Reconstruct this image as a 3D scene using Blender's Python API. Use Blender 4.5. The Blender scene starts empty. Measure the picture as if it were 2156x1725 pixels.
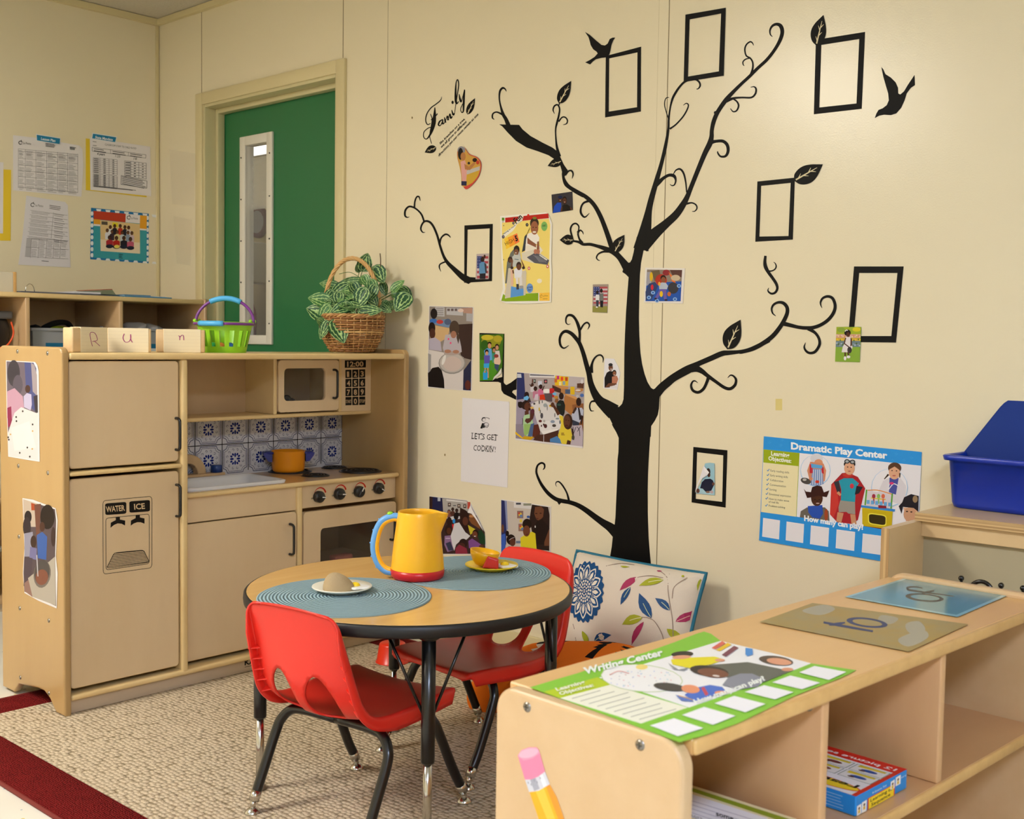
import bpy, bmesh, math, random
from mathutils import Vector, Matrix
random.seed(7)
SC = bpy.context.scene
COL = SC.collection
PI = math.pi
# ------------------------------------------------------------------ camera
IW, IH = 2156.0, 1725.0
CP = Vector((4.7010, -2.7516, 1.0540)); YAW, PITCH, ROLL, FPX = 0.7417, -0.0595, 0.0152, 2403.85
FW = Vector((-math.sin(YAW)*math.cos(PITCH), math.cos(YAW)*math.cos(PITCH), math.sin(PITCH)))
_r = Vector((math.cos(YAW), math.sin(YAW), 0)); _u = _r.cross(FW)
RT = _r*math.cos(ROLL) + _u*math.sin(ROLL); UP = _u*math.cos(ROLL) - _r*math.sin(ROLL)
cd = bpy.data.cameras.new('camera'); cam = bpy.data.objects.new('camera', cd); COL.objects.link(cam)
M = Matrix((RT, UP, -FW)).transposed().to_4x4(); M.translation = CP
cam.matrix_world = M
cd.sensor_width = 36; cd.lens = FPX/IW*36; cd.clip_start = .05
cd.dof.use_dof = True; cd.dof.focus_distance = 3.1; cd.dof.aperture_fstop = 9.0
SC.camera = cam
# ------------------------------------------------------------------ light, exposure
SC.view_settings.view_transform = 'Standard'; SC.view_settings.look = 'None'
SC.view_settings.exposure = 0.0; SC.view_settings.gamma = 1.0
try: SC.view_settings.use_curve_mapping = False
except Exception: pass
wd = bpy.data.worlds.new('room_ambience'); SC.world = wd; wd.use_nodes = True
wd.node_tree.nodes['Background'].inputs[0].default_value = (1, .98, .96, 1)
wd.node_tree.nodes['Background'].inputs[1].default_value = 0.35
CEIL = 2.467
LAMPS = [(1.75, -3.1, 49.0, (252, 246, 236)), (5.7, -3.2, 50.0, (206, 223, 255)), (3.6, -4.9, 5.0, (206, 223, 255))]      # x, y, emission strength and colour: one troffer, then two added fill panels
try:
    SC.cycles.use_denoising = True; SC.cycles.max_bounces = 8; SC.cycles.diffuse_bounces = 4
    SC.cycles.sample_clamp_indirect = 4; SC.cycles.caustics_reflective = False; SC.cycles.caustics_refractive = False
except Exception: pass

# ------------------------------------------------------------------ helpers
def lin(c):
    if isinstance(c, str):
        c = c.lstrip('#'); c = [int(c[i:i+2], 16) for i in (0, 2, 4)]
    return tuple((v/255/12.92 if v/255 <= .04045 else ((v/255+.055)/1.055)**2.4) for v in c) + (1,)
MATS = {}
def mat(name, col, rough=.5, metal=0, spec=.5, bump=0, bscale=200, trans=0, coat=0, emis=0, var=0, vscale=(8, 8, 8), col2=None, vdetail=4):
    if name in MATS: return MATS[name]
    m = bpy.data.materials.new(name); m.use_nodes = True; nt = m.node_tree; b = nt.nodes['Principled BSDF']
    c = lin(col); b.inputs['Base Color'].default_value = c
    b.inputs['Roughness'].default_value = rough; b.inputs['Metallic'].default_value = metal
    b.inputs['Specular IOR Level'].default_value = spec
    if trans: b.inputs['Transmission Weight'].default_value = trans
    if coat: b.inputs['Coat Weight'].default_value = coat; b.inputs['Coat Roughness'].default_value = .15
    if emis: b.inputs['Emission Color'].default_value = c; b.inputs['Emission Strength'].default_value = emis
    if var or bump or col2:
        tc = nt.nodes.new('ShaderNodeTexCoord')
    if var or col2:
        mp = nt.nodes.new('ShaderNodeMapping'); mp.inputs['Scale'].default_value = vscale
        n = nt.nodes.new('ShaderNodeTexNoise'); n.inputs['Scale'].default_value = 1; n.inputs['Detail'].default_value = vdetail; n.inputs['Roughness'].default_value = .6
        r = nt.nodes.new('ShaderNodeValToRGB')
        c2 = lin(col2) if col2 else tuple(max(0, v*(1-var)) for v in c[:3]) + (1,)
        r.color_ramp.elements[0].position = .3; r.color_ramp.elements[1].position = .7
        r.color_ramp.elements[0].color = c2; r.color_ramp.elements[1].color = c
        nt.links.new(tc.outputs['Object'], mp.inputs['Vector']); nt.links.new(mp.outputs[0], n.inputs['Vector'])
        nt.links.new(n.outputs['Fac'], r.inputs[0]); nt.links.new(r.outputs[0], b.inputs['Base Color'])
    if bump:
        n2 = nt.nodes.new('ShaderNodeTexNoise'); n2.inputs['Scale'].default_value = bscale; n2.inputs['Detail'].default_value = 2
        bp = nt.nodes.new('ShaderNodeBump'); bp.inputs['Strength'].default_value = bump; bp.inputs['Distance'].default_value = .002
        nt.links.new(tc.outputs['Object'], n2.inputs['Vector']); nt.links.new(n2.outputs['Fac'], bp.inputs['Height']); nt.links.new(bp.outputs[0], b.inputs['Normal'])
    MATS[name] = m; return m
def ink(c, rough=.42):          # printed colour
    return mat('print_'+c.lstrip('#'), c, rough, spec=.14)

def setp(o, label=None, cat=None, group=None, kind=None):
    if label: o['label'] = label
    if cat: o['category'] = cat
    if group: o['group'] = group
    if kind: o['kind'] = kind
    return o
def thing(name, label, cat, loc=(0, 0, 0), rotz=0, group=None, kind=None):
    o = bpy.data.objects.new(name, None); COL.objects.link(o); o.empty_display_size = .05
    o.location = loc; o.rotation_euler = (0, 0, rotz)
    return setp(o, label, cat, group, kind)
def crom(pts, n=6, closed=False):
    P = [Vector(p) for p in pts]; out = []; L = len(P)
    if L < 3: return P
    rng = range(L) if closed else range(L-1)
    for i in rng:
        p1, p2 = P[i % L], P[(i+1) % L]
        p0 = P[(i-1) % L] if closed or i > 0 else p1*2-p2
        p3 = P[(i+2) % L] if closed or i+2 < L else p2*2-p1
        for k in range(n):
            t = k/n
            out.append(.5*((2*p1)+(p2-p0)*t+(2*p0-5*p1+4*p2-p3)*t*t+(3*p1-p0-3*p2+p3)*t**3))
    if not closed: out.append(P[-1])
    return out
class MB:
    def __init__(s): s.v = []; s.f = []; s.mi = []; s.sm = []; s.mats = []
    def mid(s, m):
        if m not in s.mats: s.mats.append(m)
        return s.mats.index(m)
    def add(s, vs, fs, m, smooth=False, M=None):
        o = len(s.v); s.v += [tuple(M @ Vector(p)) if M else tuple(p) for p in vs]; i = s.mid(m)
        for f in fs: s.f.append(tuple(o+k for k in f)); s.mi.append(i); s.sm.append(smooth)
        return s
    def bm(s, b, m, smooth=False, M=None):
        b.verts.index_update(); s.add([v.co[:] for v in b.verts], [[v.index for v in f.verts] for f in b.faces], m, smooth, M); b.free(); return s
    def box(s, lo, hi, m, bev=0, seg=2, M=None):
        b = bmesh.new(); bmesh.ops.create_cube(b, size=1)
        c = [(lo[i]+hi[i])/2 for i in range(3)]; d = [abs(hi[i]-lo[i]) for i in range(3)]
        for v in b.verts: v.co = Vector([c[i]+v.co[i]*d[i] for i in range(3)])
        if bev: bmesh.ops.bevel(b, geom=b.edges[:], offset=min(bev, min(d)*.49), segments=seg, profile=.5, affect='EDGES')
        return s.bm(b, m, bev > 0 and seg > 1, M)
    def prism(s, poly, a, b_, m, axis='z', bev=0, seg=2, M=None, bevsel=None):
        # poly in the plane across the axis: x -> (y,z), y -> (x,z), z -> (x,y)
        def P(p, h): return {'z': (p[0], p[1], h), 'y': (p[0], h, p[1]), 'x': (h, p[0], p[1])}[axis]
        b = bmesh.new(); n = len(poly)
        v0 = [b.verts.new(P(p, a)) for p in poly]; v1 = [b.verts.new(P(p, b_)) for p in poly]
        f0 = b.faces.new(v0); f1 = b.faces.new(v1)
        for i in range(n): b.faces.new((v0[i], v0[(i+1) % n], v1[(i+1) % n], v1[i]))
        bmesh.ops.recalc_face_normals(b, faces=b.faces[:])
        if bev:
            es = [e for e in b.edges if (e in f0.edges or e in f1.edges)]
            bmesh.ops.bevel(b, geom=es, offset=bev, segments=seg, profile=.5, affect='EDGES')
        return s.bm(b, m, False, M)
    def lathe(s, prof, m, seg=32, M=None, smooth=True, squash=(1, 1)):
        vs = []; fs = []; n = len(prof)
        for k in range(seg):
            a = 2*PI*k/seg
            for r, z in prof: vs.append((r*math.cos(a)*squash[0], r*math.sin(a)*squash[1], z))
        for k in range(seg):
            k2 = (k+1) % seg
            for i in range(n-1): fs.append((k*n+i, k2*n+i, k2*n+i+1, k*n+i+1))
        return s.add(vs, fs, m, smooth, M)
    def tube(s, pts, r, m, seg=10, cap=True, closed=False, M=None, flat=1.0):
        P = [Vector(p) for p in pts]; n = len(P); R = r if isinstance(r, (list, tuple)) else [r]*n
        T = []
        for i in range(n):
            if closed: t = P[(i+1) % n]-P[i-1]
            else: t = P[min(i+1, n-1)]-P[max(i-1, 0)]
            T.append(t.normalized())
        up = Vector((0, 0, 1)) if abs(T[0].z) < .9 else Vector((1, 0, 0))
        N = (up-T[0]*up.dot(T[0])).normalized(); vs = []; fs = []
        for i in range(n):
            N = (N-T[i]*N.dot(T[i])); N = N.normalized() if N.length > 1e-6 else T[i].orthogonal().normalized(); B = T[i].cross(N)
            for k in range(seg):
                a = 2*PI*k/seg; vs.append(P[i]+(N*math.cos(a)*flat+B*math.sin(a))*R[i])
        for i in range(n if closed else n-1):
            j = (i+1) % n
            for k in range(seg):
                k2 = (k+1) % seg; fs.append((i*seg+k, i*seg+k2, j*seg+k2, j*seg+k))
        if cap and not closed: fs += [tuple(range(seg))[::-1], tuple((n-1)*seg+k for k in range(seg))]
        return s.add(vs, fs, m, True, M)
    def ball(s, c, r, m, u=16, v=10, M=None):
        r = r if isinstance(r, (tuple, list)) else (r, r, r)
        b = bmesh.new(); bmesh.ops.create_uvsphere(b, u_segments=u, v_segments=v, radius=1)
        for w in b.verts: w.co = Vector((c[0]+w.co.x*r[0], c[1]+w.co.y*r[1], c[2]+w.co.z*r[2]))
        return s.bm(b, m, True, M)
    def build(s, name, parent=None, loc=None, autosmooth=True):
        me = bpy.data.meshes.new(name)
        off = Vector(loc) if loc is not None else Vector((0, 0, 0))
        me.from_pydata([tuple(Vector(p)-off) for p in s.v], [], s.f)
        for m in s.mats: me.materials.append(m)
        me.polygons.foreach_set('material_index', s.mi); me.polygons.foreach_set('use_smooth', s.sm)
        me.update()
        o = bpy.data.objects.new(name, me); COL.objects.link(o)
        if parent: o.parent = parent
        if loc is not None: o.location = off
        return o
def rrect(x0, y0, x1, y1, r, n=5):
    out = []
    for cx, cy, a0 in ((x1-r, y1-r, 0), (x0+r, y1-r, 90), (x0+r, y0+r, 180), (x1-r, y0+r, 270)):
        for k in range(n+1):
            a = math.radians(a0+90*k/n); out.append((cx+r*math.cos(a), cy+r*math.sin(a)))
    return out
def ellp(cx, cy, rx, ry, n=18, rot=0):
    c, s_ = math.cos(rot), math.sin(rot)
    return [(cx+rx*math.cos(a)*c-ry*math.sin(a)*s_, cy+rx*math.cos(a)*s_+ry*math.sin(a)*c) for a in [2*PI*k/n for k in range(n)]]
_txt = {}
def textgeo(s, bold=0.0, shear=0.0):
    k = (s, bold, shear)
    if k in _txt: return _txt[k]
    cu = bpy.data.curves.new('text', 'FONT'); cu.body = s; cu.resolution_u = 2; cu.offset = bold; cu.shear = shear
    o = bpy.data.objects.new('text', cu); COL.objects.link(o)
    dg = bpy.context.evaluated_depsgraph_get(); me = bpy.data.meshes.new_from_object(o.evaluated_get(dg))
    vs = [(v.co.x, v.co.y) for v in me.vertices]; fs = [tuple(p.vertices) for p in me.polygons]
    bpy.data.objects.remove(o); bpy.data.curves.remove(cu); bpy.data.meshes.remove(me)
    x0 = min(v[0] for v in vs); x1 = max(v[0] for v in vs)
    cap = .729
    vs = [((x-x0)/(x1-x0), y/cap*1.0) for x, y in vs]
    _txt[k] = (vs, fs); return _txt[k]
# views of the photo in which positions were measured: x0, y0, pixels per photo pixel
CR = dict(A1=(820, 150, 3.670), A2=(1180, 20, 3.45), A3=(1560, 20, 3.45), A4=(860, 580, 3.594), A5=(1160, 500, 4.107), A6=(1480, 520, 4.687),
          A7=(1080, 900, 4.492), B4=(1040, 440, 8.214), B5=(1080, 770, 9.58), B6=(900, 1030, 7.7), D1=(1580, 820, 3.743), K5=(0, 720, 2.875),
          L1=(0, 240, 4.3136), T2=(1040, 1180, 3.165), T3=(1556, 1180, 3.165), K4=(380, 720, 4.312), PX=(0, 0, 1.0))
def ray(x, y): return FW + RT*((x-IW/2)/FPX) + UP*((IH/2-y)/FPX)
def onplane(x, y, p0, n):
    d = ray(x, y); n = Vector(n); return CP + d*((Vector(p0)-CP).dot(n)/d.dot(n))
def mapper(crop, p0, n):
    x0, y0, s = CR[crop]
    return lambda x, y: onplane(x0+x/s, y0+y/s, p0, n)
class Art:
    """A sheet with printed shapes: each shape is a flat piece of the sheet's mesh, on the sheet's own plane."""
    def __init__(s, f, normal, base=.0012, step=1.2e-5, post=None):
        s.f = f; s.n = Vector(normal).normalized(); s.z = base; s.step = step; s.mb = MB(); s.post = post
    def P(s, x, y):
        p = s.f(x, y); p = p + s.n*s.z
        return s.post(p) if s.post else p
    def poly(s, pts, c, smooth=0, m=None):
        if smooth: pts = [(p.x, p.y) for p in crom([(a, b, 0) for a, b in pts], smooth, True)]
        s.mb.add([s.P(*p) for p in pts], [tuple(range(len(pts)))], m or ink(c)); s.z += s.step; return s
    def rect(s, x0, y0, x1, y1, c): return s.poly([(x0, y0), (x1, y0), (x1, y1), (x0, y1)], c)
    def ell(s, cx, cy, rx, ry, c, rot=0): return s.poly(ellp(cx, cy, rx, ry, 18, rot), c)
    def stroke(s, pts, c, w=None, n=5, m=None):
        q = [(p[0], p[1], p[2] if len(p) > 2 else w) for p in pts]
        q = [tuple(v) for v in (crom(q, n) if len(q) > 2 else q)]
        vs = []
        for i, (x, y, ww) in enumerate(q):
            a = q[max(i-1, 0)]; b = q[min(i+1, len(q)-1)]; dx, dy = b[0]-a[0], b[1]-a[1]; L = math.hypot(dx, dy) or 1
            nx, ny = -dy/L*ww/2, dx/L*ww/2
            vs += [s.P(x+nx, y+ny), s.P(x-nx, y-ny)]
        s.mb.add(vs, [(2*i, 2*i+1, 2*i+3, 2*i+2) for i in range(len(q)-1)], m or ink(c)); s.z += s.step; return s
    def text(s, t, p0, p1, h, c, up=None, bold=0.0, shear=0.0, m=None):
        vs, fs = textgeo(t, bold, shear)
        dx, dy = p1[0]-p0[0], p1[1]-p0[1]; L = math.hypot(dx, dy)
        ux, uy = up if up else (dy/L, -dx/L)
        s.mb.add([s.P(p0[0]+dx*x+ux*h*y, p0[1]+dy*x+uy*h*y) for x, y in vs], fs, m or ink(c)); s.z += s.step; return s
    def lines(s, p0, p1, q0, n, c, w=3, jit=.25):
        # n rows of small print from row p0-p1 down to the row that starts at q0
        for k in range(n):
            t = k/max(1, n-1); ox, oy = (q0[0]-p0[0])*t, (q0[1]-p0[1])*t; e = 1-random.random()*jit
            s.stroke([(p0[0]+ox, p0[1]+oy), (p0[0]+ox+(p1[0]-p0[0])*e, p0[1]+oy+(p1[1]-p0[1])*e)], c, w)
        return s
    def person(s, x, y, r, skin, shirt, hair='#1c1210', bw=1.5, bh=3.0, ry=1.25, face=True):
        # a printed figure: hair, face, shoulders
        s.poly([(x-r*bw, y+r*bh), (x-r*bw*1.05, y+r*1.9), (x-r*.7, y+r*1.2), (x+r*.7, y+r*1.2), (x+r*bw*1.05, y+r*1.9), (x+r*bw, y+r*bh)], shirt)
        s.ell(x, y-r*.15, r*1.08, r*ry*1.08, hair); s.ell(x, y+r*.12, r*.9, r*ry*.92, skin)
        if face:
            for sx in (-.35, .35): s.ell(x+sx*r, y, r*.13, r*.1, '#1a100c')
            s.ell(x, y+r*.55, r*.3, r*.1, '#7c3a34')
        return s
    def plate(s, pts, c, thick=.0006, lift=.0008, smooth=0):
        # the sheet itself
        if smooth: pts = [(p.x, p.y) for p in crom([(a, b, 0) for a, b in pts], smooth, True)]
        n = len(pts); s.z = lift; a = [s.P(*p) for p in pts]; s.z = lift+thick; b = [s.P(*p) for p in pts]
        s.mb.add(a+b, [tuple(range(n)), tuple(range(n, 2*n))]+[(i, (i+1) % n, n+(i+1) % n, n+i) for i in range(n)], ink(c))
        s.z += s.step; return s
    def build(s, name, label=None, cat=None, group=None, parent=None):
        c = Vector((0, 0, 0))
        if parent is None:
            for v in s.mb.v: c += Vector(v)
            c /= len(s.mb.v)
        o = s.mb.build(name, parent, loc=c if parent is None else None)
        return setp(o, label, cat, group)
YW = (0, 0, 0); NA = (0, -1, 0); NB = (1, 0, 0)
def onA(crop, **k): return Art(mapper(crop, (0, 0, 0), NA), NA, **k)
def onB(crop, **k): return Art(mapper(crop, (0, 0, 0), NB), NB, **k)
# ------------------------------------------------------------------ materials
def wood(name, c1, c2, rough=.38, grain=(3, 40, 3), coat=.15):
    return mat(name, c1, rough, col2=c2, vscale=grain, coat=coat, vdetail=6)
WALL = mat('wall_panel', (231, 220, 190), .25, spec=.45, bump=.10, bscale=260)
WALLB = WALL
TRIM = mat('trim_paint', (214, 200, 155), .32)
JAMB = mat('door_frame_paint', (206, 196, 152), .35)
DOORG = mat('door_green', (38, 110, 66), .45, bump=.05, bscale=400)
CEILM = mat('ceiling_tile', (205, 198, 182), .9, bump=.6, bscale=160, var=.12, vscale=(90, 90, 90))
WHITE = mat('white_plastic', (240, 238, 232), .3)
VISF = mat('white_vision_frame', (226, 222, 210), .4)
CHROME = mat('chrome', (205, 203, 198), .18, metal=1)
STEEL = mat('screw_steel', (150, 145, 138), .3, metal=1)
BLACK = mat('black_enamel', (10, 10, 12), .28, coat=.2)
BLKP = mat('black_plastic', (26, 25, 25), .35)
BIRCH_D = wood('birch_door', (230, 204, 164), (220, 192, 150), grain=(4, 4, 1.2))
BIRCH_S = wood('birch_side_shaded', (184, 151, 100), (174, 140, 90), grain=(5, 5, .8))  # shade of the side faces put into the colour, against strong lamp light
BIRCH_E = wood('birch_edge', (234, 206, 150), (222, 190, 132), grain=(6, 6, 6))
BIRCH_I = wood('birch_inside', (206, 174, 132), (194, 160, 118), grain=(4, 4, 1.5))
COUNTER = wood('counter_laminate', (202, 166, 122), (192, 155, 110), rough=.25, grain=(2, 12, 2))
KICK = mat('kick_board', (200, 180, 154), .5)
MAPLE = wood('maple_shelf', (216, 183, 140), (208, 173, 128), grain=(10, 1.2, 10), rough=.35)
MAPLE_T = wood('maple_top', (226, 180, 118), (216, 169, 106), grain=(14, 1.2, 14), rough=.33)
MAPLE_E = wood('maple_edge', (222, 178, 112), (205, 160, 96), grain=(20, 20, 20))
MAPLE_I = wood('maple_inside', (214, 168, 120), (204, 157, 110), grain=(8, 2, 2), rough=.42)
PLY = wood('plywood', (222, 192, 146), (208, 176, 128), grain=(3, 3, 3))
OAKT = wood('table_laminate', (226, 183, 116), (216, 171, 104), rough=.26, grain=(26, 3, 3), coat=.2)
RED = mat('red_polypropylene', (226, 44, 32), .36, bump=.05, bscale=900)
REDT = mat('red_toy', (228, 50, 24), .3)
# ------------------------------------------------------------------ the setting
def struct(name, mb, parent=None):
    o = mb.build(name, parent)
    if parent is None: o['kind'] = 'structure'
    return o
def floor_mat():
    m = bpy.data.materials.new('floor_tile'); m.use_nodes = True; nt = m.node_tree; b = nt.nodes['Principled BSDF']; L = nt.links.new
    tc = nt.nodes.new('ShaderNodeTexCoord'); b.inputs['Roughness'].default_value = .3
    v = nt.nodes.new('ShaderNodeTexVoronoi'); v.inputs['Scale'].default_value = 38; L(tc.outputs['Object'], v.inputs['Vector'])
    n = nt.nodes.new('ShaderNodeTexNoise'); n.inputs['Scale'].default_value = 5; L(tc.outputs['Object'], n.inputs['Vector'])
    lt = nt.nodes.new('ShaderNodeMath'); lt.operation = 'LESS_THAN'; lt.inputs[1].default_value = .17; L(v.outputs['Distance'], lt.inputs[0])
    gt = nt.nodes.new('ShaderNodeMath'); gt.operation = 'GREATER_THAN'; gt.inputs[1].default_value = .5
    sp = nt.nodes.new('ShaderNodeSeparateColor'); L(v.outputs['Color'], sp.inputs[0]); L(sp.outputs[0], gt.inputs[0])
    mu = nt.nodes.new('ShaderNodeMath'); mu.operation = 'MULTIPLY'; L(lt.outputs[0], mu.inputs[0]); L(gt.outputs[0], mu.inputs[1])
    r = nt.nodes.new('ShaderNodeValToRGB'); r.color_ramp.interpolation = 'CONSTANT'; e = r.color_ramp.elements
    e[0].color = lin('#8fa3b8'); e[1].position = .35; e[1].color = lin('#d8c060'); x = e.new(.6); x.color = lin('#5f83a8'); x = e.new(.85); x.color = lin('#7a786e')
    L(sp.outputs[1], r.inputs[0])
    r2 = nt.nodes.new('ShaderNodeValToRGB'); r2.color_ramp.elements[0].color = lin('#d9d5c8'); r2.color_ramp.elements[1].color = lin('#e6e3d8'); L(n.outputs['Fac'], r2.inputs[0])
    mx = nt.nodes.new('ShaderNodeMix'); mx.data_type = 'RGBA'; L(mu.outputs[0], mx.inputs[0]); L(r2.outputs[0], mx.inputs[6]); L(r.outputs[0], mx.inputs[7])
    L(mx.outputs[2], b.inputs['Base Color']); return m
XR, YF = 6.6, -5.6                       # far sides of the room, behind the camera
struct('floor', MB().box((-.12, YF, -.06), (XR, .12, 0), floor_mat()))
T = .12
DX0, DX1, DZ = .366, 1.272, 2.045        # door opening
w = MB(); w.box((-T, 0, 0), (DX0, T, CEIL+.05), WALL); w.box((DX1, 0, 0), (XR, T, CEIL+.05), WALL); w.box((DX0, 0, DZ), (DX1, T, CEIL+.05), WALL)
struct('wall_right', w)
struct('wall_left', MB().box((-T, YF, 0), (0, 0, CEIL+.05), WALLB))
struct('wall_back', MB().box((-T, YF-T, 0), (XR, YF, CEIL+.05), WALL))
struct('wall_far', MB().box((XR, YF-T, 0), (XR+T, T, CEIL+.05), WALL))
c = MB(); c.box((-T, YF-T, CEIL), (XR+T, T, CEIL+.05), CEILM)
for k in range(11): c.box((.0+k*.61-.012, YF, CEIL-.004), (.0+k*.61+.012, 0, CEIL), TRIM)
for k in range(6): c.box((0, -.012-k*1.22, CEIL-.0035), (XR, .0-k*1.22, CEIL), TRIM)
struct('ceiling', c)
GROOVE = mat('panel_groove', (120, 105, 70), .6)
t = MB().box((-.002, -.018, 0), (.006, -.002, CEIL-.004), TRIM, .002); struct('trim_1', t)       # corner strip
t = MB().box((1.538, -.0003, 0), (1.549, .001, CEIL), WALL); t.box((1.5495, -.0002, 0), (1.551, .001, CEIL), GROOVE); struct('trim_2', t)
t = MB().box((2.733, -.0003, 0), (2.766, .001, CEIL), WALL); t.box((2.7315, -.0002, 0), (2.7322, .001, CEIL), mat('panel_groove_faint', (190, 176, 136), .6)); t.box((2.7665, -.0002, 0), (2.769, .001, CEIL), GROOVE); struct('trim_3', t)
t = MB().box((.345, -.0008, 2.1), (.348, .001, CEIL), GROOVE); struct('trim_4', t)
t = MB().box((1.297, -.0008, 2.1), (1.300, .001, CEIL), GROOVE); struct('trim_5', t)
t = MB().box((-.02, -.02, CEIL-.03), (.02, YF, CEIL-.003), TRIM); t.box((0, -.02, CEIL-.028), (XR, .0, CEIL-.003), TRIM); struct('trim_6', t)
struct('baseboard_right', MB().box((1.33, -.012, 0), (XR, .001, .1), TRIM, .003))
# door in its frame
d = thing('door_1', None, None, (DX0, 0, 0), kind='structure')
def dl(p): return (p[0]-DX0, p[1], p[2])
f = MB(); CW = .05
f.box((-CW, -.014, 0), (0.0, .002, DZ+CW), TRIM, .003); f.box((DX1-DX0, -.014, 0), (DX1-DX0+CW, .002, DZ+CW), TRIM, .003); f.box((0, -.014, DZ), (DX1-DX0, .002, DZ+CW), TRIM, .003)
W_ = DX1-DX0
f.box((-.004, -.006, 0), (.012, T, DZ), JAMB, .002); f.box((W_-.012, -.006, 0), (W_+.004, T, DZ), JAMB, .002); f.box((.012, -.006, DZ-.012), (W_-.012, T, DZ+.004), JAMB, .002)
f.box((.012, .048, 0), (.030, .082, DZ-.012), JAMB, .002); f.box((W_-.03, .048, 0), (W_-.012, .082, DZ-.012), JAMB, .002); f.box((.03, .048, DZ-.032), (W_-.03, .082, DZ-.012), JAMB, .002)
f.build('door_frame', d)
YL = .084                                 # face of the leaf
a = onplane(509, 290, (0, YL, 0), (0, 1, 0)); b_ = onplane(576, 726, (0, YL, 0), (0, 1, 0))
vx0, vx1, vz1, vz0 = a.x-DX0, b_.x-DX0, a.z, b_.z
fx0, fx1, fz0, fz1 = vx0+.035, vx1-.035, vz0+.035, vz1-.035
L0, L1, LZ = .020, W_-.020, DZ-.014
lf = MB()
for lo, hi in (((L0, YL, .01), (fx0, YL+.034, LZ)), ((fx1, YL, .01), (L1, YL+.034, LZ)), ((fx0, YL, .01), (fx1, YL+.034, fz0)), ((fx0, YL, fz1), (fx1, YL+.034, LZ))): lf.box(lo, hi, DOORG)
leaf = lf.build('door_leaf', d)
v = MB()
for lo, hi in (((vx0, YL-.012, vz0), (fx0+.004, YL+.001, vz1)), ((fx1-.004, YL-.012, vz0), (vx1, YL+.001, vz1)), ((fx0, YL-.012, vz0), (fx1, YL+.001, fz0+.004)), ((fx0, YL-.012, fz1-.004), (fx1, YL+.001, vz1))): v.box(lo, hi, VISF, .003)
for lo, hi in (((fx0-.001, YL, fz0), (fx0+.004, YL+.034, fz1)), ((fx1-.004, YL, fz0), (fx1+.001, YL+.034, fz1)), ((fx0, YL, fz0-.001), (fx1, YL+.034, fz0+.004)), ((fx0, YL, fz1-.004), (fx1, YL+.034, fz1+.001))): v.box(lo, hi, VISF)
for z in (.2, .4, .6, .8, 1.0):
    for x in ((vx0+.014), (vx1-.014)): v.ball((x, YL-.0125, vz0+(vz1-vz0)*(z-.1)), .0035, BLKP, 8, 6)
v.build('vision_frame', leaf)
GLASS = mat('door_glass', (200, 206, 204), .03, spec=.6); GLASS.node_tree.nodes['Principled BSDF'].inputs['Alpha'].default_value = .1
MB().box((fx0, YL+.012, fz0), (fx1, YL+.017, fz1), GLASS).build('glass_pane', leaf)
# the next room, seen through the door's glass
struct('wall_beyond', MB().box((-4, 1.7, 0), (3, 1.8, CEIL), mat('yellow_room_paint', (222, 200, 140), .6)))
struct('floor', MB().box((-4, .12, -.06), (3, 1.7, 0), KICK)); struct('ceiling', MB().box((-4, .12, CEIL), (3, 1.8, CEIL+.05), CEILM))
struct('wall_end', MB().box((-4.1, .12, 0), (-4, 1.8, CEIL), WALL)); struct('wall_end', MB().box((3, .12, 0), (3.1, 1.8, CEIL), WALL))
def corr(px, py): return onplane(px, py, (0, 1.69, 0), (0, 1, 0))
p0 = corr(557, 312); lm = mat('lamp_white', (255, 250, 240), .5, emis=2.2)
o = thing('light_panel', 'bright light panel high in the next room, seen through the door glass', 'light', (p0.x, 1.69, corr(556, 328).z))
MB().box((-.5, -.03, 0), (.7, 0, .24), WHITE).build('housing', o); MB().box((-.48, -.034, .004), (.68, -.03, .236), lm).build('diffuser', o)
p = corr(545, 468)
o = thing('wall_clock', 'round wall clock with dark red rim seen through the door glass', 'clock', (p.x, 1.695, p.z))
R90 = Matrix.Rotation(PI/2, 4, 'X')
MB().lathe([(.0, .02), (.075, .02), (.095, .03), (.105, .02), (.105, 0)], mat('clock_rim', (110, 40, 34), .4), 32, R90).build('rim', o)
MB().lathe([(0, .022), (.074, .022)], mat('clock_dial', (170, 160, 150), .5), 32, R90).build('dial', o)
p = corr(562, 560); MBs = MB().box((-.09, -.2, -.12), (.09, 0, .14), WHITE, .01)
o = MBs.build('paper_box'); o.location = (p.x, 1.695, p.z); setp(o, 'white box on the next room wall behind the door glass', 'box')
p = corr(555, 660); o = MB().ball((0, 0, 0), (.3, .12, .28), mat('red_cloth', (150, 40, 34), .8), 20, 12).build('red_bundle'); o.location = (p.x, 1.4, p.z-.07); setp(o, 'dark red bundle behind the lower part of the door glass', 'bundle')
o = MB().box((-.6, -.2, 0), (.6, .2, p.z-.36), mat('dark_counter', (70, 48, 34), .5), .01).build('low_cupboard'); o.location = (p.x, 1.45, 0); setp(o, 'dark low cupboard in the next room behind the door glass', 'cupboard')
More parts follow.
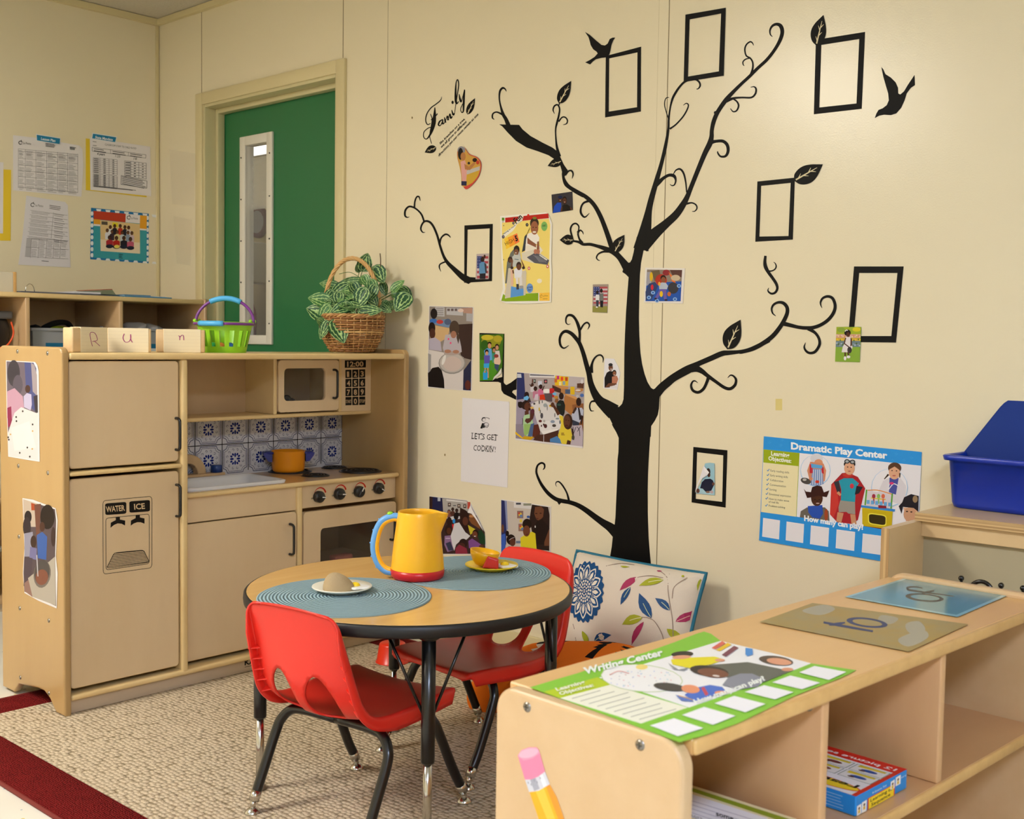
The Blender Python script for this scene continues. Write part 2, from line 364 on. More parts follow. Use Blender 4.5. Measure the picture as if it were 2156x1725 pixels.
# wrinkled clear plastic taped behind the glass, top half
m_ = mat('clear_film', (235, 232, 224), .25, bump=1.0, bscale=30); nt = m_.node_tree; bs = nt.nodes['Principled BSDF']; bs.inputs['Alpha'].default_value = .45
z0, z1 = onplane(550, 440, (0, YL+.03, 0), (0, 1, 0)).z, onplane(550, 330, (0, YL+.03, 0), (0, 1, 0)).z
vs = []; fs = []; nx, nz = 8, 26
for i in range(nx+1):
    for j in range(nz+1): vs.append((DX0+fx0+(fx1-fx0)*i/nx, YL+.026+random.random()*.007, z0+(z1-z0)*j/nz))
for i in range(nx):
    for j in range(nz): q = i*(nz+1)+j; fs.append((q, q+nz+1, q+nz+2, q+1))
o = MB().add(vs, fs, m_, True).build('plastic_film'); setp(o, 'crinkled clear plastic film behind the upper door glass', 'film')
# tape residue on the panel left of the door
m_ = mat('tape_film', (240, 232, 214), .3, spec=.7, bump=.8, bscale=90); m_.node_tree.nodes['Principled BSDF'].inputs['Alpha'].default_value = .16
for k, (px, y0, y1) in enumerate((((357, 412), 315, 430), ((366, 405), 455, 555))):
    A_ = onA('PX', base=.0006); A_.poly([(px[0], y0), (px[1], y0+8), (px[1]-4, y1+4), (px[0]+6, y1)], '#ffffff', m=m_)
    A_.build('tape_patch', ['upper patch of clear tape residue on wall left of green door', 'lower patch of clear tape residue on wall left of green door'][k], 'tape')
# one ceiling troffer, and two unseen panels added to brighten kitchen and walls
for k, (x, y, e, tube) in enumerate(LAMPS):
    o = thing('ceiling_light', ['ceiling troffer over the middle of the room', 'unseen ceiling fill panel added to brighten the kitchen front', 'weak unseen ceiling fill panel added at the back of the room'][k], 'light', (x, y, CEIL-.004))
    MB().box((-.31, -.62, -.012), (.31, .62, 0), WHITE).build('frame', o)
    MB().box((-.28, -.59, -.016), (.28, .59, -.0121), mat('ceiling_emitter_%d' % k, tube, .5, emis=e)).build('diffuser', o)

# ------------------------------------------------------------------ papers on the left wall
PAPER = '#e6e2e4'
def apple(A_, x, y, r, c='#2c2c2c', w=5):
    A_.stroke([(x+r*math.cos(a), y+r*math.sin(a)) for a in [.6+5.6*k/10 for k in range(11)]], c, w); A_.stroke([(x+r*.2, y-r*.8), (x+r*.6, y-r*1.6)], c, w)
a = onB('L1'); a.plate([(-60, 500), (100, 508), (95, 1152), (-60, 1150)], '#e8c83c'); a.poly([(-60, 436), (30, 440), (26, 1085), (-60, 1085)], PAPER)
a.build('taped_sheet', 'white sheet on yellow card at the left edge of the wall', 'paper')
a = onB('L1'); a.plate([(118, 193), (330, 217), (720, 287), (748, 320), (757, 470), (738, 752), (118, 695)], PAPER)
def sl(x, y): return y+(x-165)*.083
G = '#6e6c70'
for y in (325, 345, 410, 470, 520, 575, 640, 672): a.stroke([(165, y-8), (705, sl(705, y)-2)], G, 2.5)
for x in (165, 228, 325, 423, 520, 612, 705): a.stroke([(x, sl(x, 318)), (x, sl(x, 672))], G, 2.5)
for i, x in enumerate((172, 235, 332, 430, 527, 618)):
    wd_ = 50 if i == 0 else 82
    for y in (332, 358, 425, 485, 535, 590, 650): a.lines((x, sl(x, y)), (x+wd_, sl(x+wd_, y)), (x, sl(x, y)+34), 4, '#8a888c', 3, .5)
apple(a, 182, 262, 15, w=6); a.text('La Petite', (205, 272), (278, 282), 20, '#4a4a4c'); a.lines((410, 268), (500, 280), (410, 292), 3, '#4a4a4c', 5)
a.lines((630, 300), (690, 310), (630, 318), 3, '#4a4a4c', 5)
a.poly([(324, 182), (548, 219), (542, 281), (327, 244)], '#e4e8ec'); a.poly([(330, 190), (543, 224), (538, 275), (332, 240)], '#2b7fa8')
a.text('Lesson Plan', (368, 236), (498, 256), 24, '#f4f6f8', bold=.02)
a.build('lesson_plan_sheet', 'white gridded lesson plan sheet with blue tag on the left wall', 'paper')
a = onB('L1'); a.plate([(778, 222), (850, 230), (1340, 320), (1330, 757), (778, 692)], '#e0c23a'); a.poly([(815, 213), (1363, 298), (1372, 748), (820, 690)], PAPER)
a.text('CLASSROOM STAFF TO CHILD RATIO', (950, 285), (1235, 323), 18, '#3a3a3c'); a.lines((840, 250), (880, 256), (840, 285), 2, '#3a3a3c', 4)
def box_(A_, pts, w=3, c='#3a3a3c'):
    for i in range(len(pts)): A_.stroke([pts[i], pts[(i+1) % len(pts)]], c, w)
box_(a, [(836, 302), (1325, 372), (1322, 402), (836, 338)]); a.stroke([(1003, 326), (1003, 362)], G, 3); a.stroke([(1165, 350), (1165, 384)], G, 3)
for x in (850, 1020, 1180): a.lines((x, 316+(x-850)*.14), (x+120, 334+(x-850)*.14), (x, 334+(x-850)*.14), 2, '#3a3a3c', 6)
a.text('4 years', (880, 372), (950, 378), 22, '#1c1c1c', bold=.02); a.text('1:20', (1045, 392), (1090, 398), 22, '#1c1c1c'); a.text('18', (1212, 415), (1240, 419), 24, '#1c1c1c')
for (x0, y0, x1, y1, n) in ((845, 395, 1062, 535, 8), (845, 545, 1062, 660, 8), (1130, 425, 1325, 570, 6)):
    for k in range(n+1): yy = y0+(y1-y0)*k/n; a.stroke([(x0, yy), (x1, yy+22)], G, 2.5)
    for q in (.0, .28, .66, 1): a.stroke([(x0+(x1-x0)*q, y0+22*q), (x0+(x1-x0)*q, y1+22*q)], G, 3)
    for k in range(n):
        yy = y0+(y1-y0)*(k+.5)/n
        a.stroke([(x0+6, yy+2), (x0+50, yy+6)], '#5a585c', 7); a.stroke([(x0+(x1-x0)*.42, yy+9), (x0+(x1-x0)*.52, yy+10)], '#5a585c', 7); a.stroke([(x0+(x1-x0)*.8, yy+17), (x0+(x1-x0)*.88, yy+18)], '#5a585c', 7)
box_(a, [(1098, 560), (1332, 610), (1330, 675), (1095, 640)]); a.lines((1105, 572), (1320, 618), (1105, 632), 5, '#5a585c', 5); a.lines((850, 652), (1240, 695), (850, 656), 2, '#5a585c', 4)
a.poly([(836, 172), (1060, 208), (1048, 264), (826, 227)], '#e4e8ec'); a.poly([(842, 180), (1053, 213), (1043, 257), (834, 222)], '#2b7fa8'); a.text('State Mandate', (860, 222), (1020, 246), 24, '#f4f6f8', bold=.02)
a.build('staff_ratio_notice', 'white ratio table notice on yellow backing with blue tag', 'paper')
a = onB('L1'); a.plate([(238, 742), (590, 800), (615, 830), (640, 1395), (165, 1370), (205, 1100)], '#dedbe0')
apple(a, 295, 826, 16, w=6); a.text('La Petite', (318, 838), (390, 848), 22, '#4a4a4c'); a.lines((448, 830), (550, 846), (448, 858), 3, '#4a4a4c', 5)
for y in (890, 930, 968, 1005, 1045, 1082, 1125):
    a.stroke([(275-(y-890)*.12, y-15), (612, y+32)], G, 2.5); a.lines((285-(y-890)*.12, y-2), (460, y+20), (285-(y-890)*.12, y+10), 2, '#77757a', 3); a.lines((490, y+20), (590, y+35), (490, y+34), 2, '#77757a', 4)
a.stroke([(484, 895), (462, 1130)], G, 2.5); a.poly([(240, 1130), (285, 1136), (275, 1300), (225, 1292)], '#b8b6ba')
for y in (1135, 1215, 1300): a.stroke([(240-(y-1135)*.1, y-5), (620, y+18)], G, 2.5)
for x in (285, 355, 425, 490, 552): a.stroke([(x, 1135), (x-12, 1310)], G, 2.5); a.lines((x+5, 1155), (x+55, 1160), (x+3, 1205), 5, '#77757a', 3); a.lines((x, 1232), (x+50, 1237), (x-3, 1288), 5, '#77757a', 3)
a.stroke([(375, 1335), (440, 1340)], '#55545a', 5)
a.build('newsletter_sheet', 'white newsletter page below the lesson plan sheet', 'paper')
a = onB('L1'); a.plate([(826, 852), (1350, 906), (1348, 1358), (818, 1320)], '#2a74a8')
for k in range(7): x = 872+k*84; a.poly([(x, 858+(x-826)*.1), (x+46, 863+(x-826)*.1), (x+38, 886+(x-826)*.1), (x+8, 883+(x-826)*.1)], '#e8ecf0'); a.poly([(x, 1322+(x-826)*.07), (x+46, 1325+(x-826)*.07), (x+36, 1306+(x-826)*.07), (x+10, 1304+(x-826)*.07)], '#e8ecf0')
for k in range(8): y = 905+k*54; a.ell(834, y, 13, 20, '#e8ecf0'); a.ell(1339, y+40, 11, 20, '#e8ecf0')
a.poly([(848, 880), (1332, 925), (1330, 1340), (845, 1305)], '#3f9aa6'); a.poly([(848, 880), (1140, 907), (1138, 985), (848, 955)], '#b8402a'); a.poly([(1140, 907), (1270, 920), (1268, 995), (1138, 985)], PAPER)
a.poly([(1270, 920), (1332, 926), (1330, 1046), (1268, 1040)], '#e0a030'); a.poly([(848, 955), (910, 960), (908, 1005), (848, 1000)], '#e0a030'); a.poly([(848, 1000), (908, 1005), (908, 1020), (848, 1016)], PAPER); a.poly([(1268, 1040), (1330, 1046), (1330, 1060), (1268, 1055)], PAPER)
apple(a, 1168, 942, 15, w=6); a.text('La Petite', (1188, 955), (1250, 960), 20, '#4a4a4c')
a.poly([(908, 965), (1268, 1000), (1270, 1270), (912, 1245)], '#dcc08c'); a.poly([(910, 1140), (1268, 1170), (1270, 1270), (912, 1245)], '#e8d8bc'); a.poly([(920, 975), (975, 980), (975, 1010), (920, 1005)], '#5a5248'); a.poly([(1020, 985), (1070, 990), (1070, 1030), (1020, 1025)], '#e0d030')
for x, y, s_ in ((1000, 1030, '#e8e8ea'), (1040, 1020, '#28242a'), (1090, 1020, '#b83a28'), (1132, 1030, '#2a2a34'), (1166, 1035, '#d8c8c0')): a.person(x, y, 13, '#5a3826', s_, bh=6)
for x, y, s_ in ((972, 1060, '#dcdce4'), (1015, 1070, '#403038'), (1062, 1075, '#d8cc90'), (1108, 1080, '#c0c8d0'), (1160, 1080, '#8898b0'), (1195, 1085, '#d0b8c0')): a.person(x, y, 13, '#6a4630', s_, bh=6)
for x, y, s_ in ((992, 1125, '#a83038'), (1055, 1130, '#b02a20'), (1122, 1130, '#26242c'), (1182, 1140, '#b85a74')): a.person(x, y, 15, '#4e3222', s_, bh=5, bw=2); a.ell(x, y+78, 34, 18, '#232838')
a.ell(1058, 1205, 26, 16, '#e0d060'); a.lines((1075, 1275), (1115, 1280), (1075, 1305), 3, '#1f3a48', 5)
a.build('class_photo', 'class group photo in a blue dotted and teal border', 'photo')

# ------------------------------------------------------------------ cubby shelf along the left wall
XC = .40
def cb(px, py, x=XC): return onplane(px, py, (x, 0, 0), (1, 0, 0))
zt = cb(100, 618).z; YR = cb(437, 640).y; YE = -1.75
TH = .018
o = thing('cubby_shelf', 'pale birch cubby shelf along the left wall below the papers', 'shelf', (.012, YR, 0))
def cl(p): return (p[0]-.012, p[1]-YR, p[2])
zs_ = [zt-.006]
MB().box(cl((.014, YE, zt-TH)), cl((XC, YR-TH, zt)), BIRCH_E, .004).build('top_board', o)
MB().box(cl((.014, YR-TH, 0)), cl((XC+.004, YR, zt+.004)), BIRCH_I, .006).build('side_panel', o)
MB().box(cl((.014, YE-TH, 0)), cl((XC+.004, YE, zt+.004)), BIRCH_I, .006).build('side_panel', o)
dv = [cb(60, 700).y, cb(256.5, 700).y, cb(60, 700).y-(cb(256.5, 700).y-cb(60, 700).y)]
zb = [cb(5, 835).z, cb(5, 1055).z, cb(5, 1268).z]
zsh = [.80, zb[1], zb[2]]
for y in dv: MB().box(cl((.02, y-TH/2, zsh[0]+.009)), cl((XC-.004, y+TH/2, zt-TH)), BIRCH_I, .003).build('divider', o)
for z in zsh: MB().box(cl((.014, YE, z-.009)), cl((XC-.002, YR-TH, z+.009)), BIRCH_I, .003).build('shelf_board', o)
MB().box(cl((.014, YE, .03)), cl((.02, YR-TH, zt-TH)), BIRCH_I).build('back_panel', o)
MB().box(cl((XC-.03, YE, 0)), cl((XC-.015, YR-TH, zsh[2]-.009)), KICK).build('plinth', o)
BIN = mat('grey_bin_plastic', (148, 150, 154), .45); LBL = ink('#23688c')
def grey_bin(y0, y1, zfloor, zrim, label, lab=None):
    o = thing('storage_bin', label, 'bin', (XC-.05, (y0+y1)/2, zfloor), group=None); w_ = (y1-y0)/2; h = zrim-zfloor
    m = MB(); t_ = .004
    m.box((-.29, -w_, 0), (0, w_, t_), BIN); m.box((-t_, -w_, t_), (0, w_, h), BIN, .001, 1); m.box((-.29, -w_, t_), (-.29+t_, w_, h), BIN); m.box((-.29, -w_, t_), (0, -w_+t_, h), BIN); m.box((-.29, w_-t_, t_), (0, w_, h), BIN)
    m.box((-.004, -w_-.004, h-.012), (.006, w_+.004, h), BIN, .003); m.box((-.294, -w_-.006, h-.012), (0, -w_, h), BIN, .003); m.box((-.294, w_, h-.012), (0, w_+.006, h), BIN, .003)
    m.build('tub', o)
    if lab:
        MB().box((.0005, lab[0]-(y0+y1)/2, lab[2]-zfloor), (.0018, lab[1]-(y0+y1)/2, lab[3]-zfloor), LBL).build('label_strip', o)
        MB().box((.0005, lab[0]-(y0+y1)/2, lab[2]-zfloor-.05), (.0017, lab[1]-(y0+y1)/2, lab[2]-zfloor), ink('#d8dce0')).build('label_card', o)
    return o
xb = XC-.05
q0, q1 = cb(66, 690, xb), cb(232, 690, xb); zf = zsh[0]+.009
l0, l1 = cb(96, 722, xb), cb(190, 731, xb)
grey_bin(q0.y, q1.y, zf, q0.z, 'grey storage bin of dark clothes in the left cubby behind the word blocks', (l0.y, l1.y, l1.z, l0.z))
r0, r1 = cb(268, 690, xb), cb(424, 690, xb); l0, l1 = cb(290, 724, xb), cb(345, 734, xb)
grey_bin(r0.y, r1.y, zf, cb(320, 692, xb).z, 'grey storage bin of white bags in the right cubby behind the word blocks', (l0.y, l1.y, l1.z, l0.z))
# what lies in the bins
def lump(name, c, r, m, label, cat, seed, amp=.35, sub=3):
    rnd = random.Random(seed); b = bmesh.new(); bmesh.ops.create_icosphere(b, subdivisions=sub, radius=1)
    ph = [(Vector((rnd.uniform(-1, 1), rnd.uniform(-1, 1), rnd.uniform(-1, 1)))*rnd.uniform(2, 7), rnd.uniform(0, 6), rnd.uniform(.3, 1)) for _ in range(7)]
    for v in b.verts:
        d = sum(math.sin(v.co.dot(k)+f)*a for k, f, a in ph)/4; v.co *= 1+amp*d; v.co = Vector((v.co.x*r[0], v.co.y*r[1], v.co.z*r[2]))
    o = MB().bm(b, m, True).build(name); o.location = c; return setp(o, label, cat)
CLB = mat('black_cloth', (20, 18, 20), .9); CLL = mat('lime_cloth', (150, 170, 30), .8)
zr = q0.z
lump('clothing_bundle', (xb-.14, q0.y+.08, zr-.035), (.1, .085, .05), CLB, 'black clothing heaped in the left grey bin', 'clothing', 3)
s = thing('shoe', 'black and lime soft shoe on top of the left grey bin', 'shoe', (xb-.12, cb(170, 690, xb).y-.03, zr-.01), .3)
m = MB(); m.tube(crom([(-.02, -.07, .0), (0, -.05, .022), (0, .0, .034), (0, .045, .03), (0, .065, .0), (0, .04, -.02), (0, -.03, -.02)], 5, True), .011, CLB, 8, closed=True); m.build('upper', s)
MB().ball((0, -.005, .004), (.03, .05, .016), CLL, 14, 8).build('lining', s)
WB = mat('white_bag', (222, 220, 222), .35)
for k, (px, lab) in enumerate(((288, 'crumpled white plastic bag at the left of the right grey bin'), (335, 'crumpled white plastic bag in the middle of the right grey bin'), (372, 'crumpled white plastic bag at the right of the right grey bin'))):
    lump('plastic_bag', (xb-.12, cb(px, 690, xb).y-.06, zr+.002), (.07, .045, .035-.006*k), WB, lab, 'bag', 20+k, .5)
# headset in the leftmost cubby
hx = XC-.1; h0 = cb(8, 664, hx)
o = thing('headset', 'grey headset with an orange cord in the leftmost cubby', 'headset', (hx, h0.y, h0.z))
m = MB().box((-.05, -.08, -.014), (.03, .024, .016), mat('headset_grey', (90, 92, 94), .5), .008); m.build('earpiece', o)
dk = lambda a, b: (.055, cb(a, b, hx).y-h0.y, cb(a, b, hx).z-h0.z)
MB().tube(crom([dk(10, 678), dk(14, 692), dk(15, 703), dk(10, 716), dk(0, 728), dk(-15, 733)], 6), .0035, mat('orange_cord', (226, 84, 30), .4), 8).build('cord', o)
MB().ball((-.02, dk(-6, 700)[1], dk(-6, 700)[2]), (.04, .055, .085), BLKP, 16, 10).build('cushion', o)
# lower cubbies, in the slit left of the kitchen
p = cb(3, 1048, XC-.06); o = MB().box((-.1, -.12, 0), (.03, .025, .17), mat('cream_carton', (214, 204, 178), .6), .004).build('carton'); o.location = (XC-.06, p.y-.02, zsh[1]+.009); setp(o, 'cream carton on the middle board left of the kitchen', 'carton')
o = MB().lathe([(.0, 0), (.075, 0), (.09, .17), (.096, .172), (.096, .186), (.0, .186)], WHITE, 24).build('white_tub'); o.location = (XC-.12, cb(2, 1120, XC-.06).y-.075, zsh[2]+.009); setp(o, 'white tub on the lowest board left of the kitchen', 'tub')
# things on top of the cubby shelf
p0 = cb(0, 600, XC-.1); p1 = cb(35, 600, XC-.1)
o = thing('paper_tray', 'white paper stack with tan end on the left of the cubby top', 'box', (XC-.1, p1.y, zt+.0008))
MB().box((-.16, -.22, 0), (0, -.012, .078), ink('#d8d0bc'), .002, 1).build('paper_stack', o); MB().box((-.162, -.012, 0), (.002, 0, .08), MAPLE_E, .002, 1).build('end_board', o)
p0, p1 = cb(47, 615, XC-.06), cb(250, 618, XC-.06)
o = thing('ring_binder', 'grey ring binder lying open on the cubby top', 'binder', (XC-.2, p0.y, zt))
W2 = p1.y-p0.y
m = MB(); m.box((-.1, 0, .002), (.13, W2*.6, .008), mat('binder_grey', (96, 98, 108), .5), .001, 1); m.box((-.1, W2*.6, .002), (.13, W2*.97, .006), mat('binder_grey', (96, 98, 108), .5), .001, 1); m.build('cover', o)
MB().tube([(.1, .03+.018*(1-math.cos(a)), .008+.03*math.sin(a)) for a in [PI*k/12 for k in range(13)]], .0016, CHROME, 8).build('ring', o)
MB().box((-.09, W2*.55, .008), (.12, W2*.84, .016), ink('#dcdce4'), .001, 1).build('paper_sheaf', o)
m = MB(); m.prism([(W2*.83, .006), (W2*.99, .006), (W2*.95, .026), (W2*.83, .022)], -.08, .125, ink('#7c8470'), 'x'); m.prism([(W2*.82, .0225), (W2*.95, .0265), (W2*.95, .029), (W2*.82, .0245)], -.08, .125, ink('#a83a28'), 'x')
o2 = m.build('booklet'); o2.location = (XC-.2, p0.y, zt+.003); setp(o2, 'olive booklet with red cover on the binder end', 'book')
p0, p1 = cb(262, 625, XC-.05), cb(362, 627, XC-.05)
m = MB(); m.box((-.18, 0, .001), (0, (p1.y-p0.y), .006), ink('#3a86b4'), .001, 1); m.box((-.175, .004, .006), (-.005, (p1.y-p0.y)*.9, .0085), ink('#dfe6ea')); m.box((-.17, .002, .0085), (-.002, (p1.y-p0.y)*.55, .0115), ink('#3a86b4'))
o = m.build('blue_folder'); o.location = (XC-.05, p0.y, zt); setp(o, 'thin blue folder lying near the right end of the cubby top', 'folder')
# ------------------------------------------------------------------ rug
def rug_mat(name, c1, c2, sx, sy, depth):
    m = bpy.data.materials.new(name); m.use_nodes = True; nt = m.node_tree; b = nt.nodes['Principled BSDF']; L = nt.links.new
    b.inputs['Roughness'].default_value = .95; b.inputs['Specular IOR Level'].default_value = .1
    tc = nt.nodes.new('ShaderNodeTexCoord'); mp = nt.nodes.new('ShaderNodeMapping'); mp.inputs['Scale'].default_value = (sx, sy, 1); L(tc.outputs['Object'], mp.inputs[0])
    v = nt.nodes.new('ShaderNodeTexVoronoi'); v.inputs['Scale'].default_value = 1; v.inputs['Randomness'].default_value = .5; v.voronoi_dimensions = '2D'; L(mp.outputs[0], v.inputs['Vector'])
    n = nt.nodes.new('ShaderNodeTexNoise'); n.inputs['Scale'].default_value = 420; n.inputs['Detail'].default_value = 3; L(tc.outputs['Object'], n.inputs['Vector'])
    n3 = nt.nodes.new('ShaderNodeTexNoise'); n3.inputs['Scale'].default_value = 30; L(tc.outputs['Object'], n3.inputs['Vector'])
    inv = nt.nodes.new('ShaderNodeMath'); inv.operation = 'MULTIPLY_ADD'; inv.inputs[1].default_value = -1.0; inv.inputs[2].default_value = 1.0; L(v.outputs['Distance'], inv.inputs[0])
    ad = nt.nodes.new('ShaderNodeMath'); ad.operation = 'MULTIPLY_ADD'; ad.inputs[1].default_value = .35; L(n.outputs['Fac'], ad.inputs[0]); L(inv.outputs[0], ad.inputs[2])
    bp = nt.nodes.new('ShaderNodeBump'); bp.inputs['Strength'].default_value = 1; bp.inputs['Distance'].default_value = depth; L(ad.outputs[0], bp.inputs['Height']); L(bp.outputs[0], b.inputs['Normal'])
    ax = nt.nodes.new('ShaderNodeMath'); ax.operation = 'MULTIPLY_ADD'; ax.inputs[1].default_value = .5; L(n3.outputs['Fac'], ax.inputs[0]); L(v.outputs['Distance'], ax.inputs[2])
    r = nt.nodes.new('ShaderNodeValToRGB'); r.color_ramp.elements[0].color = lin(c1); r.color_ramp.elements[1].color = lin(c2); r.color_ramp.elements[0].position = .62; r.color_ramp.elements[1].position = 1.05  # gaps between loops coloured darker: crevice shade painted in
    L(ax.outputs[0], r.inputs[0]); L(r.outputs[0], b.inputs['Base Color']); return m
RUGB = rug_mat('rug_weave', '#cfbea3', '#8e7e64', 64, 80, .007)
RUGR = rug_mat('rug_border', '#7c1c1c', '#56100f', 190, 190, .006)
RZ = .008
rx0, rx1, ry0, ry1, bw_ = 1.455, 3.60, -1.625, -.085, .125
o = thing('area_rug', 'beige woven rug with dark red border under the table and play kitchen', 'rug', (rx0, ry0, 0))
def rl(x, y): return (x-rx0, y-ry0)
a0, b0 = rl(rx0+bw_, ry0+bw_+.01); a1, b1 = rl(rx1-bw_, ry1-bw_)
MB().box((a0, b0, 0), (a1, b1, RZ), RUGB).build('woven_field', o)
X1, Y1 = rl(rx1, ry1); m = MB()
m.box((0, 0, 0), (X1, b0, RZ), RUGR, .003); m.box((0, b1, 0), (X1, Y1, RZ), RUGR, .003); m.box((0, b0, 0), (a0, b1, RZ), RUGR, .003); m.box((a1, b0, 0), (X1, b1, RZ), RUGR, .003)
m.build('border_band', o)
m = MB(); m.tube([(0, 0, .005), (X1, 0, .005), (X1, Y1, .005), (0, Y1, .005)], .0055, mat('rug_binding', (112, 30, 22), .8), 8, closed=True); m.build('edge_binding', o)

# ------------------------------------------------------------------ play kitchen
XK, YK, ZK = 1.732, -1.291, RZ+.0005
kit = thing('play_kitchen', 'birch toy kitchen with fridge, sink, stove and microwave along the rug', 'play kitchen', (XK, YK, ZK), PI/2)
def KP(px, py, d=0.0):
    p = onplane(px, py, (XK-d, 0, 0), (1, 0, 0)); return (p.y-YK, p.z-ZK)
def KM(crop, d):
    x0, y0, s = CR[crop]
    return lambda x, y: Vector((KP(x0+x/s, y0+y/s, d)[0], d, KP(x0+x/s, y0+y/s, d)[1]))
def kart(crop, d, **k): return Art(KM(crop, d), (0, -1, 0), **k)
def kpart(mb, name, parent=None, label=None): return setp(mb.build(name, parent or kit), label)
DK, HK = .389, 1.0
WL0, WL1, WR0, WR1 = -.016, .006, 1.223, 1.245
def side_poly():
    p = []
    r = .022
    top = HK+.012
    for k in range(6): a = PI/2*k/5; p.append((r-r*math.cos(a), top-r+r*math.sin(a)))
    for k in range(6): a = PI/2*k/5; p.append((DK-r+r*math.sin(a), top-r+r*math.cos(a)))
    p += [(DK, 0), (DK-.075, 0), (DK-.09, .012), (DK-.11, .03), (.16, .045), (.12, .045), (.085, .03), (.065, .012), (.05, 0), (0, 0)]
    return p
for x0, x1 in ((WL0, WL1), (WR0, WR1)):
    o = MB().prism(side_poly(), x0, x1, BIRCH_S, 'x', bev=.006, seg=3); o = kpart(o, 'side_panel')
    bolts = MB()
    if x0 < 0:
        for bx, by in ((37, 740), (100, 744), (39, 981), (101, 996), (40, 1130), (42, 1281), (103, 1307), (43, 1427), (103, 1460)):
            p = onplane(bx, by, (0, YK+x0, 0), (0, 1, 0)); q = (x0, XK-p.x, p.z-ZK)
            b = MB().lathe([(0, .003), (.003, .0028), (.0058, .0012), (.006, -.001)], STEEL, 14, Matrix.Translation(q) @ Matrix.Rotation(-PI/2, 4, 'Y')); b.build('bolt', o)
kpart(MB().box((WL1, -.002, .978), (WR0, DK-.02, .997), BIRCH_E, .007, 3), 'top_board')
kpart(MB().box((WL1, DK-.03, .02), (WR0, DK-.018, .98), BIRCH_I), 'back_panel')
kpart(MB().box((.349, 0, .045), (.369, DK-.03, .978), BIRCH_E, .006, 3), 'divider')
kpart(MB().box((WL1, -.001, .660), (.349, DK-.03, .672), BIRCH_E, .005, 3), 'middle_rail')
kpart(MB().box((WL1, .0, .038), (WR0, DK-.03, .054), BIRCH_E, .006, 3), 'bottom_rail')
kk = kpart(MB().box((WL1, .016, .0), (WR0, .03, .04), KICK), 'kick_board')
x0, z0 = KP(515, 1402, .016); x1, z1 = KP(577, 1388, .016)
a = Art(lambda x, y: Vector((x, .016, y)), (0, -1, 0), base=.0004); a.text('KAPLAN', (x0, .021), (x0+.105, .021), -.017, '#1c1a18', bold=.03, up=(0, -1)); a.stroke([(x0, .015), (x0+.105, .015)], '#1c1a18', .0015); a.build('maker_name', parent=kk)
def door(name, px, d, z0, z1, w0, w1, r=.012):
    return kpart(MB().prism(rrect(w0, z0, w1, z1, r), d, d+.014, BIRCH_D, 'y', bev=.004, seg=3), name)
FD = .010
df = door('freezer_door', 0, FD, .679, .974, .009, .344)
dr = door('fridge_door', 0, FD, .068, .651, .009, .344)
def handle(parent, px, y0, y1, d):
    w, zt_ = KP(px-4, y0, d); _, zb_ = KP(px-4, y1, d)
    m = MB(); m.tube(crom([(w, d+.001, zt_), (w, d-.012, zt_), (w, d-.020, zt_-.004), (w, d-.023, zt_-.014), (w, d-.023, zb_+.014), (w, d-.02, zb_+.004), (w, d-.012, zb_), (w, d+.001, zb_)], 4), .0042, BLACK, 10)
    m.build('handle', parent)
handle(df, 374, 881, 947, FD); handle(dr, 375, 1021, 1087, FD)
# printed water and ice dispenser
a = kart('K5', FD, base=.0003)
INK = '#1d1a17'
def loop(A_, pts, w, c=INK):
    q = [(p.x, p.y) for p in crom([(x, y, 0) for x, y in pts], 2, True)]; q = pts
    for i in range(len(q)): A_.stroke([q[i], q[(i+1) % len(q)]], c, w)
def rq(TL, TR, BR, BL, r=.06, n=4):
    out = []; q = [TL, TR, BR, BL]
    for i in range(4):
        p, pv, nx = q[i], q[i-1], q[(i+1) % 4]
        A0 = (p[0]+(pv[0]-p[0])*r, p[1]+(pv[1]-p[1])*r); B0 = (p[0]+(nx[0]-p[0])*r, p[1]+(nx[1]-p[1])*r)
        for k in range(n+1): t = k/n; out.append(((1-t)**2*A0[0]+2*t*(1-t)*p[0]+t*t*B0[0], (1-t)**2*A0[1]+2*t*(1-t)*p[1]+t*t*B0[1]))
    return out
loop(a, rq((622, 962), (919, 935), (919, 1368), (624, 1407)), 3); loop(a, rq((640, 1068), (903, 1042), (903, 1342), (641, 1382)), 3)
a.poly(rq((635, 979), (764, 969), (764, 1040), (637, 1049), .14), INK); a.poly(rq((782, 966), (907, 957), (907, 1026), (783, 1035), .14), INK)
a.text('WATER', (642, 1031), (756, 1021), 35, '#d8bc92', bold=.025); a.text('ICE', (812, 1015), (877, 1010), 35, '#d8bc92', bold=.025)
a.poly([(700, 1060), (725, 1058), (725, 1076), (757, 1082), (756, 1112), (735, 1101), (712, 1099), (690, 1108), (668, 1126), (670, 1095), (700, 1079)], INK)
a.poly([(820, 1048), (846, 1046), (846, 1063), (874, 1069), (874, 1101), (850, 1092), (830, 1092), (808, 1100), (790, 1113), (792, 1082), (820, 1067)], INK)
loop(a, rq((690, 1278), (868, 1260), (904, 1334), (643, 1372), .12), 3)
for k in range(9):
    t = k/8; xa, xb_ = 690-45*t, 868+34*t; ya, yb = 1280+82*t, 1264+66*t; a.stroke([(xa, ya), (xb_, yb)], INK, 3)
a.build('dispenser_print', parent=dr)
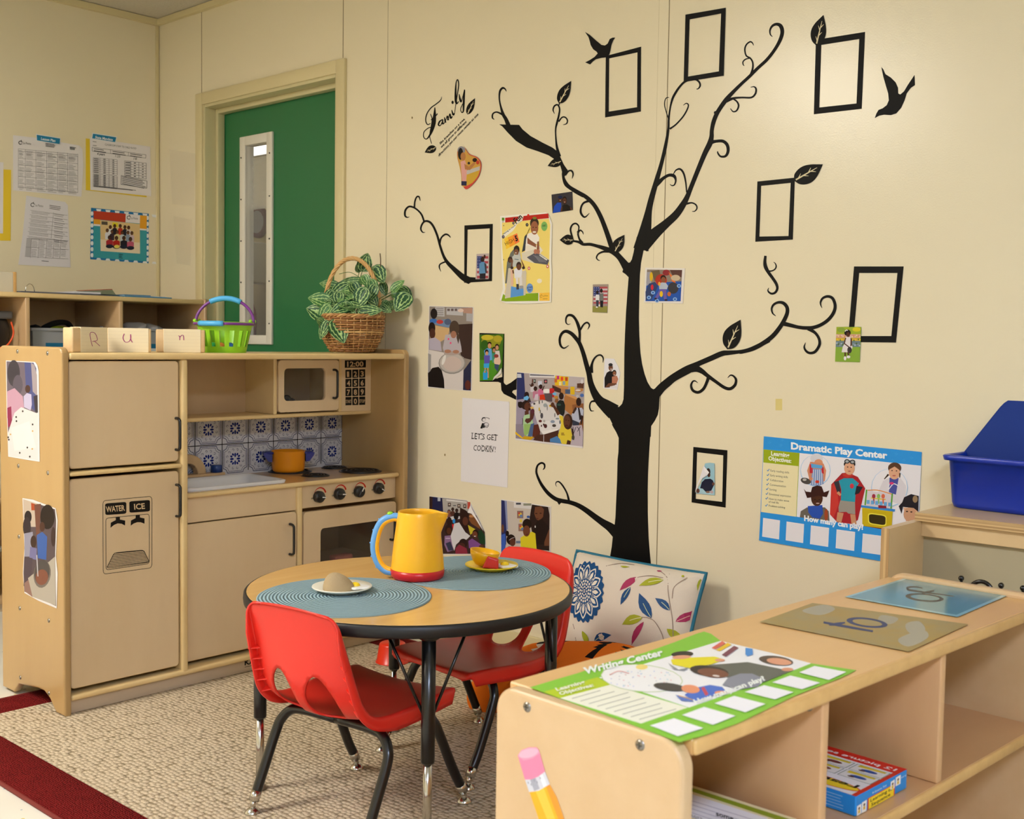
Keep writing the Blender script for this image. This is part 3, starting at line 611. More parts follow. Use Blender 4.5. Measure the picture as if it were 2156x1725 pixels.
# counter, sink, stove
ZC = KP(500, 1029, .027)[1]
ct = kpart(MB().box((.369, .027, ZC-.014), (WR0, .345, ZC), COUNTER), 'countertop')
kpart(MB().box((.369, .022, ZC-.0145), (WR0, .034, ZC+.0005), BIRCH_E, .006, 3), 'counter_edge')
AF = .042
kpart(MB().box((.369, AF, KP(500, 1090, AF)[1]), (KP(626, 1000, AF)[0], AF+.014, ZC-.014), BIRCH_D, .002, 1), 'sink_apron')
w0 = KP(627, 1100, .03)[0]; w1 = KP(638, 1100, .03)[0]
kpart(MB().box((w0, .03, .054), (w1, .34, ZC-.014), BIRCH_E, .006, 3), 'divider')
z1 = KP(450, 1088, AF)[1]; z1b = KP(600, 1080, AF)[1]
sd = door('sink_door', 0, AF-.012, .066, (z1+z1b)/2-.006, .373, w0-.004); handle(sd, 614, 1104, 1167, AF-.012)
kz0 = KP(700, 1064, AF)[1]
kp_ = kpart(MB().box((w1, AF, kz0), (WR0, AF+.014, ZC-.014), BIRCH_D, .002, 1), 'knob_panel')
oz1 = KP(720, 1066, AF)[1]; ow0, ow1 = w1+.004, KP(829.5, 1100, AF)[0]
def ring_plate(mb, outer, inner, y0, y1, m):
    n = len(outer); vs = [(x, y, z) for y in (y0, y1) for ring in (outer, inner) for (x, z) in ring]; fs = []
    for i in range(n):
        j = (i+1) % n
        fs += [(i, j, n+j, n+i), (2*n+i, 3*n+i, 3*n+j, 2*n+j), (i, 2*n+i, 2*n+j, j), (n+i, n+j, 3*n+j, 3*n+i)]
    return mb.add(vs, fs, m)
DG = mat('smoked_glass', (70, 64, 56), .05, spec=.7); DG.node_tree.nodes['Principled BSDF'].inputs['Alpha'].default_value = .2
wl, wt = KP(671, 1112, AF); wr_, wt2 = KP(797, 1096, AF)
wt = (wt+wt2)/2; wb = wt-.20
od = kpart(ring_plate(MB(), rrect(ow0, .066, ow1, oz1-.004, .012), rrect(wl, wb, wr_, wt, .014), AF-.010, AF+.008, BIRCH_D), 'oven_door')
MB().box((wl-.004, AF-.002, wb-.004), (wr_+.004, AF+.001, wt+.004), DG).build('oven_window', od)
handle(od, 826, 1079, 1136, AF-.010)
kpart(MB().box((w1, AF+.02, wb+.045), (WR0, .34, wb+.055), BIRCH_I), 'oven_shelf')
for i, (px, py) in enumerate(((675.5, 1047), (718.5, 1041), (760, 1036), (801, 1029))):
    w, z = KP(px, py, AF-.018)
    Mx = Matrix.Translation((w, AF, z)) @ Matrix.Rotation(PI/2, 4, 'X')
    k = MB().lathe([(.017, 0), (.0195, .002), (.0195, .016), (.017, .020), (0, .020)], BLKP, 28, Mx); k = k.build('stove_knob', kit)
    ang = [-8, -4, 62, -28][i]; c_, s_ = math.cos(math.radians(ang)), math.sin(math.radians(ang))
    g = MB(); Mr = Mx @ Matrix.Rotation(math.radians(ang), 4, 'Z')
    g.box((-.017, -.0045, .019), (.017, .0045, .0245), BLKP, .0025, 2, Mr); g.build('grip', k)
    MB().box((.002, -.0016, .0245), (.0165, .0016, .0252), WHITE, 0, 1, Mr).build('pointer', k)
    a = Art(lambda x, y: Vector((x, AF, y)), (0, -1, 0), base=.0003)
    w, z = KP(px-2, py-3, AF)
    pts = []; R_ = .0245
    for q in range(17):
        t = q/16; th = math.radians(185-170*t); pts.append((w+R_*math.cos(th), z+R_*math.sin(th)+.002, .0007+.0058*t))
    a.stroke(pts, '#c8301c', n=2); a.text('OFF', (w-.036, z-.009), (w-.026, z-.009), -.0055, INK, up=(0, -1), bold=.03)
    a.build('heat_mark', parent=kp_)
BURN = mat('burner_black', (30, 28, 28), .35)
for (pl_, pr_, py) in ((564, 657, 993.5), (633, 694, 1002), (713, 804, 993), (676, 733, 985.5)):
    pa = onplane((pl_+pr_)/2, py, (0, 0, ZC+ZK), (0, 0, 1)); qa = onplane(pl_, py, (0, 0, ZC+ZK), (0, 0, 1)); R_ = (pa-qa).length
    w, d_ = pa.y-YK, XK-pa.x
    b = MB().lathe([(0, .002), (R_*.98, .002), (R_, .0012), (R_, 0)], BURN, 40, Matrix.Translation((w, d_, ZC)))
    for q in range(4):
        rr = R_*(.25+.2*q); b.tube([(w+rr*math.cos(t), d_+rr*math.sin(t), ZC+.003) for t in [2*PI*k/36 for k in range(36)]], R_*.05, BURN, 6, closed=True)
    b.build('burner', kit)
# sink: white basin with a rolled rim
sa = onplane(520, 997, (0, 0, ZC+ZK+.008), (0, 0, 1)); sb = onplane(588, 1008, (0, 0, ZC+ZK+.008), (0, 0, 1)); sc_ = onplane(500, 1025, (0, 0, ZC+ZK), (0, 0, 1))
sx1 = max(sa.y, sb.y)-YK-.004; sy1 = XK-sa.x-.004; sy0 = .048; sx0 = .40
SINK = mat('sink_white', (238, 238, 240), .18)
s_ = MB(); prof = [(-.0, .0), (-.002, .008), (.004, .011), (.012, .009), (.018, .0), (.03, -.05), (.05, -.055)]
rings = []
for off, z in prof: rings.append([(x, y, ZC+z) for x, y in rrect(sx0+off, sy0+off, sx1-off, sy1-off, max(.03-off*.2, .01))])
n = len(rings[0]); vs = [p for r in rings for p in r]; fs = []
for i in range(len(rings)-1):
    for k in range(n): fs.append((i*n+k, i*n+(k+1) % n, (i+1)*n+(k+1) % n, (i+1)*n+k))
fs.append(tuple((len(rings)-1)*n+k for k in range(n)))
# cut the counter for the basin: the counter is rebuilt as a ring round it
bpy.data.objects.remove(ct)
cm = MB(); o_ = [(.369, .027), (WR0, .027), (WR0, .345), (.369, .345)]
cm.box((.369, .027, ZC-.014), (sx0+.01, .345, ZC), COUNTER); cm.box((sx1-.01, .027, ZC-.014), (WR0, .345, ZC), COUNTER); cm.box((sx0+.01, .027, ZC-.014), (sx1-.01, sy0+.01, ZC), COUNTER); cm.box((sx0+.01, sy1-.01, ZC-.014), (sx1-.01, .345, ZC), COUNTER)
kpart(cm, 'countertop')
kpart(s_.add(vs, fs, SINK, True), 'sink_basin')
# tap
w_a, z_a = KP(476, 996, .325); zc0 = ZC
pb = .29
tb = kpart(MB().box((.375, pb, zc0), (KP(475, 993, pb)[0], .335, zc0+.018), BIRCH_I, .003), 'tap_base')
wr = KP(436, 990, pb)[0]; R1 = KP(420, 956, pb)[1]-(zc0+.018); R0 = R1*.55
arch = [(wr-R1+R1*math.cos(t), zc0+.018+R1*math.sin(t)) for t in [PI/2*k/8 for k in range(9)]]+[(wr-R1-.02, zc0+.018+R1), (wr-R1-.02, zc0+.018+R1-(R1-R0))]+[(wr-R1+R0*math.cos(t), zc0+.018+R0*math.sin(t)) for t in [PI/2*(8-k)/8 for k in range(9)]]
kpart(MB().prism(arch, pb+.004, pb+.036, BIRCH_I, 'y', bev=.002, seg=1), 'tap_spout')
MB().lathe([(0, 0), (.012, 0), (.012, .022), (0, .022)], WHITE, 16, Matrix.Translation((wr-R1-.006, pb+.02, zc0+.018+R0-.022))).build('tap_nozzle', kit)
wb_, _ = KP(457.5, 983, pb+.015)
kpart(MB().lathe([(0, .0), (.0185, 0), (.0185, .022), (.016, .024), (0, .024)], mat('knob_blue', (30, 62, 128), .4), 24, Matrix.Translation((wb_, pb+.02, zc0+.018))), 'tap_knob', None, 'blue tap knob')
# tile backsplash
TD = .345
kpart(MB().box((.369, TD, ZC-.01), (WR0, TD+.012, .82), BIRCH_I), 'back_panel')
tile_w = (KP(674, 900, TD)[0]-KP(466, 900, TD)[0])/4; xr = KP(674, 900, TD)[0]+tile_w-.004; zmid = (KP(721, 921, TD)[1]+KP(466, 934, TD)[1])/2
bs_ = kpart(MB().box((.369, TD-.003, ZC), (WR0-.001, TD, .82), ink('#dcdadf', .2)), 'tile_backsplash')
NV, GR = '#16287c', '#3e4668'
a = Art(lambda x, y: Vector((x, TD-.003, y)), (0, -1, 0), base=.0002, step=2e-6)
xl = KP(466, 900, TD)[0]
for ci in range(-2, 5):
    for ri in (0, 1):
        cx = xl+(ci+.5)*tile_w; cy = zmid+(.5-ri)*tile_w; h = tile_w/2
        if cx-h*.98 < .372 and ci < -1: continue
        for s1, w in ((.90, .0022), (.80, .0014)):
            nt_ = .30 if s1 > .85 else .30
            e = h*s1; q = []
            for sx, sy in ((1, 1), (-1, 1), (-1, -1), (1, -1)):
                r_ = h*nt_; ccx, ccy = cx+sx*e, cy+sy*e
                ar = [(ccx-sx*r_*math.cos(t), ccy-sy*r_*math.sin(t)) for t in [PI/2*k/4 for k in range(5)]]
                # walk order keeps the outline going round
                q += ar[::-1] if sx*sy > 0 else ar
            for i in range(len(q)): a.stroke([q[i], q[(i+1) % len(q)]], GR, w)
        for k in range(12):
            t = 2*PI*k/12; r1 = h*(.15 if k % 3 == 0 else .26); r2 = h*(.40)
            r1 = h*.1 if k % 3 == 0 else h*.24; r2 = h*.40 if k % 3 == 0 else h*.43
            mx, my = cx+(r1+r2)/2*math.cos(t), cy+(r1+r2)/2*math.sin(t); a.poly(ellp(mx, my, (r2-r1)/2, h*.07, 8, t), NV)
        for k in range(12):
            t = 2*PI*(k+.5)/12; R_ = h*.62
            a.stroke([(cx+R_*math.cos(t+.1), cy+R_*math.sin(t+.1)), (cx+h*.70*math.cos(t), cy+h*.70*math.sin(t)), (cx+R_*math.cos(t-.12), cy+R_*math.sin(t-.12)), (cx+h*.54*math.cos(t), cy+h*.54*math.sin(t))], '#5a5f7c', .0015, 3)
for ci in range(-2, 5):
    x = xl+ci*tile_w
    if .372 < x < WR0-.006: a.stroke([(x, ZC+.012), (x, .79)], '#1e1c20', .0028)
a.stroke([(.37, zmid), (WR0-.004, zmid)], '#1e1c20', .0028)
a.build('tile_print', parent=bs_)
# microwave cabinet
MD = .177
msh = KP(782, 864, MD)[1]
kpart(MB().box((.369, MD, msh-.013), (WR0, TD, msh), BIRCH_E, .004, 2), 'cabinet_shelf')
p0 = KP(577, 800, MD)[0]; p1 = KP(582, 800, MD)[0]+.004
kpart(MB().box((p0, MD+.001, msh), (p1, TD, .978), BIRCH_E, .002, 1), 'partition')
q0 = KP(712, 800, MD)[0]; q1 = KP(719.5, 800, MD)[0]
kpart(MB().box((q0+.002, MD-.002, msh), (q1, TD, .978), BIRCH_E, .002, 1), 'partition')
kpart(MB().box((.369, TD-.004, msh), (WR0, TD+.008, .978), BIRCH_I), 'back_panel')
mz0, mz1 = msh+.006, .972
wl, wt = KP(597, 776, MD); wr_, wb = KP(683.5, 842, MD)
md = kpart(ring_plate(MB(), rrect(p1+.002, mz0, q0, mz1, .012), rrect(wl, wb, wr_, wt, .014), MD-.004, MD+.010, BIRCH_D), 'microwave_door')
MB().box((wl-.004, MD+.004, wb-.004), (wr_+.004, MD+.006, wt+.004), DG).build('microwave_window', md)
handle(md, 706, 779, 838, MD-.004)
kp2 = kpart(MB().box((q1, MD+.004, msh), (WR0, MD+.016, .978), BIRCH_D), 'keypad_panel')
a = Art(lambda x, y: Vector((KP(580+x/7.434, 740+y/7.434, MD+.004)[0], MD+.004, KP(580+x/7.434, 740+y/7.434, MD+.004)[1])), (0, -1, 0), base=.0003)
TN = '#cdae86'
a.poly([(1085, 142), (1415, 137), (1413, 252), (1083, 258)], INK); a.text('12:00', (1122, 240), (1378, 236), 82, TN, bold=.03)
ks = [['1', '2', '3'], ['4', '5', '6'], ['7', '8', '9'], ['START', '0', 'STOP']]
for r in range(4):
    for c_ in range(3):
        x = 1094+c_*107; y = 290+r*142-c_*3
        a.poly([(x, y), (x+95, y-3), (x+95, y+126), (x, y+130)], INK); t = ks[r][c_]
        if len(t) > 1: a.text(t, (x+6, y+94), (x+90, y+92), 52, TN, bold=.02)
        else: a.text(t, (x+24, y+108), (x+(60 if t == '1' else 74), y+107), 84, TN, bold=.03)
a.build('keypad_print', parent=kp2)
# dark toy grapes in the microwave
GRP = mat('toy_grape', (36, 36, 44), .25)
g = thing('toy_grapes', 'bunch of dark toy grapes behind the microwave window', 'toy food', (XK-MD-.05, YK+KP(606, 830, MD+.05)[0]+.012, ZK+msh))
for k, (a_, b_, r_) in enumerate(((-.02, .020, .02), (.0, .016, .016), (.022, .014, .014), (.04, .012, .012), (-.012, .045, .016), (.012, .036, .014), (.03, .03, .010), (.055, .01, .010))):
    MB().ball((-.006*(k % 3), a_, max(b_, r_+.0005)), r_, GRP, 14, 10).build('grape', g)
ob = thing('toy_steak', 'pink toy food block seen through the oven window', 'toy food', (XK-.12, YK+KP(722, 1170, .12)[0], ZK+wb))
bpy.data.objects.remove(ob)
wo, zo = KP(718, 1176, .11); ob = MB().box((-.02, -.04, 0), (.02, .04, .03), mat('toy_pink', (206, 122, 110), .5), .008).build('toy_sandwich')
ob.location = (XK-.11, YK+wo, ZK+[o for o in kit.children if o.name == 'oven_shelf'][0].data.vertices[0].co.z+.0)
zsurf = max(v.co.z for v in [o for o in kit.children if o.name.startswith('oven_shelf')][0].data.vertices); ob.location.z = ZK+zsurf
setp(ob, 'pink toy sandwich block behind the oven window', 'toy food')
# pot on the rear left burner
POT = mat('pot_orange', (238, 150, 24), .3); PB = mat('handle_blue', (30, 40, 130), .35)
pc = onplane(607, 995, (0, 0, ZC+ZK), (0, 0, 1)); r_ = .5*((onplane(642, 985, (pc.x, pc.y, 0), FW)-onplane(572, 985, (pc.x, pc.y, 0), FW)).length)
ph = (onplane(607, 946, (pc.x, pc.y, 0), FW)-onplane(607, 992, (pc.x, pc.y, 0), FW)).length*.92
pot = thing('toy_pot', 'orange toy cooking pot with blue handles on the rear burner', 'toy pot', (pc.x, pc.y, ZK+ZC+.0045))
MB().lathe([(0, 0), (r_*.86, 0), (r_*.94, .006), (r_*.97, .02), (r_, ph), (r_*1.01, ph+.002), (r_*.96, ph+.001), (r_*.92, .02), (0, .008)], POT, 40).build('pot_body', pot)
# the two handles: one to the left (towards the camera's left), one to the right behind
pv = (RT-FW*RT.dot(FW)); 
for sgn, tw in ((-1, .25), (1, .25)):
    dirv = (Vector((RT.x, RT.y, 0)).normalized()*sgn + Vector((FW.x, FW.y, 0)).normalized()*(.35 if sgn > 0 else -.3)).normalized()
    ang = math.atan2(dirv.y, dirv.x); Mr = Matrix.Rotation(ang, 4, 'Z')
    h = MB(); h.prism([(r_*.9, -.028), (r_*1.04, -.03), (r_*1.42, -.02), (r_*1.5, .0), (r_*1.5, .004), (r_*1.42, .022), (r_*1.04, .03), (r_*.9, .028)], ph-.008, ph-.001, PB, 'z', bev=.002, seg=1, M=Mr)
    h.prism([(r_*.97, ph-.036), (r_*1.2, ph-.034), (r_*1.45, ph-.014), (r_*1.5, ph-.004), (r_*.97, ph-.003)], -.003, .003, PB, 'y', M=Mr @ Matrix.Translation((0, .022, 0)))
    h.prism([(r_*.97, ph-.036), (r_*1.2, ph-.034), (r_*1.45, ph-.014), (r_*1.5, ph-.004), (r_*.97, ph-.003)], -.003, .003, PB, 'y', M=Mr @ Matrix.Translation((0, -.022, 0)))
    h.box((r_*.985, -.024, ph-.036), (r_*1.04, .024, ph-.003), PB, .002, 1, Mr)
    ho = h.build('pot_handle', pot)
    MB().ball((r_*1.05, 0, ph-.02), (.004, .005, .005), POT, 10, 8, Mr).build('rivet', ho)

# photos taped on the kitchen's left side
yl = YK+WL0-.0003
def onK(): return Art(mapper('K5', (0, yl, 0), (0, 1, 0)), (0, -1, 0), base=.001)
a = onK(); a.plate([(38, 112), (214, 122), (228, 142), (236, 180), (242, 726), (150, 712), (52, 695), (42, 400)], '#dcd8da', lift=.0004)
a.poly([(42, 118), (205, 126), (222, 160), (230, 715), (55, 690), (46, 400)], '#6a5f6a'); a.poly([(150, 124), (205, 127), (222, 165), (226, 430), (190, 400), (160, 300)], '#4a5080')
a.poly([(190, 126), (210, 140), (226, 200), (228, 330), (200, 300)], '#9a8f94'); a.ell(85, 190, 38, 80, '#3c3840'); a.ell(110, 260, 30, 60, '#57505c'); a.poly([(46, 300), (90, 280), (140, 330), (150, 420), (60, 480), (46, 460)], '#b890a4'); a.poly([(46, 400), (70, 390), (76, 500), (50, 520)], '#8a3050')
a.ell(170, 285, 16, 24, '#4a3430'); a.poly([(145, 330), (165, 310), (192, 318), (195, 380), (188, 415), (148, 395)], '#b8b0cc'); a.poly([(205, 330), (230, 320), (232, 430), (215, 425)], '#3a343c')
a.poly([(130, 395), (232, 435), (232, 715), (55, 690), (48, 560), (90, 430)], '#d4d0d0'); a.poly([(70, 520), (180, 480), (220, 640), (90, 660)], '#dedbd8')
for x, y in ((100, 455), (102, 480), (140, 420), (200, 500), (52, 578), (56, 592), (168, 640), (122, 672), (183, 695)): a.ell(x, y, 5, 6, '#3a3432')
for x, y in ((200, 540), (66, 560), (198, 648)): a.ell(x, y, 5, 5, '#c8a060')
a.build('taped_photo', 'photo of a white craft table taped high on the kitchen side', 'photo')
a = onK(); a.plate([(138, 946), (200, 955), (338, 1008), (350, 1080), (340, 1300), (350, 1400), (345, 1614), (240, 1570), (150, 1520), (140, 1400), (150, 1250)], '#d8d4d4', lift=.0004)
a.poly([(142, 952), (335, 1014), (342, 1080), (336, 1300), (342, 1600), (150, 1512), (144, 1400), (152, 1250)], '#55484c'); a.poly([(142, 952), (230, 980), (225, 1120), (146, 1120)], '#b8a898'); a.poly([(190, 975), (215, 982), (214, 1020), (192, 1020)], '#a04828')
a.ell(172, 1060, 22, 38, '#221c20'); a.ell(165, 1120, 24, 60, '#332a2e'); a.poly([(150, 1160), (200, 1150), (215, 1300), (150, 1300)], '#8c8a9c'); a.ell(290, 1060, 44, 75, '#241a18'); a.poly([(210, 985), (250, 980), (240, 1180), (222, 1180)], '#6a4438')
a.ell(258, 1120, 16, 30, '#4a2e24'); a.poly([(225, 1170), (258, 1150), (288, 1180), (282, 1320), (232, 1310)], '#3a5a9c'); a.ell(205, 1210, 18, 38, '#3a2822'); a.poly([(185, 1240), (225, 1250), (222, 1320), (180, 1310)], '#6f6c94'); a.ell(325, 1180, 14, 60, '#3a2a28')
a.poly([(150, 1300), (200, 1310), (190, 1440), (146, 1480)], '#4c4048'); a.poly([(172, 1430), (300, 1330), (335, 1300), (340, 1596), (190, 1540)], '#a89f92'); a.poly([(150, 1460), (175, 1440), (200, 1545), (152, 1510)], '#8a6a60')
a.ell(258, 1405, 52, 85, '#6f665f', .12); a.ell(257, 1395, 46, 76, '#4c4644', .12); a.ell(256, 1425, 38, 48, '#7a4c3c', .12); a.stroke([(225, 1290), (232, 1420)], '#b0aeb4', 6)
a.build('taped_photo', 'photo of children mixing in a bowl taped lower on the kitchen side', 'photo')

# ------------------------------------------------------------------ on top of the kitchen
ZT = ZK+.9972
BLK = wood('block_maple', (228, 198, 152), (214, 180, 132), grain=(6, 40, 40)); WRAP = mat('paper_wrap', (238, 224, 190), .6); RUL = ink('#d8c8a8')
def block(px0, px1, X, rot, L, label, letter, w0=.1, w1=.9):
    pc_ = onplane((px0+px1)/2, 715, (X, 0, 0), (1, 0, 0)); o = thing('wooden_block', label, 'block', (X, pc_.y, ZT), math.radians(rot), 'word blocks on the kitchen')
    H, D = .069, .035
    MB().box((-L/2, -D/2, 0), (L/2, D/2, H), BLK, .004, 2).build('block_body', o)
    a0, a1 = -L/2+L*w0, -L/2+L*w1
    wr = MB().box((a0, -D/2-.0012, -.0), (a1, D/2+.0012, H+.0014), WRAP, .0008, 1).build('paper_wrap', o)
    A_ = Art(lambda x, y: Vector((a0+(a1-a0)*x, -D/2-.0012, H*(1-y))), (0, -1, 0), base=.0003, step=3e-5)
    for k in range(6): A_.stroke([(0.01, .12+k*.15), (.99, .13+k*.15)], '#dccdb0', .006)
    for st in letter: A_.stroke(st, '#a03a78', .022)
    A_.build('letter_print', parent=wr)
block(146, 213, 1.665, 112, .138, 'short-looking wooden block with handwritten capital R, leftmost of the row', [[(.42, .75), (.36, .5), (.34, .22), (.48, .2), (.56, .3), (.6, .5), (.42, .56)], [(.5, .55), (.62, .66), (.7, .74)]], .22, 1.0)
block(215, 313, 1.62, 62, .142, 'wooden block with handwritten u between the R and n blocks', [[(.40, .22), (.37, .4), (.42, .56), (.52, .54), (.56, .38), (.555, .24)], [(.555, .24), (.56, .45), (.6, .58)]], .16, .95)
block(330, 430, 1.62, 62, .142, 'wooden block with handwritten n beside the green basket', [[(.40, .26), (.43, .32), (.43, .46)], [(.43, .34), (.49, .24), (.53, .28), (.54, .46)]], .15, .91)
# green toy basket
GREEN = mat('basket_green', (150, 214, 40), .3); PURP = mat('handle_purple', (118, 50, 140), .35); SKY = mat('grip_blue', (80, 176, 232), .35)
XB_ = 1.60; pc_ = onplane(473, 715, (XB_, 0, 0), (1, 0, 0)); dep = (pc_-CP).dot(FW); u_ = dep/FPX
rt, rb, hb = 58*u_, 44*u_, 64*u_
gb = thing('toy_basket', 'lime green slotted toy basket with purple and blue handles', 'basket', (XB_, pc_.y, ZT))
m = MB(); ns = 96; lev = [0, .14, .2, .72, .78, .86, .88, 1.0]
def rad(t): return rb+(rt-rb)*t
for k in range(ns):
    a0, a1 = 2*PI*k/ns, 2*PI*(k+1)/ns
    for i in range(len(lev)-1):
        if 1 <= i <= 3 and (k % 6) in (0, 1, 2) and i == 2: continue
        t0, t1 = lev[i], lev[i+1]; e0 = .004 if i >= 5 else 0
        for rr, fl in ((0, 0), (-.003, 1)):
            q = [((rad(t0)+rr+e0)*math.cos(a0), (rad(t0)+rr+e0)*math.sin(a0), hb*t0), ((rad(t0)+rr+e0)*math.cos(a1), (rad(t0)+rr+e0)*math.sin(a1), hb*t0), ((rad(t1)+rr+e0)*math.cos(a1), (rad(t1)+rr+e0)*math.sin(a1), hb*t1), ((rad(t1)+rr+e0)*math.cos(a0), (rad(t1)+rr+e0)*math.sin(a0), hb*t1)]
            m.add(q, [(0, 1, 2, 3) if not fl else (3, 2, 1, 0)], GREEN, True)
m.lathe([(0, .003), (rb, .003), (rb, 0), (0, 0)], GREEN, 48, smooth=False)
m.lathe([(rt+.001, hb), (rt+.007, hb), (rt+.007, hb-.009), (rt+.001, hb-.010)], GREEN, 48)
m.build('tub', gb)
hd = math.atan2(RT.y, RT.x)
Mh = Matrix.Rotation(hd, 4, 'Z'); RH = 61*u_; HH = 52*u_
def arcp(a0, a1, n, ty, lift): return [(RH*math.cos(t), ty*math.sin(t), hb-.003+lift*math.sin(t)) for t in [math.radians(a0+(a1-a0)*k/n) for k in range(n+1)]]
h1 = MB().tube(arcp(-4, 184, 24, .012, HH), .0048, PURP, 10, M=Mh).build('handle', gb); MB().tube(arcp(58, 122, 10, .012, HH), .0085, SKY, 12, M=Mh).build('grip', h1)
h2 = MB().tube([(p[0], -(rt+.008)*math.sin(math.radians(2+176*k/24)), hb-.006) for k, p in enumerate(arcp(2, 178, 24, 0, 0))], .0045, PURP, 10, M=Mh).build('handle', gb)
MB().tube([(RH*math.cos(t), -(rt+.008)*math.sin(t), hb-.006) for t in [math.radians(78+52*k/8) for k in range(9)]], .0085, SKY, 12, M=Mh).build('grip', h2)
for sx in (-1, 1):
    for dx in (-.012, .012): MB().ball((sx*(RH-.004)+dx*.3, dx, hb+.003), .006, GREEN, 10, 8, Mh).build('clip', gb)
for k, (x, y, c, lab) in enumerate(((-.03, -.028, (40, 150, 70), 'green toy ball in the slotted basket'), (-.004, -.034, (236, 140, 60), 'orange toy ball in the slotted basket'), (.024, -.03, (60, 120, 210), 'blue toy ball in the slotted basket'), (.012, .01, (230, 232, 236), 'white toy ball in the slotted basket'), (-.022, .012, (196, 50, 60), 'red toy ball in the slotted basket'))):
    v = Mh @ Vector((x, y, .0175)); o = MB().ball((0, 0, 0), .0145, mat('ball_%d' % k, c, .3), 16, 10).build('toy_ball'); o.location = (XB_+v.x, pc_.y+v.y, ZT+v.z); setp(o, lab, 'ball')
# wicker basket with artificial plant
XW = 1.56; pc_ = onplane(741, 715, (XW, 0, 0), (1, 0, 0)); dep = (pc_-CP).dot(FW); u_ = dep/FPX
WK = [mat('wicker_dark', (150, 100, 56), .45), mat('wicker_mid', (176, 128, 76), .45), mat('wicker_light', (212, 170, 110), .45)]
wb = thing('wicker_basket', 'round brown wicker basket with tall arched handle on the kitchen top', 'basket', (XW, pc_.y, ZT))
rw, hw = 66*u_, 76*u_
def wr_(t): return rw*(.66+.36*math.sin(min(1, t*1.25)*PI/2)-.03*t)
m = MB(); NS = 30; rows = 15
for r in range(rows):
    t = (r+.5)/rows; z = .004+(hw-.006)*t; pts = []
    for k in range(NS*4):
        a_ = 2*PI*k/(NS*4); off = .0032*math.cos(NS/2*a_+PI*(r % 2)); R_ = wr_(t)+off; pts.append((R_*math.cos(a_), R_*math.sin(a_), z+.0012*math.sin(3*a_+r)))
    m.tube(pts, .0037, WK[(r*7) % 3 if r % 4 == 0 else (r % 2)], 6, closed=True)
m.lathe([(0, .003), (wr_(0), .003), (wr_(0), .006), (0, .006)], WK[0], 32)
m.build('weave', wb)
m = MB()
for k in range(NS):
    a_ = 2*PI*k/NS; m.tube([(wr_(t)*math.cos(a_), wr_(t)*math.sin(a_), .003+(hw-.004)*t) for t in [j/6 for j in range(7)]], .0022, WK[2], 5)
m.build('stakes', wb)
m = MB()
for s_ in range(3):
    pts = []
    for k in range(120):
        a_ = 2*PI*k/120; ph = a_*14+s_*2*PI/3; R_ = wr_(1)+.004*math.cos(ph); pts.append((R_*math.cos(a_), R_*math.sin(a_), hw+.002+.004*math.sin(ph)))
    m.tube(pts, .0038, WK[1+s_ % 2], 6, closed=True)
m.build('rim', wb)
m = MB(); hh = 198*u_-hw; Mw = Matrix.Rotation(hd+.0, 4, 'Z')
HN = mat('wicker_handle', (214, 168, 104), .45)
for s_ in range(4):
    pts = []
    for k in range(101):
        t = PI*k/100; ph = t*11+s_*PI/2; rx = 59*u_
        R_ = .0042
        p = Vector((rx*math.cos(t)*(1+.06*math.sin(t)), 0, hw*.8+(hh+hw*.2)*math.sin(t)**.92)); nrm = Vector((math.cos(t), 0, math.sin(t)))
        pts.append(p+nrm*R_*math.cos(ph)+Vector((0, 1, 0))*R_*math.sin(ph))
    m.tube(pts, .0042, HN if s_ % 2 else WK[2], 6, M=Mw)
m.build('handle', wb)
# plant: striped leaves on thin stems
LG, LP, LST = mat('leaf_dark', (38, 84, 48), .4, spec=.4), mat('leaf_pale', (168, 200, 128), .45), mat('stem_green', (70, 110, 50), .6)
LG2 = mat('leaf_mid', (62, 116, 58), .4)
pl_ = thing('artificial_plant', 'bushy green plant with pale striped leaves in the wicker basket', 'plant', (XW, pc_.y, ZT+hw*.75))
org = Vector((XW, pc_.y, ZT+hw*.75))
fol = MB(); stm = MB(); rnd = random.Random(11)
def leaf(base, tip, wid, nrm, droop=.15, dk=LG):
    ax = tip-base; L = ax.length; ax.normalize(); sd = ax.cross(nrm).normalized(); nn = sd.cross(ax).normalized()
    nu, nv = 18, 22; vs = []
    for j in range(nv+1):
        t = j/nv; w = wid*.5*min(1, 2.25*math.sqrt(t)*(1-t)**.85)
        for i in range(nu+1):
            u = -1+2*i/nu
            vs.append(base+ax*(L*(t-.10*(abs(u)**2)*(1-t)*(t < .35)))+sd*(w*u)+nn*(.12*w*(1-abs(u))**1.5*-1+.04*L*math.sin(PI*t)-droop*L*t*t*.5+.12*w*(u*u)))
    pal, drk = [], []
    for j in range(nv):
        for i in range(nu):
            t = (j+.5)/nv; u = abs(-1+2*(i+.5)/nu); s_ = u*2.3+t*1.3+.15
            (pal if (s_ % 1) < .34 else drk).append((j*(nu+1)+i, j*(nu+1)+i+1, (j+1)*(nu+1)+i+1, (j+1)*(nu+1)+i))
    fol.add(vs, drk, dk, True); fol.add(vs, pal, LP, True)
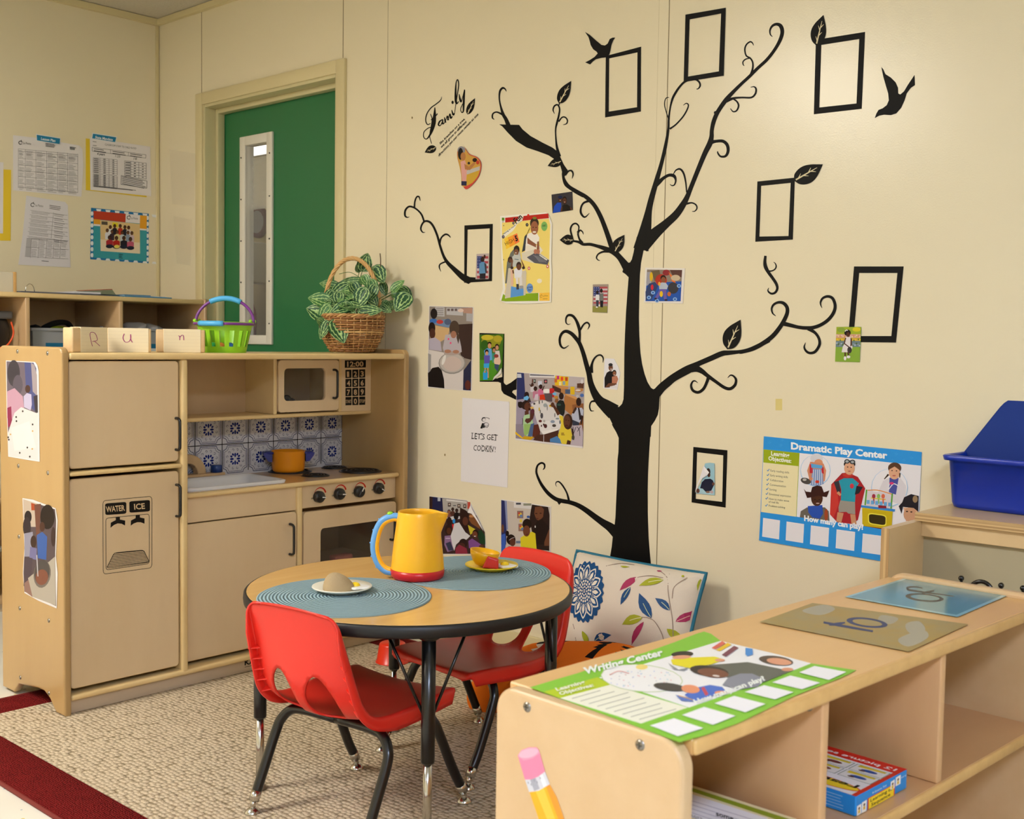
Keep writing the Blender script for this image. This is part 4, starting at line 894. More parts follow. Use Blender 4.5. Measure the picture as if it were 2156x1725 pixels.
LV = [(1590, 285, 1637, 136, 110, .03), (1690, 262, 1778, 395, 125, .0), (1850, 470, 1952, 370, 85, -.02), (1985, 500, 1875, 645, 135, -.03), (1930, 440, 2022, 552, 80, .02), (1850, 500, 1990, 470, 90, .01),
      (1300, 560, 1112, 525, 110, -.05), (1320, 690, 1095, 612, 150, -.06), (1350, 725, 1428, 922, 140, -.10), (1290, 735, 1215, 890, 80, -.09), (1610, 450, 1535, 620, 125, -.07), (1560, 470, 1400, 460, 100, -.02),
      (1480, 590, 1300, 665, 95, -.08), (1560, 640, 1762, 635, 85, -.08), (1375, 430, 1212, 398, 80, .02), (1585, 392, 1385, 385, 80, .03), (1660, 375, 1692, 525, 95, -.03), (1600, 335, 1645, 440, 75, .0), (1760, 400, 1795, 510, 70, .03),
      (1385, 480, 1370, 610, 95, -.06), (1755, 595, 1842, 655, 60, -.02), (1460, 420, 1300, 500, 100, -.01), (1420, 520, 1520, 600, 90, -.05), (1650, 520, 1720, 600, 90, -.04), (1500, 400, 1560, 520, 95, -.03), (1700, 420, 1640, 560, 90, -.05),
      (1720, 240, 1712, 300, 40, .04), (1810, 560, 1760, 640, 70, .0), (1440, 640, 1530, 660, 70, -.07), (1300, 600, 1200, 730, 100, -.07), (1860, 560, 1840, 640, 60, -.01), (1560, 300, 1540, 230, 60, .05), (1240, 760, 1190, 700, 60, -.08),
      (1330, 470, 1260, 560, 80, -.04), (1900, 600, 1950, 640, 60, .02), (1480, 560, 1420, 640, 90, -.07), (1580, 560, 1610, 650, 80, -.06), (1640, 440, 1590, 540, 80, -.02)]
for bx, by, tx, ty, w_, off in LV:
    pp = org+Vector((FW.x, FW.y, 0))*off
    B_ = onplane(380+bx/4.146, 500+by/4.146, pp, FW); T_ = onplane(380+tx/4.146, 500+ty/4.146, pp+FW*rnd.uniform(-.02, .01), FW); w3 = w_/4.146*u_*1.3
    nr = (-FW+Vector((rnd.uniform(-.35, .35), rnd.uniform(-.35, .35), rnd.uniform(.0, .5)))).normalized()
    leaf(B_-org, T_-org, w3, nr, .12, LG if rnd.random() < .6 else LG2)
    root = Vector((rnd.uniform(-.04, .04), rnd.uniform(-.04, .04), -.02)); mid = (root+(B_-org))/2+Vector((0, 0, .02)); stm.tube(crom([root, mid, B_-org], 5), .0013, LST, 5)
for k in range(26):
    a_ = rnd.uniform(0, 2*PI); el = rnd.uniform(.1, 1.2); R_ = .085
    c_ = Vector((math.cos(a_)*math.cos(el)*R_, math.sin(a_)*math.cos(el)*R_, .03+math.sin(el)*.075)); out = c_.normalized()
    tang = Vector((-math.sin(a_), math.cos(a_), rnd.uniform(-.6, .3))).normalized()
    leaf(c_-tang*.03, c_+tang*.035+out*.01, .045, out, .2, LG if k % 2 else LG2); stm.tube(crom([Vector((0, 0, -.02)), c_*.6, c_-tang*.03], 5), .0013, LST, 5)
b0 = onplane(380+1745/4.146, 500+260/4.146, org, FW)-org; t0 = onplane(380+1742/4.146, 500+140/4.146, org, FW)-org
stm.tube(crom([b0, (b0+t0)/2+Vector((.002, 0, 0)), t0], 6), .0018, mat('twig', (90, 70, 50), .7), 6)
s0 = onplane(380+1580/4.146, 500+360/4.146, org, FW)-org; s1 = onplane(380+1480/4.146, 500+305/4.146, org, FW)-org; s2 = onplane(380+1385/4.146, 500+320/4.146, org, FW)-org
stm.tube(crom([s0, s1, s2], 6), .0012, LST, 5)
fol.build('foliage', pl_); stm.build('stems', pl_)
# ------------------------------------------------------------------ black wall stickers on the right wall
VINYL = mat('black_vinyl', (8, 7, 7), .5, spec=.16)
BORD = mat('sticker_border', (236, 226, 196), .4)
VIN = '#141211'
def S(A_, pts): A_.stroke(pts, VIN, m=VINYL, n=6)
def leafp(A_, base, tip, w, bend=.18, vein='#dccfa8', m=None):
    bx, by = base; tx, ty = tip; dx, dy = tx-bx, ty-by; L = math.hypot(dx, dy); nx, ny = -dy/L, dx/L
    prof = [(.0, 0), (.1, .62), (.28, .96), (.48, 1.0), (.68, .74), (.85, .36), (1, 0)]
    def c(t): return bend*math.sin(PI*t)*L*.35
    up_ = [(bx+dx*t+nx*(w/2*p+c(t)*.3), by+dy*t+ny*(w/2*p+c(t)*.3)) for t, p in prof]
    dn = [(bx+dx*t-nx*(w/2*p-c(t)*.3), by+dy*t-ny*(w/2*p-c(t)*.3)) for t, p in prof[-2:0:-1]]
    A_.poly([(p.x, p.y) for p in crom([(x, y, 0) for x, y in up_], 4)]+[(p.x, p.y) for p in crom([(tx, ty, 0)]+[(x, y, 0) for x, y in dn]+[(bx, by, 0)], 4)][1:-1], VIN, m=VINYL)
    ww = L*.035
    A_.stroke([(bx+dx*.06, by+dy*.06, ww*1.3), (bx+dx*.45, by+dy*.45, ww), (bx+dx*.8, by+dy*.8, ww*.35)], vein, n=3)
    for t, sg in ((.15, -1), (.32, 1), (.5, -1), (.58, 1)):
        A_.stroke([(bx+dx*t, by+dy*t, ww), (bx+dx*(t+.13)+nx*sg*w*.17, by+dy*(t+.13)+ny*sg*w*.17, ww*.3)], vein)
# tree
t = onA('A5', base=.0004)
t.poly([(585, 1725), (500, 1548), (470, 1500), (500, 1422), (520, 1442), (560, 1466), (590, 1466), (615, 1440), (628, 1400), (632, 1300), (635, 1010), (640, 850), (650, 640), (660, 500), (672, 345), (645, 318), (618, 300), (622, 285), (636, 244), (630, 213), (655, 222), (685, 216), (700, 190), (715, 130), (730, 50), (742, 0),
        (760, -40), (900, -20), (920, 0), (830, 60), (800, 120), (780, 220), (770, 330), (765, 500), (762, 700), (765, 850), (775, 1000), (790, 1100), (810, 1180), (835, 1250), (865, 1300), (885, 1313), (905, 1306), (960, 1290), (945, 1355), (940, 1400), (935, 1480), (925, 1535), (900, 1585), (868, 1632), (864, 1725)], VIN, m=VINYL)
t.f = mapper('A7', (0, 0, 0), NA)
t.poly([(950, 0), (978, 48), (1001, 100), (998, 235), (990, 300), (985, 500), (970, 850), (960, 940), (945, 1030), (935, 1130), (918, 1230), (905, 1420), (1318, 1420), (1308, 1310), (1295, 1180), (1285, 1050), (1276, 800), (1275, 600), (1278, 450), (1285, 300), (1295, 150), (1306, 0), (1308, -30), (935, -30)], VIN, m=VINYL)
S(t, [(985, 1000, 110), (920, 945, 85), (850, 900, 66), (780, 850, 56), (700, 790, 50), (620, 740, 44), (540, 710, 40), (460, 695, 40), (400, 675, 38), (330, 620, 34), (270, 540, 28), (232, 460, 22), (222, 410, 20), (235, 360, 18), (270, 337, 18), (297, 350, 18), (300, 380, 14), (285, 402, 7)])
S(t, [(530, 690, 22), (510, 620, 16), (470, 550, 16), (435, 515, 14), (410, 520, 10), (405, 545, 6), (415, 562, 3)])
t.poly([(415, 700), (465, 705), (437, 735)], VIN, m=VINYL); t.poly([(855, 900), (880, 888), (915, 905), (940, 940), (900, 960)], VIN, m=VINYL)
t.f = mapper('A2', (0, 0, 0), NA)
for st in ([(585, 1745, 112), (618, 1600, 84), (640, 1470, 50), (660, 1380, 42), (697, 1250, 36), (734, 1120, 28), (762, 1000, 25), (783, 880, 18), (787, 800, 15), (797, 720, 12), (814, 650, 16), (840, 600, 17), (868, 560, 16), (905, 524, 16), (950, 509, 16), (985, 509, 15), (1010, 530, 14), (1015, 555, 13), (1002, 575, 9), (988, 578, 5)],
           [(785, 795, 8), (765, 730, 7), (757, 690, 8), (762, 655, 7), (775, 640, 7), (790, 640, 3)],
           [(795, 868, 14), (840, 835, 11), (890, 780, 11), (920, 730, 11), (930, 695, 10), (915, 682, 8), (893, 696, 4)],
           [(590, 1720, 110), (690, 1625, 80), (770, 1555, 60), (840, 1490, 54), (890, 1420, 46), (922, 1360, 36), (950, 1290, 32), (1000, 1165, 33), (1050, 1045, 36), (1085, 975, 40), (1098, 925, 33), (1100, 880, 29), (1112, 820, 31), (1135, 760, 31), (1165, 710, 31), (1205, 655, 32), (1250, 605, 27), (1310, 545, 23), (1370, 490, 23), (1430, 430, 23), (1500, 365, 23), (1555, 295, 23), (1595, 225, 26), (1612, 165, 28), (1600, 120, 28), (1570, 107, 21), (1540, 120, 17), (1523, 150, 13), (1525, 180, 10), (1540, 198, 5)],
           [(1095, 965, 30), (1130, 958, 22), (1180, 957, 23), (1212, 985, 24), (1218, 1030, 22), (1200, 1065, 18), (1165, 1068, 14), (1145, 1045, 12), (1142, 1030, 6)],
           [(915, 1412, 16), (955, 1405, 11), (985, 1420, 11), (992, 1445, 10), (977, 1465, 8), (957, 1467, 4)],
           [(690, 1278, 36), (720, 1252, 30), (750, 1225, 23), (790, 1204, 22), (825, 1210, 24), (838, 1240, 14), (830, 1272, 10), (812, 1280, 8), (796, 1270, 4)],
           [(820, 1198, 6), (840, 1168, 10), (870, 1160, 14), (895, 1190, 14), (910, 1250, 12), (918, 1330, 10)],
           [(1382, 482, 20), (1397, 430, 14), (1397, 385, 12), (1380, 355, 12), (1350, 335, 11), (1340, 290, 11), (1352, 255, 11), (1378, 235, 11), (1395, 243, 9), (1404, 262, 4)],
           [(1378, 353, 8), (1345, 362, 9), (1327, 380, 9), (1328, 400, 8), (1336, 410, 4)],
           [(1205, 665, 26), (1260, 645, 17), (1320, 640, 13), (1385, 640, 13), (1415, 615, 14), (1422, 580, 13), (1408, 562, 9), (1382, 565, 4)],
           [(1255, 648, 12), (1283, 670, 12), (1295, 700, 13), (1280, 735, 11), (1255, 742, 9), (1235, 720, 5)],
           [(378, 1740, 38), (330, 1600, 34), (290, 1500, 32), (245, 1420, 30), (190, 1365, 30), (120, 1320, 22), (60, 1280, 18), (25, 1225, 17), (22, 1185, 20), (30, 1155, 8)]): S(t, st)
t.ell(1127, 750, 12, 12, VIN)
t.f = mapper('A1', (0, 0, 0), NA)
t.poly([(848, 411), (1003, 415), (1030, 450), (1090, 500), (1180, 550), (1260, 590), (1302, 622), (1325, 672), (1347, 720), (1378, 765), (1352, 820), (1335, 780), (1318, 720), (1290, 690), (1230, 650), (1150, 620), (1060, 590), (980, 540), (920, 480), (872, 426)], VIN, m=VINYL)
for st in ([(920, 418, 34), (900, 370, 28), (880, 335, 24), (860, 270, 14), (850, 210, 12), (855, 155, 16), (875, 130, 16), (895, 138, 11), (904, 157, 4)],
           [(887, 342, 22), (855, 325, 14), (825, 316, 11), (800, 330, 12), (797, 360, 12), (812, 374, 4)],
           [(1315, 660, 26), (1295, 590, 18), (1287, 520, 12), (1285, 450, 12), (1295, 400, 16), (1310, 340, 14), (1315, 290, 12), (1300, 260, 12), (1275, 270, 12), (1265, 300, 10), (1276, 329, 4)],
           [(1308, 390, 12), (1335, 357, 11), (1360, 357, 11), (1376, 380, 11), (1369, 405, 9), (1343, 415, 4)], [(1312, 262, 8), (1314, 230, 8)],
           [(1355, 800, 26), (1385, 772, 13), (1408, 770, 14), (1420, 795, 12), (1412, 831, 4)],
           [(1345, 790, 26), (1346, 840, 16), (1362, 880, 17), (1400, 910, 18), (1450, 940, 22), (1500, 965, 26)],
           [(1550, 1000, 20), (1500, 1020, 15), (1480, 1060, 15), (1482, 1100, 17), (1510, 1128, 13), (1546, 1098, 4)],
           [(1490, 1330, 26), (1468, 1295, 15), (1458, 1255, 14), (1473, 1230, 13), (1493, 1242, 9), (1500, 1262, 4)],
           [(1415, 1290, 14), (1400, 1225, 14), (1415, 1187, 13), (1443, 1178, 13), (1464, 1200, 11), (1460, 1232, 8), (1448, 1245, 4)]): S(t, st)
t.f = mapper('A5', (0, 0, 0), NA)
for st in ([(665, 270, 80), (600, 180, 50), (550, 130, 52), (500, 108, 42), (450, 90, 36), (400, 75, 28), (340, 60, 26), (280, 60, 24), (240, 40, 22), (195, 32, 16)],
           [(510, 122, 22), (450, 125, 17), (410, 145, 13), (395, 175, 11), (408, 195, 9), (427, 201, 4)],
           [(545, 1510, 140), (480, 1460, 112), (420, 1410, 80), (375, 1340, 62), (345, 1260, 50), (330, 1180, 44), (305, 1090, 40), (280, 1000, 36), (250, 920, 34), (215, 870, 34), (175, 830, 32), (130, 812, 27), (95, 832, 23), (77, 880, 21), (85, 935, 19), (115, 958, 13), (157, 934, 4)],
           [(247, 905, 24), (250, 830, 22), (240, 770, 27), (215, 710, 23), (185, 677, 23), (150, 674, 19), (132, 700, 15), (132, 738, 11), (150, 753, 7), (171, 747, 3)],
           [(255, 800, 16), (285, 752, 14), (315, 737, 15), (334, 760, 13), (320, 796, 4)],
           [(345, 1170, 44), (355, 1100, 22), (375, 1050, 16), (405, 1022, 14), (435, 1020, 15), (453, 1045, 12), (450, 1083, 4)],
           [(390, 1414, 22), (350, 1422, 13), (336, 1460, 12), (347, 1498, 11), (374, 1502, 4)],
           [(915, 1350, 80), (960, 1298, 74), (1010, 1255, 72), (1060, 1215, 68), (1140, 1168, 72), (1200, 1136, 70), (1270, 1096, 46), (1380, 1048, 46), (1480, 1005, 46), (1540, 998, 40), (1640, 988, 30), (1720, 970, 34), (1800, 935, 36), (1889, 888, 38)],
           [(1200, 1140, 60), (1260, 1136, 56), (1310, 1160, 42), (1350, 1192, 34), (1430, 1250, 28), (1500, 1298, 28), (1550, 1309, 27), (1590, 1280, 25), (1602, 1235, 21), (1583, 1202, 16), (1555, 1192, 12), (1529, 1214, 4)],
           [(1368, 1196, 32), (1350, 1250, 26), (1320, 1310, 26), (1275, 1340, 25), (1230, 1325, 23), (1213, 1285, 19), (1225, 1250, 15), (1245, 1241, 11), (1271, 1257, 4)]): S(t, st)
t.f = mapper('A6', (0, 0, 0), NA)
for st in ([(360, 1040, 34), (400, 1033, 38), (500, 1003, 42), (600, 948, 44), (690, 880, 44), (760, 795, 42), (805, 720, 40), (833, 650, 37), (830, 595, 35), (795, 555, 32), (745, 548, 25), (700, 570, 23), (680, 610, 19), (690, 655, 15), (721, 683, 5)],
           [(795, 757, 44), (870, 775, 38), (940, 792, 34), (1010, 800, 36), (1090, 796, 36), (1170, 767, 34), (1240, 717, 34), (1290, 650, 33), (1306, 580, 31), (1282, 510, 29), (1235, 489, 27), (1185, 506, 23), (1163, 545, 19), (1166, 580, 11), (1178, 604, 4)],
           [(1040, 805, 40), (1110, 850, 28), (1148, 910, 27), (1150, 970, 28), (1110, 1033, 28), (1060, 1048, 25), (1022, 1030, 23), (1001, 990, 17), (1014, 944, 4)]): S(t, st)
tree = t.build('tree_sticker', 'big black tree sticker with curling branches in the middle of the right wall', 'wall sticker')
def tleaf(crop, base, tip, w, bend=.18):
    a = onA(crop, base=.0020); leafp(a, base, tip, w, bend); o = a.build('sticker_leaf'); o.parent = tree; o.location = o.location-tree.location; return o
tleaf('A1', (1313, 250), (1407, 76), 84, -.2); tleaf('A1', (1335, 695), (1225, 733), 64, .2); tleaf('A1', (1428, 1305), (1318, 1305), 78, .2)
tleaf('A5', (553, 128), (638, -22), 92, -.25); tleaf('A5', (1528, 968), (1642, 712), 150, -.3)

# framed outlines, birds, leaves
def frame(A_, O, I):
    n = 4
    for i in range(4): A_.poly([O[i], O[(i+1) % 4], I[(i+1) % 4], I[i]], VIN, m=VINYL); A_.z -= A_.step
    A_.z += A_.step
a = onA('A2', base=.0006); frame(a, [(330, 338), (587, 270), (585, 742), (325, 785)], [(355, 356), (560, 312), (557, 710), (352, 742)])
a.build('frame_sticker', 'black frame sticker under the perching bird', 'wall sticker', 'frame stickers on the wall')
a = onA('A2', base=.0014); a.poly([(180, 163), (215, 185), (260, 225), (300, 258), (325, 262), (345, 248), (360, 215), (380, 205), (400, 205), (385, 225), (372, 260), (365, 300), (358, 325), (340, 348), (300, 352), (260, 362), (235, 380), (218, 400), (182, 385), (215, 368), (250, 345), (272, 320), (265, 308), (240, 290), (222, 260), (213, 225), (205, 200)], VIN, m=VINYL)
a.build('bird_sticker', 'black bird sticker perched on a frame corner, left of the two birds', 'wall sticker')
a = onA('A2', base=.0016); frame(a, [(910, 38), (1203, -12), (1188, 482), (897, 528)], [(940, 73), (1169, 30), (1153, 450), (928, 488)])
a.build('frame_sticker', 'black frame sticker at the very top above the tree fork', 'wall sticker', 'frame stickers on the wall')
a = onA('A3', base=.0006); frame(a, [(545, 220), (903, 163), (878, 722), (530, 762)], [(585, 258), (860, 215), (840, 683), (570, 712)])
f3 = a.build('frame_sticker', 'large black frame sticker at upper right with a leaf on its left corner', 'wall sticker', 'frame stickers on the wall')
def fleaf(par, crop, *k):
    a = onA(crop, base=.0012); leafp(a, *k); o = a.build('sticker_leaf'); o.parent = par; o.location = o.location-par.location
fleaf(f3, 'A3', (548, 262), (601, 40), 108, -.25)
a = onA('A3', base=.0006); a.poly([(1020, 417), (1035, 435), (1050, 470), (1090, 495), (1125, 530), (1142, 570), (1143, 610), (1158, 618), (1185, 595), (1215, 545), (1262, 475), (1265, 550), (1235, 570), (1205, 610), (1190, 660), (1165, 715), (1130, 755), (1090, 768), (1040, 765), (1005, 772), (972, 790), (985, 755), (1000, 730), (1030, 718), (1060, 695), (1075, 660), (1070, 610), (1055, 560), (1035, 490)], VIN, m=VINYL)
a.build('bird_sticker', 'black bird sticker flying alone at the upper right', 'wall sticker')
a = onA('A3', base=.0006); frame(a, [(120, 1250), (393, 1222), (378, 1672), (105, 1688)], [(148, 1282), (362, 1260), (346, 1646), (135, 1650)])
f4 = a.build('frame_sticker', 'black frame sticker with a leaf on its right corner, right of the tree', 'wall sticker', 'frame stickers on the wall')
fleaf(f4, 'A3', (388, 1245), (597, 1125), 130, .25)
a = onA('A6', base=.0006); frame(a, [(1492, 193), (1982, 193), (1907, 945), (1430, 940)], [(1543, 258), (1920, 258), (1860, 880), (1488, 880)])
a.build('frame_sticker', 'black frame sticker at the right with the garden girl photo on its corner', 'wall sticker', 'frame stickers on the wall')
a = onA('A7', base=.0006); frame(a, [(1707, 185), (2030, 217), (2012, 760), (1690, 710)], [(1742, 235), (1990, 265), (1980, 705), (1730, 676)])
a.build('frame_sticker', 'small black frame sticker around a curled photo, low right of the trunk', 'wall sticker', 'frame stickers on the wall')
a = onA('A6', base=.0006)
for st in ([(618, 88, 24), (612, 150, 31), (620, 200, 37), (650, 255, 32), (690, 310, 30), (725, 365, 29), (735, 410, 25), (715, 450, 23), (680, 462, 21), (650, 445, 17), (642, 425, 11), (652, 404, 4)], [(640, 240, 16), (680, 237, 13), (712, 220, 13), (724, 190, 13), (712, 160, 9), (696, 151, 3)]): S(a, st)
a.build('twig_sticker', 'short black curled twig sticker alone below the leaf frame', 'wall sticker')
# branch with its own frame, left of the tree
a = onA('A1', base=.0006); frame(a, [(580, 1192), (800, 1180), (793, 1622), (578, 1636)], [(605, 1225), (775, 1215), (770, 1600), (598, 1590)])
for st in ([(625, 1622, 50), (600, 1610, 54), (560, 1585, 46), (500, 1530, 35), (450, 1480, 27), (420, 1430, 21), (395, 1360, 18), (370, 1270, 17), (340, 1200, 17), (310, 1165, 17), (275, 1160, 15), (252, 1185, 14), (243, 1220, 13), (258, 1245, 9), (277, 1245, 3)], [(268, 1160, 14), (250, 1110, 14), (220, 1075, 13), (185, 1052, 14), (150, 1047, 14), (124, 1075, 15), (121, 1115, 15), (138, 1130, 9), (156, 1125, 3)], [(193, 1056, 14), (198, 1005, 12), (212, 972, 12), (230, 972, 12), (238, 1002, 4)], [(388, 1340, 14), (400, 1290, 13), (430, 1262, 13), (455, 1266, 12), (473, 1286, 6)], [(435, 1472, 12), (395, 1490, 11), (386, 1515, 10), (399, 1549, 3)]): S(a, st)
a.poly([(598, 1622), (640, 1626), (610, 1646)], VIN, m=VINYL)
a.build('branch_sticker', 'black branch sticker ending in a frame, left side of the wall', 'wall sticker')
a = onA('A4', base=.0006); frame(a, [(538, 436), (727, 442), (722, 806), (540, 805)], [(546, 448), (712, 452), (710, 780), (548, 780)])
a.poly([(712, 790), (728, 820), (742, 830), (775, 812), (822, 776), (822, 864), (795, 870), (785, 884), (822, 920), (820, 944), (765, 918), (722, 897), (704, 870), (700, 815), (660, 798), (680, 776), (712, 768)], VIN, m=VINYL)
a.build('branch_sticker', 'black frame and branch stub sticker behind the family picnic photo', 'wall sticker')
# lettering
a = onA('A1', base=.0006)
for st in ([(405, 197, 2), (395, 225, 5), (360, 255, 6), (320, 285, 6), (290, 330, 6), (281, 380, 6), (295, 412, 6), (318, 404, 4)], [(352, 280, 5), (350, 330, 15), (345, 390, 23), (335, 440, 18), (315, 490, 11), (288, 524, 6), (266, 510, 5), (268, 470, 5), (300, 440, 5), (332, 432, 4)], [(318, 330, 4), (330, 380, 5), (312, 490, 4), (318, 530, 4), (326, 560, 4)], [(322, 378, 5), (350, 352, 8), (373, 328, 5)],
           [(412, 372, 5), (388, 390, 9), (380, 415, 9), (394, 420, 5), (410, 392, 6)], [(413, 372, 6), (412, 405, 10), (428, 398, 3)], [(425, 356, 4), (434, 398, 11)], [(434, 385, 3), (448, 346, 6), (455, 380, 11)], [(455, 368, 3), (468, 330, 6), (475, 362, 11), (489, 348, 3)], [(482, 300, 4), (494, 336, 11), (506, 320, 3)],
           [(505, 318, 3), (522, 200, 5), (536, 110, 6), (528, 66, 6), (516, 90, 6), (512, 160, 11), (513, 228, 13), (522, 250, 8), (538, 232, 3)], [(540, 178, 4), (546, 215, 11), (554, 236, 9), (562, 218, 4), (582, 142, 6)], [(582, 146, 7), (577, 200, 11), (574, 260, 11), (572, 308, 8), (560, 319, 5), (551, 295, 4), (562, 262, 4), (582, 232, 3)]): S(a, [(x_, y_, w_*1.25+.8) for x_, y_, w_ in st])
a.ell(489, 241, 9, 13, VIN)
leafp(a, (362, 588), (273, 628), 58, .1); leafp(a, (603, 334), (663, 208), 52, -.15)
for s_, p0, p1 in (('like branches on a tree,', (394, 568), (586, 372)), ('we all grow in different', (404, 594), (600, 392)), ('directions yet our roots remain as one', (384, 660), (690, 336))):
    a.text(s_, p0, p1, 18, VIN, shear=.25, bold=.02, up=(-.55, -.83))
a.build('lettering_sticker', 'black Family lettering sticker with a verse in small print', 'wall sticker')

# ------------------------------------------------------------------ photos and posters on the right wall
def photo(A_, label, name='photo', cat='photo'): return A_.build(name, label, cat)
a = onA('A4'); a.plate([(157, 231), (494, 240), (480, 878), (147, 847)], '#e4e0e0'); a.poly([(161, 235), (489, 243), (475, 872), (151, 842)], '#8a8078')
a.poly([(205, 240), (275, 242), (275, 312), (205, 308)], '#b8b6b8'); a.poly([(290, 245), (415, 250), (415, 305), (290, 298)], '#b4b2b6'); a.poly([(440, 255), (486, 258), (484, 350), (440, 346)], '#a8a6aa')
for k in range(4): a.rect(296+k*28, 252, 316+k*28, 270, '#6a5a58'); a.rect(210, 250+k*15, 268, 256+k*15, '#7c7478')
a.poly([(375, 372), (488, 365), (480, 640), (400, 620)], '#3a2a26'); a.poly([(180, 375), (315, 400), (300, 470), (185, 540), (168, 480)], '#c8a678'); a.poly([(165, 345), (300, 330), (350, 375), (300, 395), (168, 362)], '#6d86a8'); a.ell(190, 345, 28, 18, '#3a6ab0'); a.ell(240, 352, 26, 16, '#b83a34'); a.ell(300, 352, 26, 24, '#4f5c78')
a.ell(195, 290, 26, 40, '#241c1c'); a.poly([(400, 250), (486, 245), (484, 290), (420, 285)], '#b08878'); a.ell(398, 266, 22, 14, '#d8c0b4')
a.ell(180, 400, 26, 46, '#1f1412'); a.ell(184, 440, 22, 40, '#4a2c22'); a.poly([(160, 480), (205, 470), (245, 500), (255, 575), (160, 560)], '#b0a8b8')
a.poly([(158, 562), (300, 590), (420, 620), (416, 868), (275, 856), (250, 700), (155, 720)], '#d2cac6')
a.poly([(282, 450), (380, 440), (402, 540), (406, 580), (360, 600), (275, 590), (262, 550)], '#b2aab2'); a.ell(350, 400, 38, 58, '#4a3a30'); a.ell(344, 448, 22, 28, '#9a6c58'); a.poly([(372, 420), (390, 470), (380, 520), (366, 470)], '#4a3a30'); a.ell(306, 482, 7, 8, '#e05080'); a.ell(322, 512, 7, 8, '#e05080')
a.ell(332, 665, 102, 82, '#8c8884'); a.ell(332, 662, 94, 74, '#b6aea8'); a.ell(335, 670, 70, 56, '#c4b2aa'); a.ell(330, 590, 60, 16, '#a89a94'); a.ell(300, 575, 26, 14, '#a87860'); a.ell(362, 578, 24, 14, '#a87860'); a.ell(270, 640, 12, 40, '#dcd8d4', .3)
a.poly([(150, 735), (185, 700), (230, 692), (255, 720), (272, 790), (275, 855), (152, 842)], '#1c1716'); a.poly([(420, 720), (478, 640), (474, 872), (416, 868)], '#2a2c44'); a.ell(452, 830, 22, 36, '#5a2c24'); a.poly([(152, 590), (175, 600), (172, 720), (152, 740)], '#9a9694')
photo(a, 'photo of a child at a glass mixing bowl, nearest to the plant')
a = onA('A4', base=.002); a.plate([(540, 449), (723, 444), (714, 690), (706, 742), (640, 796), (543, 797)], '#3f6a1e', lift=.0016)
a.ell(630, 500, 75, 46, '#8a8a20'); a.ell(600, 470, 46, 20, '#c0b030'); a.ell(680, 480, 34, 26, '#a89a28'); a.poly([(543, 640), (712, 640), (640, 796), (543, 797)], '#4c8a24'); a.ell(580, 530, 30, 40, '#2f5a18')
a.poly([(575, 570), (600, 550), (632, 556), (640, 640), (590, 650)], '#5a9cd0'); a.ell(617, 516, 15, 14, '#20160f'); a.ell(617, 534, 13, 20, '#c08a6a'); a.ell(652, 560, 14, 20, '#20160f'); a.ell(652, 568, 11, 15, '#b07c5a'); a.poly([(635, 590), (668, 588), (672, 660), (638, 660)], '#3f8a70')
a.ell(674, 540, 16, 22, '#2a1a12'); a.ell(674, 548, 12, 17, '#c08a6a'); a.poly([(660, 572), (692, 570), (700, 640), (662, 640)], '#d0c4c4'); a.ell(596, 578, 14, 18, '#20160f'); a.ell(597, 590, 11, 15, '#c08a6a'); a.poly([(575, 606), (620, 606), (618, 665), (578, 668)], '#5a50a8'); a.poly([(574, 668), (616, 665), (612, 702), (574, 700)], '#38a0d8')
a.poly([(580, 700), (590, 700), (586, 740), (576, 738)], '#c08a6a'); a.poly([(598, 700), (610, 700), (612, 775), (602, 776)], '#c08a6a'); a.ell(676, 650, 26, 34, '#d8b8a0'); a.ell(668, 610, 18, 14, '#8a3a34'); a.poly([(655, 670), (690, 676), (680, 730), (655, 700)], '#3a4a68'); a.poly([(568, 738), (604, 734), (602, 788), (570, 790)], '#2a98dc'); a.stroke([(570, 740), (584, 715), (602, 736)], '#2a98dc', 4)
a.poly([(708, 700), (706, 742), (640, 796), (652, 768), (680, 742)], '#d8d4cc')
photo(a, 'photo of a family on grass inside the small frame sticker')
a = onA('A1'); hp = [(560, 582), (592, 600), (622, 640), (680, 664), (710, 700), (713, 750), (694, 815), (652, 872), (604, 912), (580, 898), (570, 860), (560, 800), (548, 740), (530, 662), (534, 608)]
a.plate(hp, '#c4443c', smooth=4, lift=.003, thick=.001); a.poly([(560, 584), (592, 604), (622, 646), (676, 670), (704, 702), (708, 750), (690, 810), (648, 862), (598, 888), (566, 886), (560, 800), (548, 740), (533, 662), (538, 608)], '#c89a48', 3)
a.poly([(600, 800), (700, 762), (690, 810), (648, 864), (600, 886)], '#c8a038'); a.poly([(600, 770), (706, 735), (703, 765), (605, 800)], '#b8b4b0'); a.ell(562, 612, 30, 30, '#8a8890'); a.ell(556, 640, 20, 46, '#221a18'); a.ell(576, 660, 20, 32, '#b07848'); a.poly([(556, 700), (590, 690), (606, 740), (600, 850), (568, 852)], '#d8a098'); a.poly([(585, 715), (620, 740), (660, 702), (672, 715), (630, 765), (590, 760)], '#b07848'); a.ell(666, 688, 18, 16, '#2a1a16'); a.ell(688, 706, 12, 16, '#b83828'); a.ell(620, 712, 10, 10, '#2a2a2a'); a.poly([(562, 850), (604, 852), (602, 886), (562, 884)], '#2a2c4c')
photo(a, 'heart shaped photo of a girl with a helmet under the lettering')
a = onA('A1'); a.plate([(1254, 954), (1415, 930), (1420, 1073), (1262, 1098)], '#37343a')
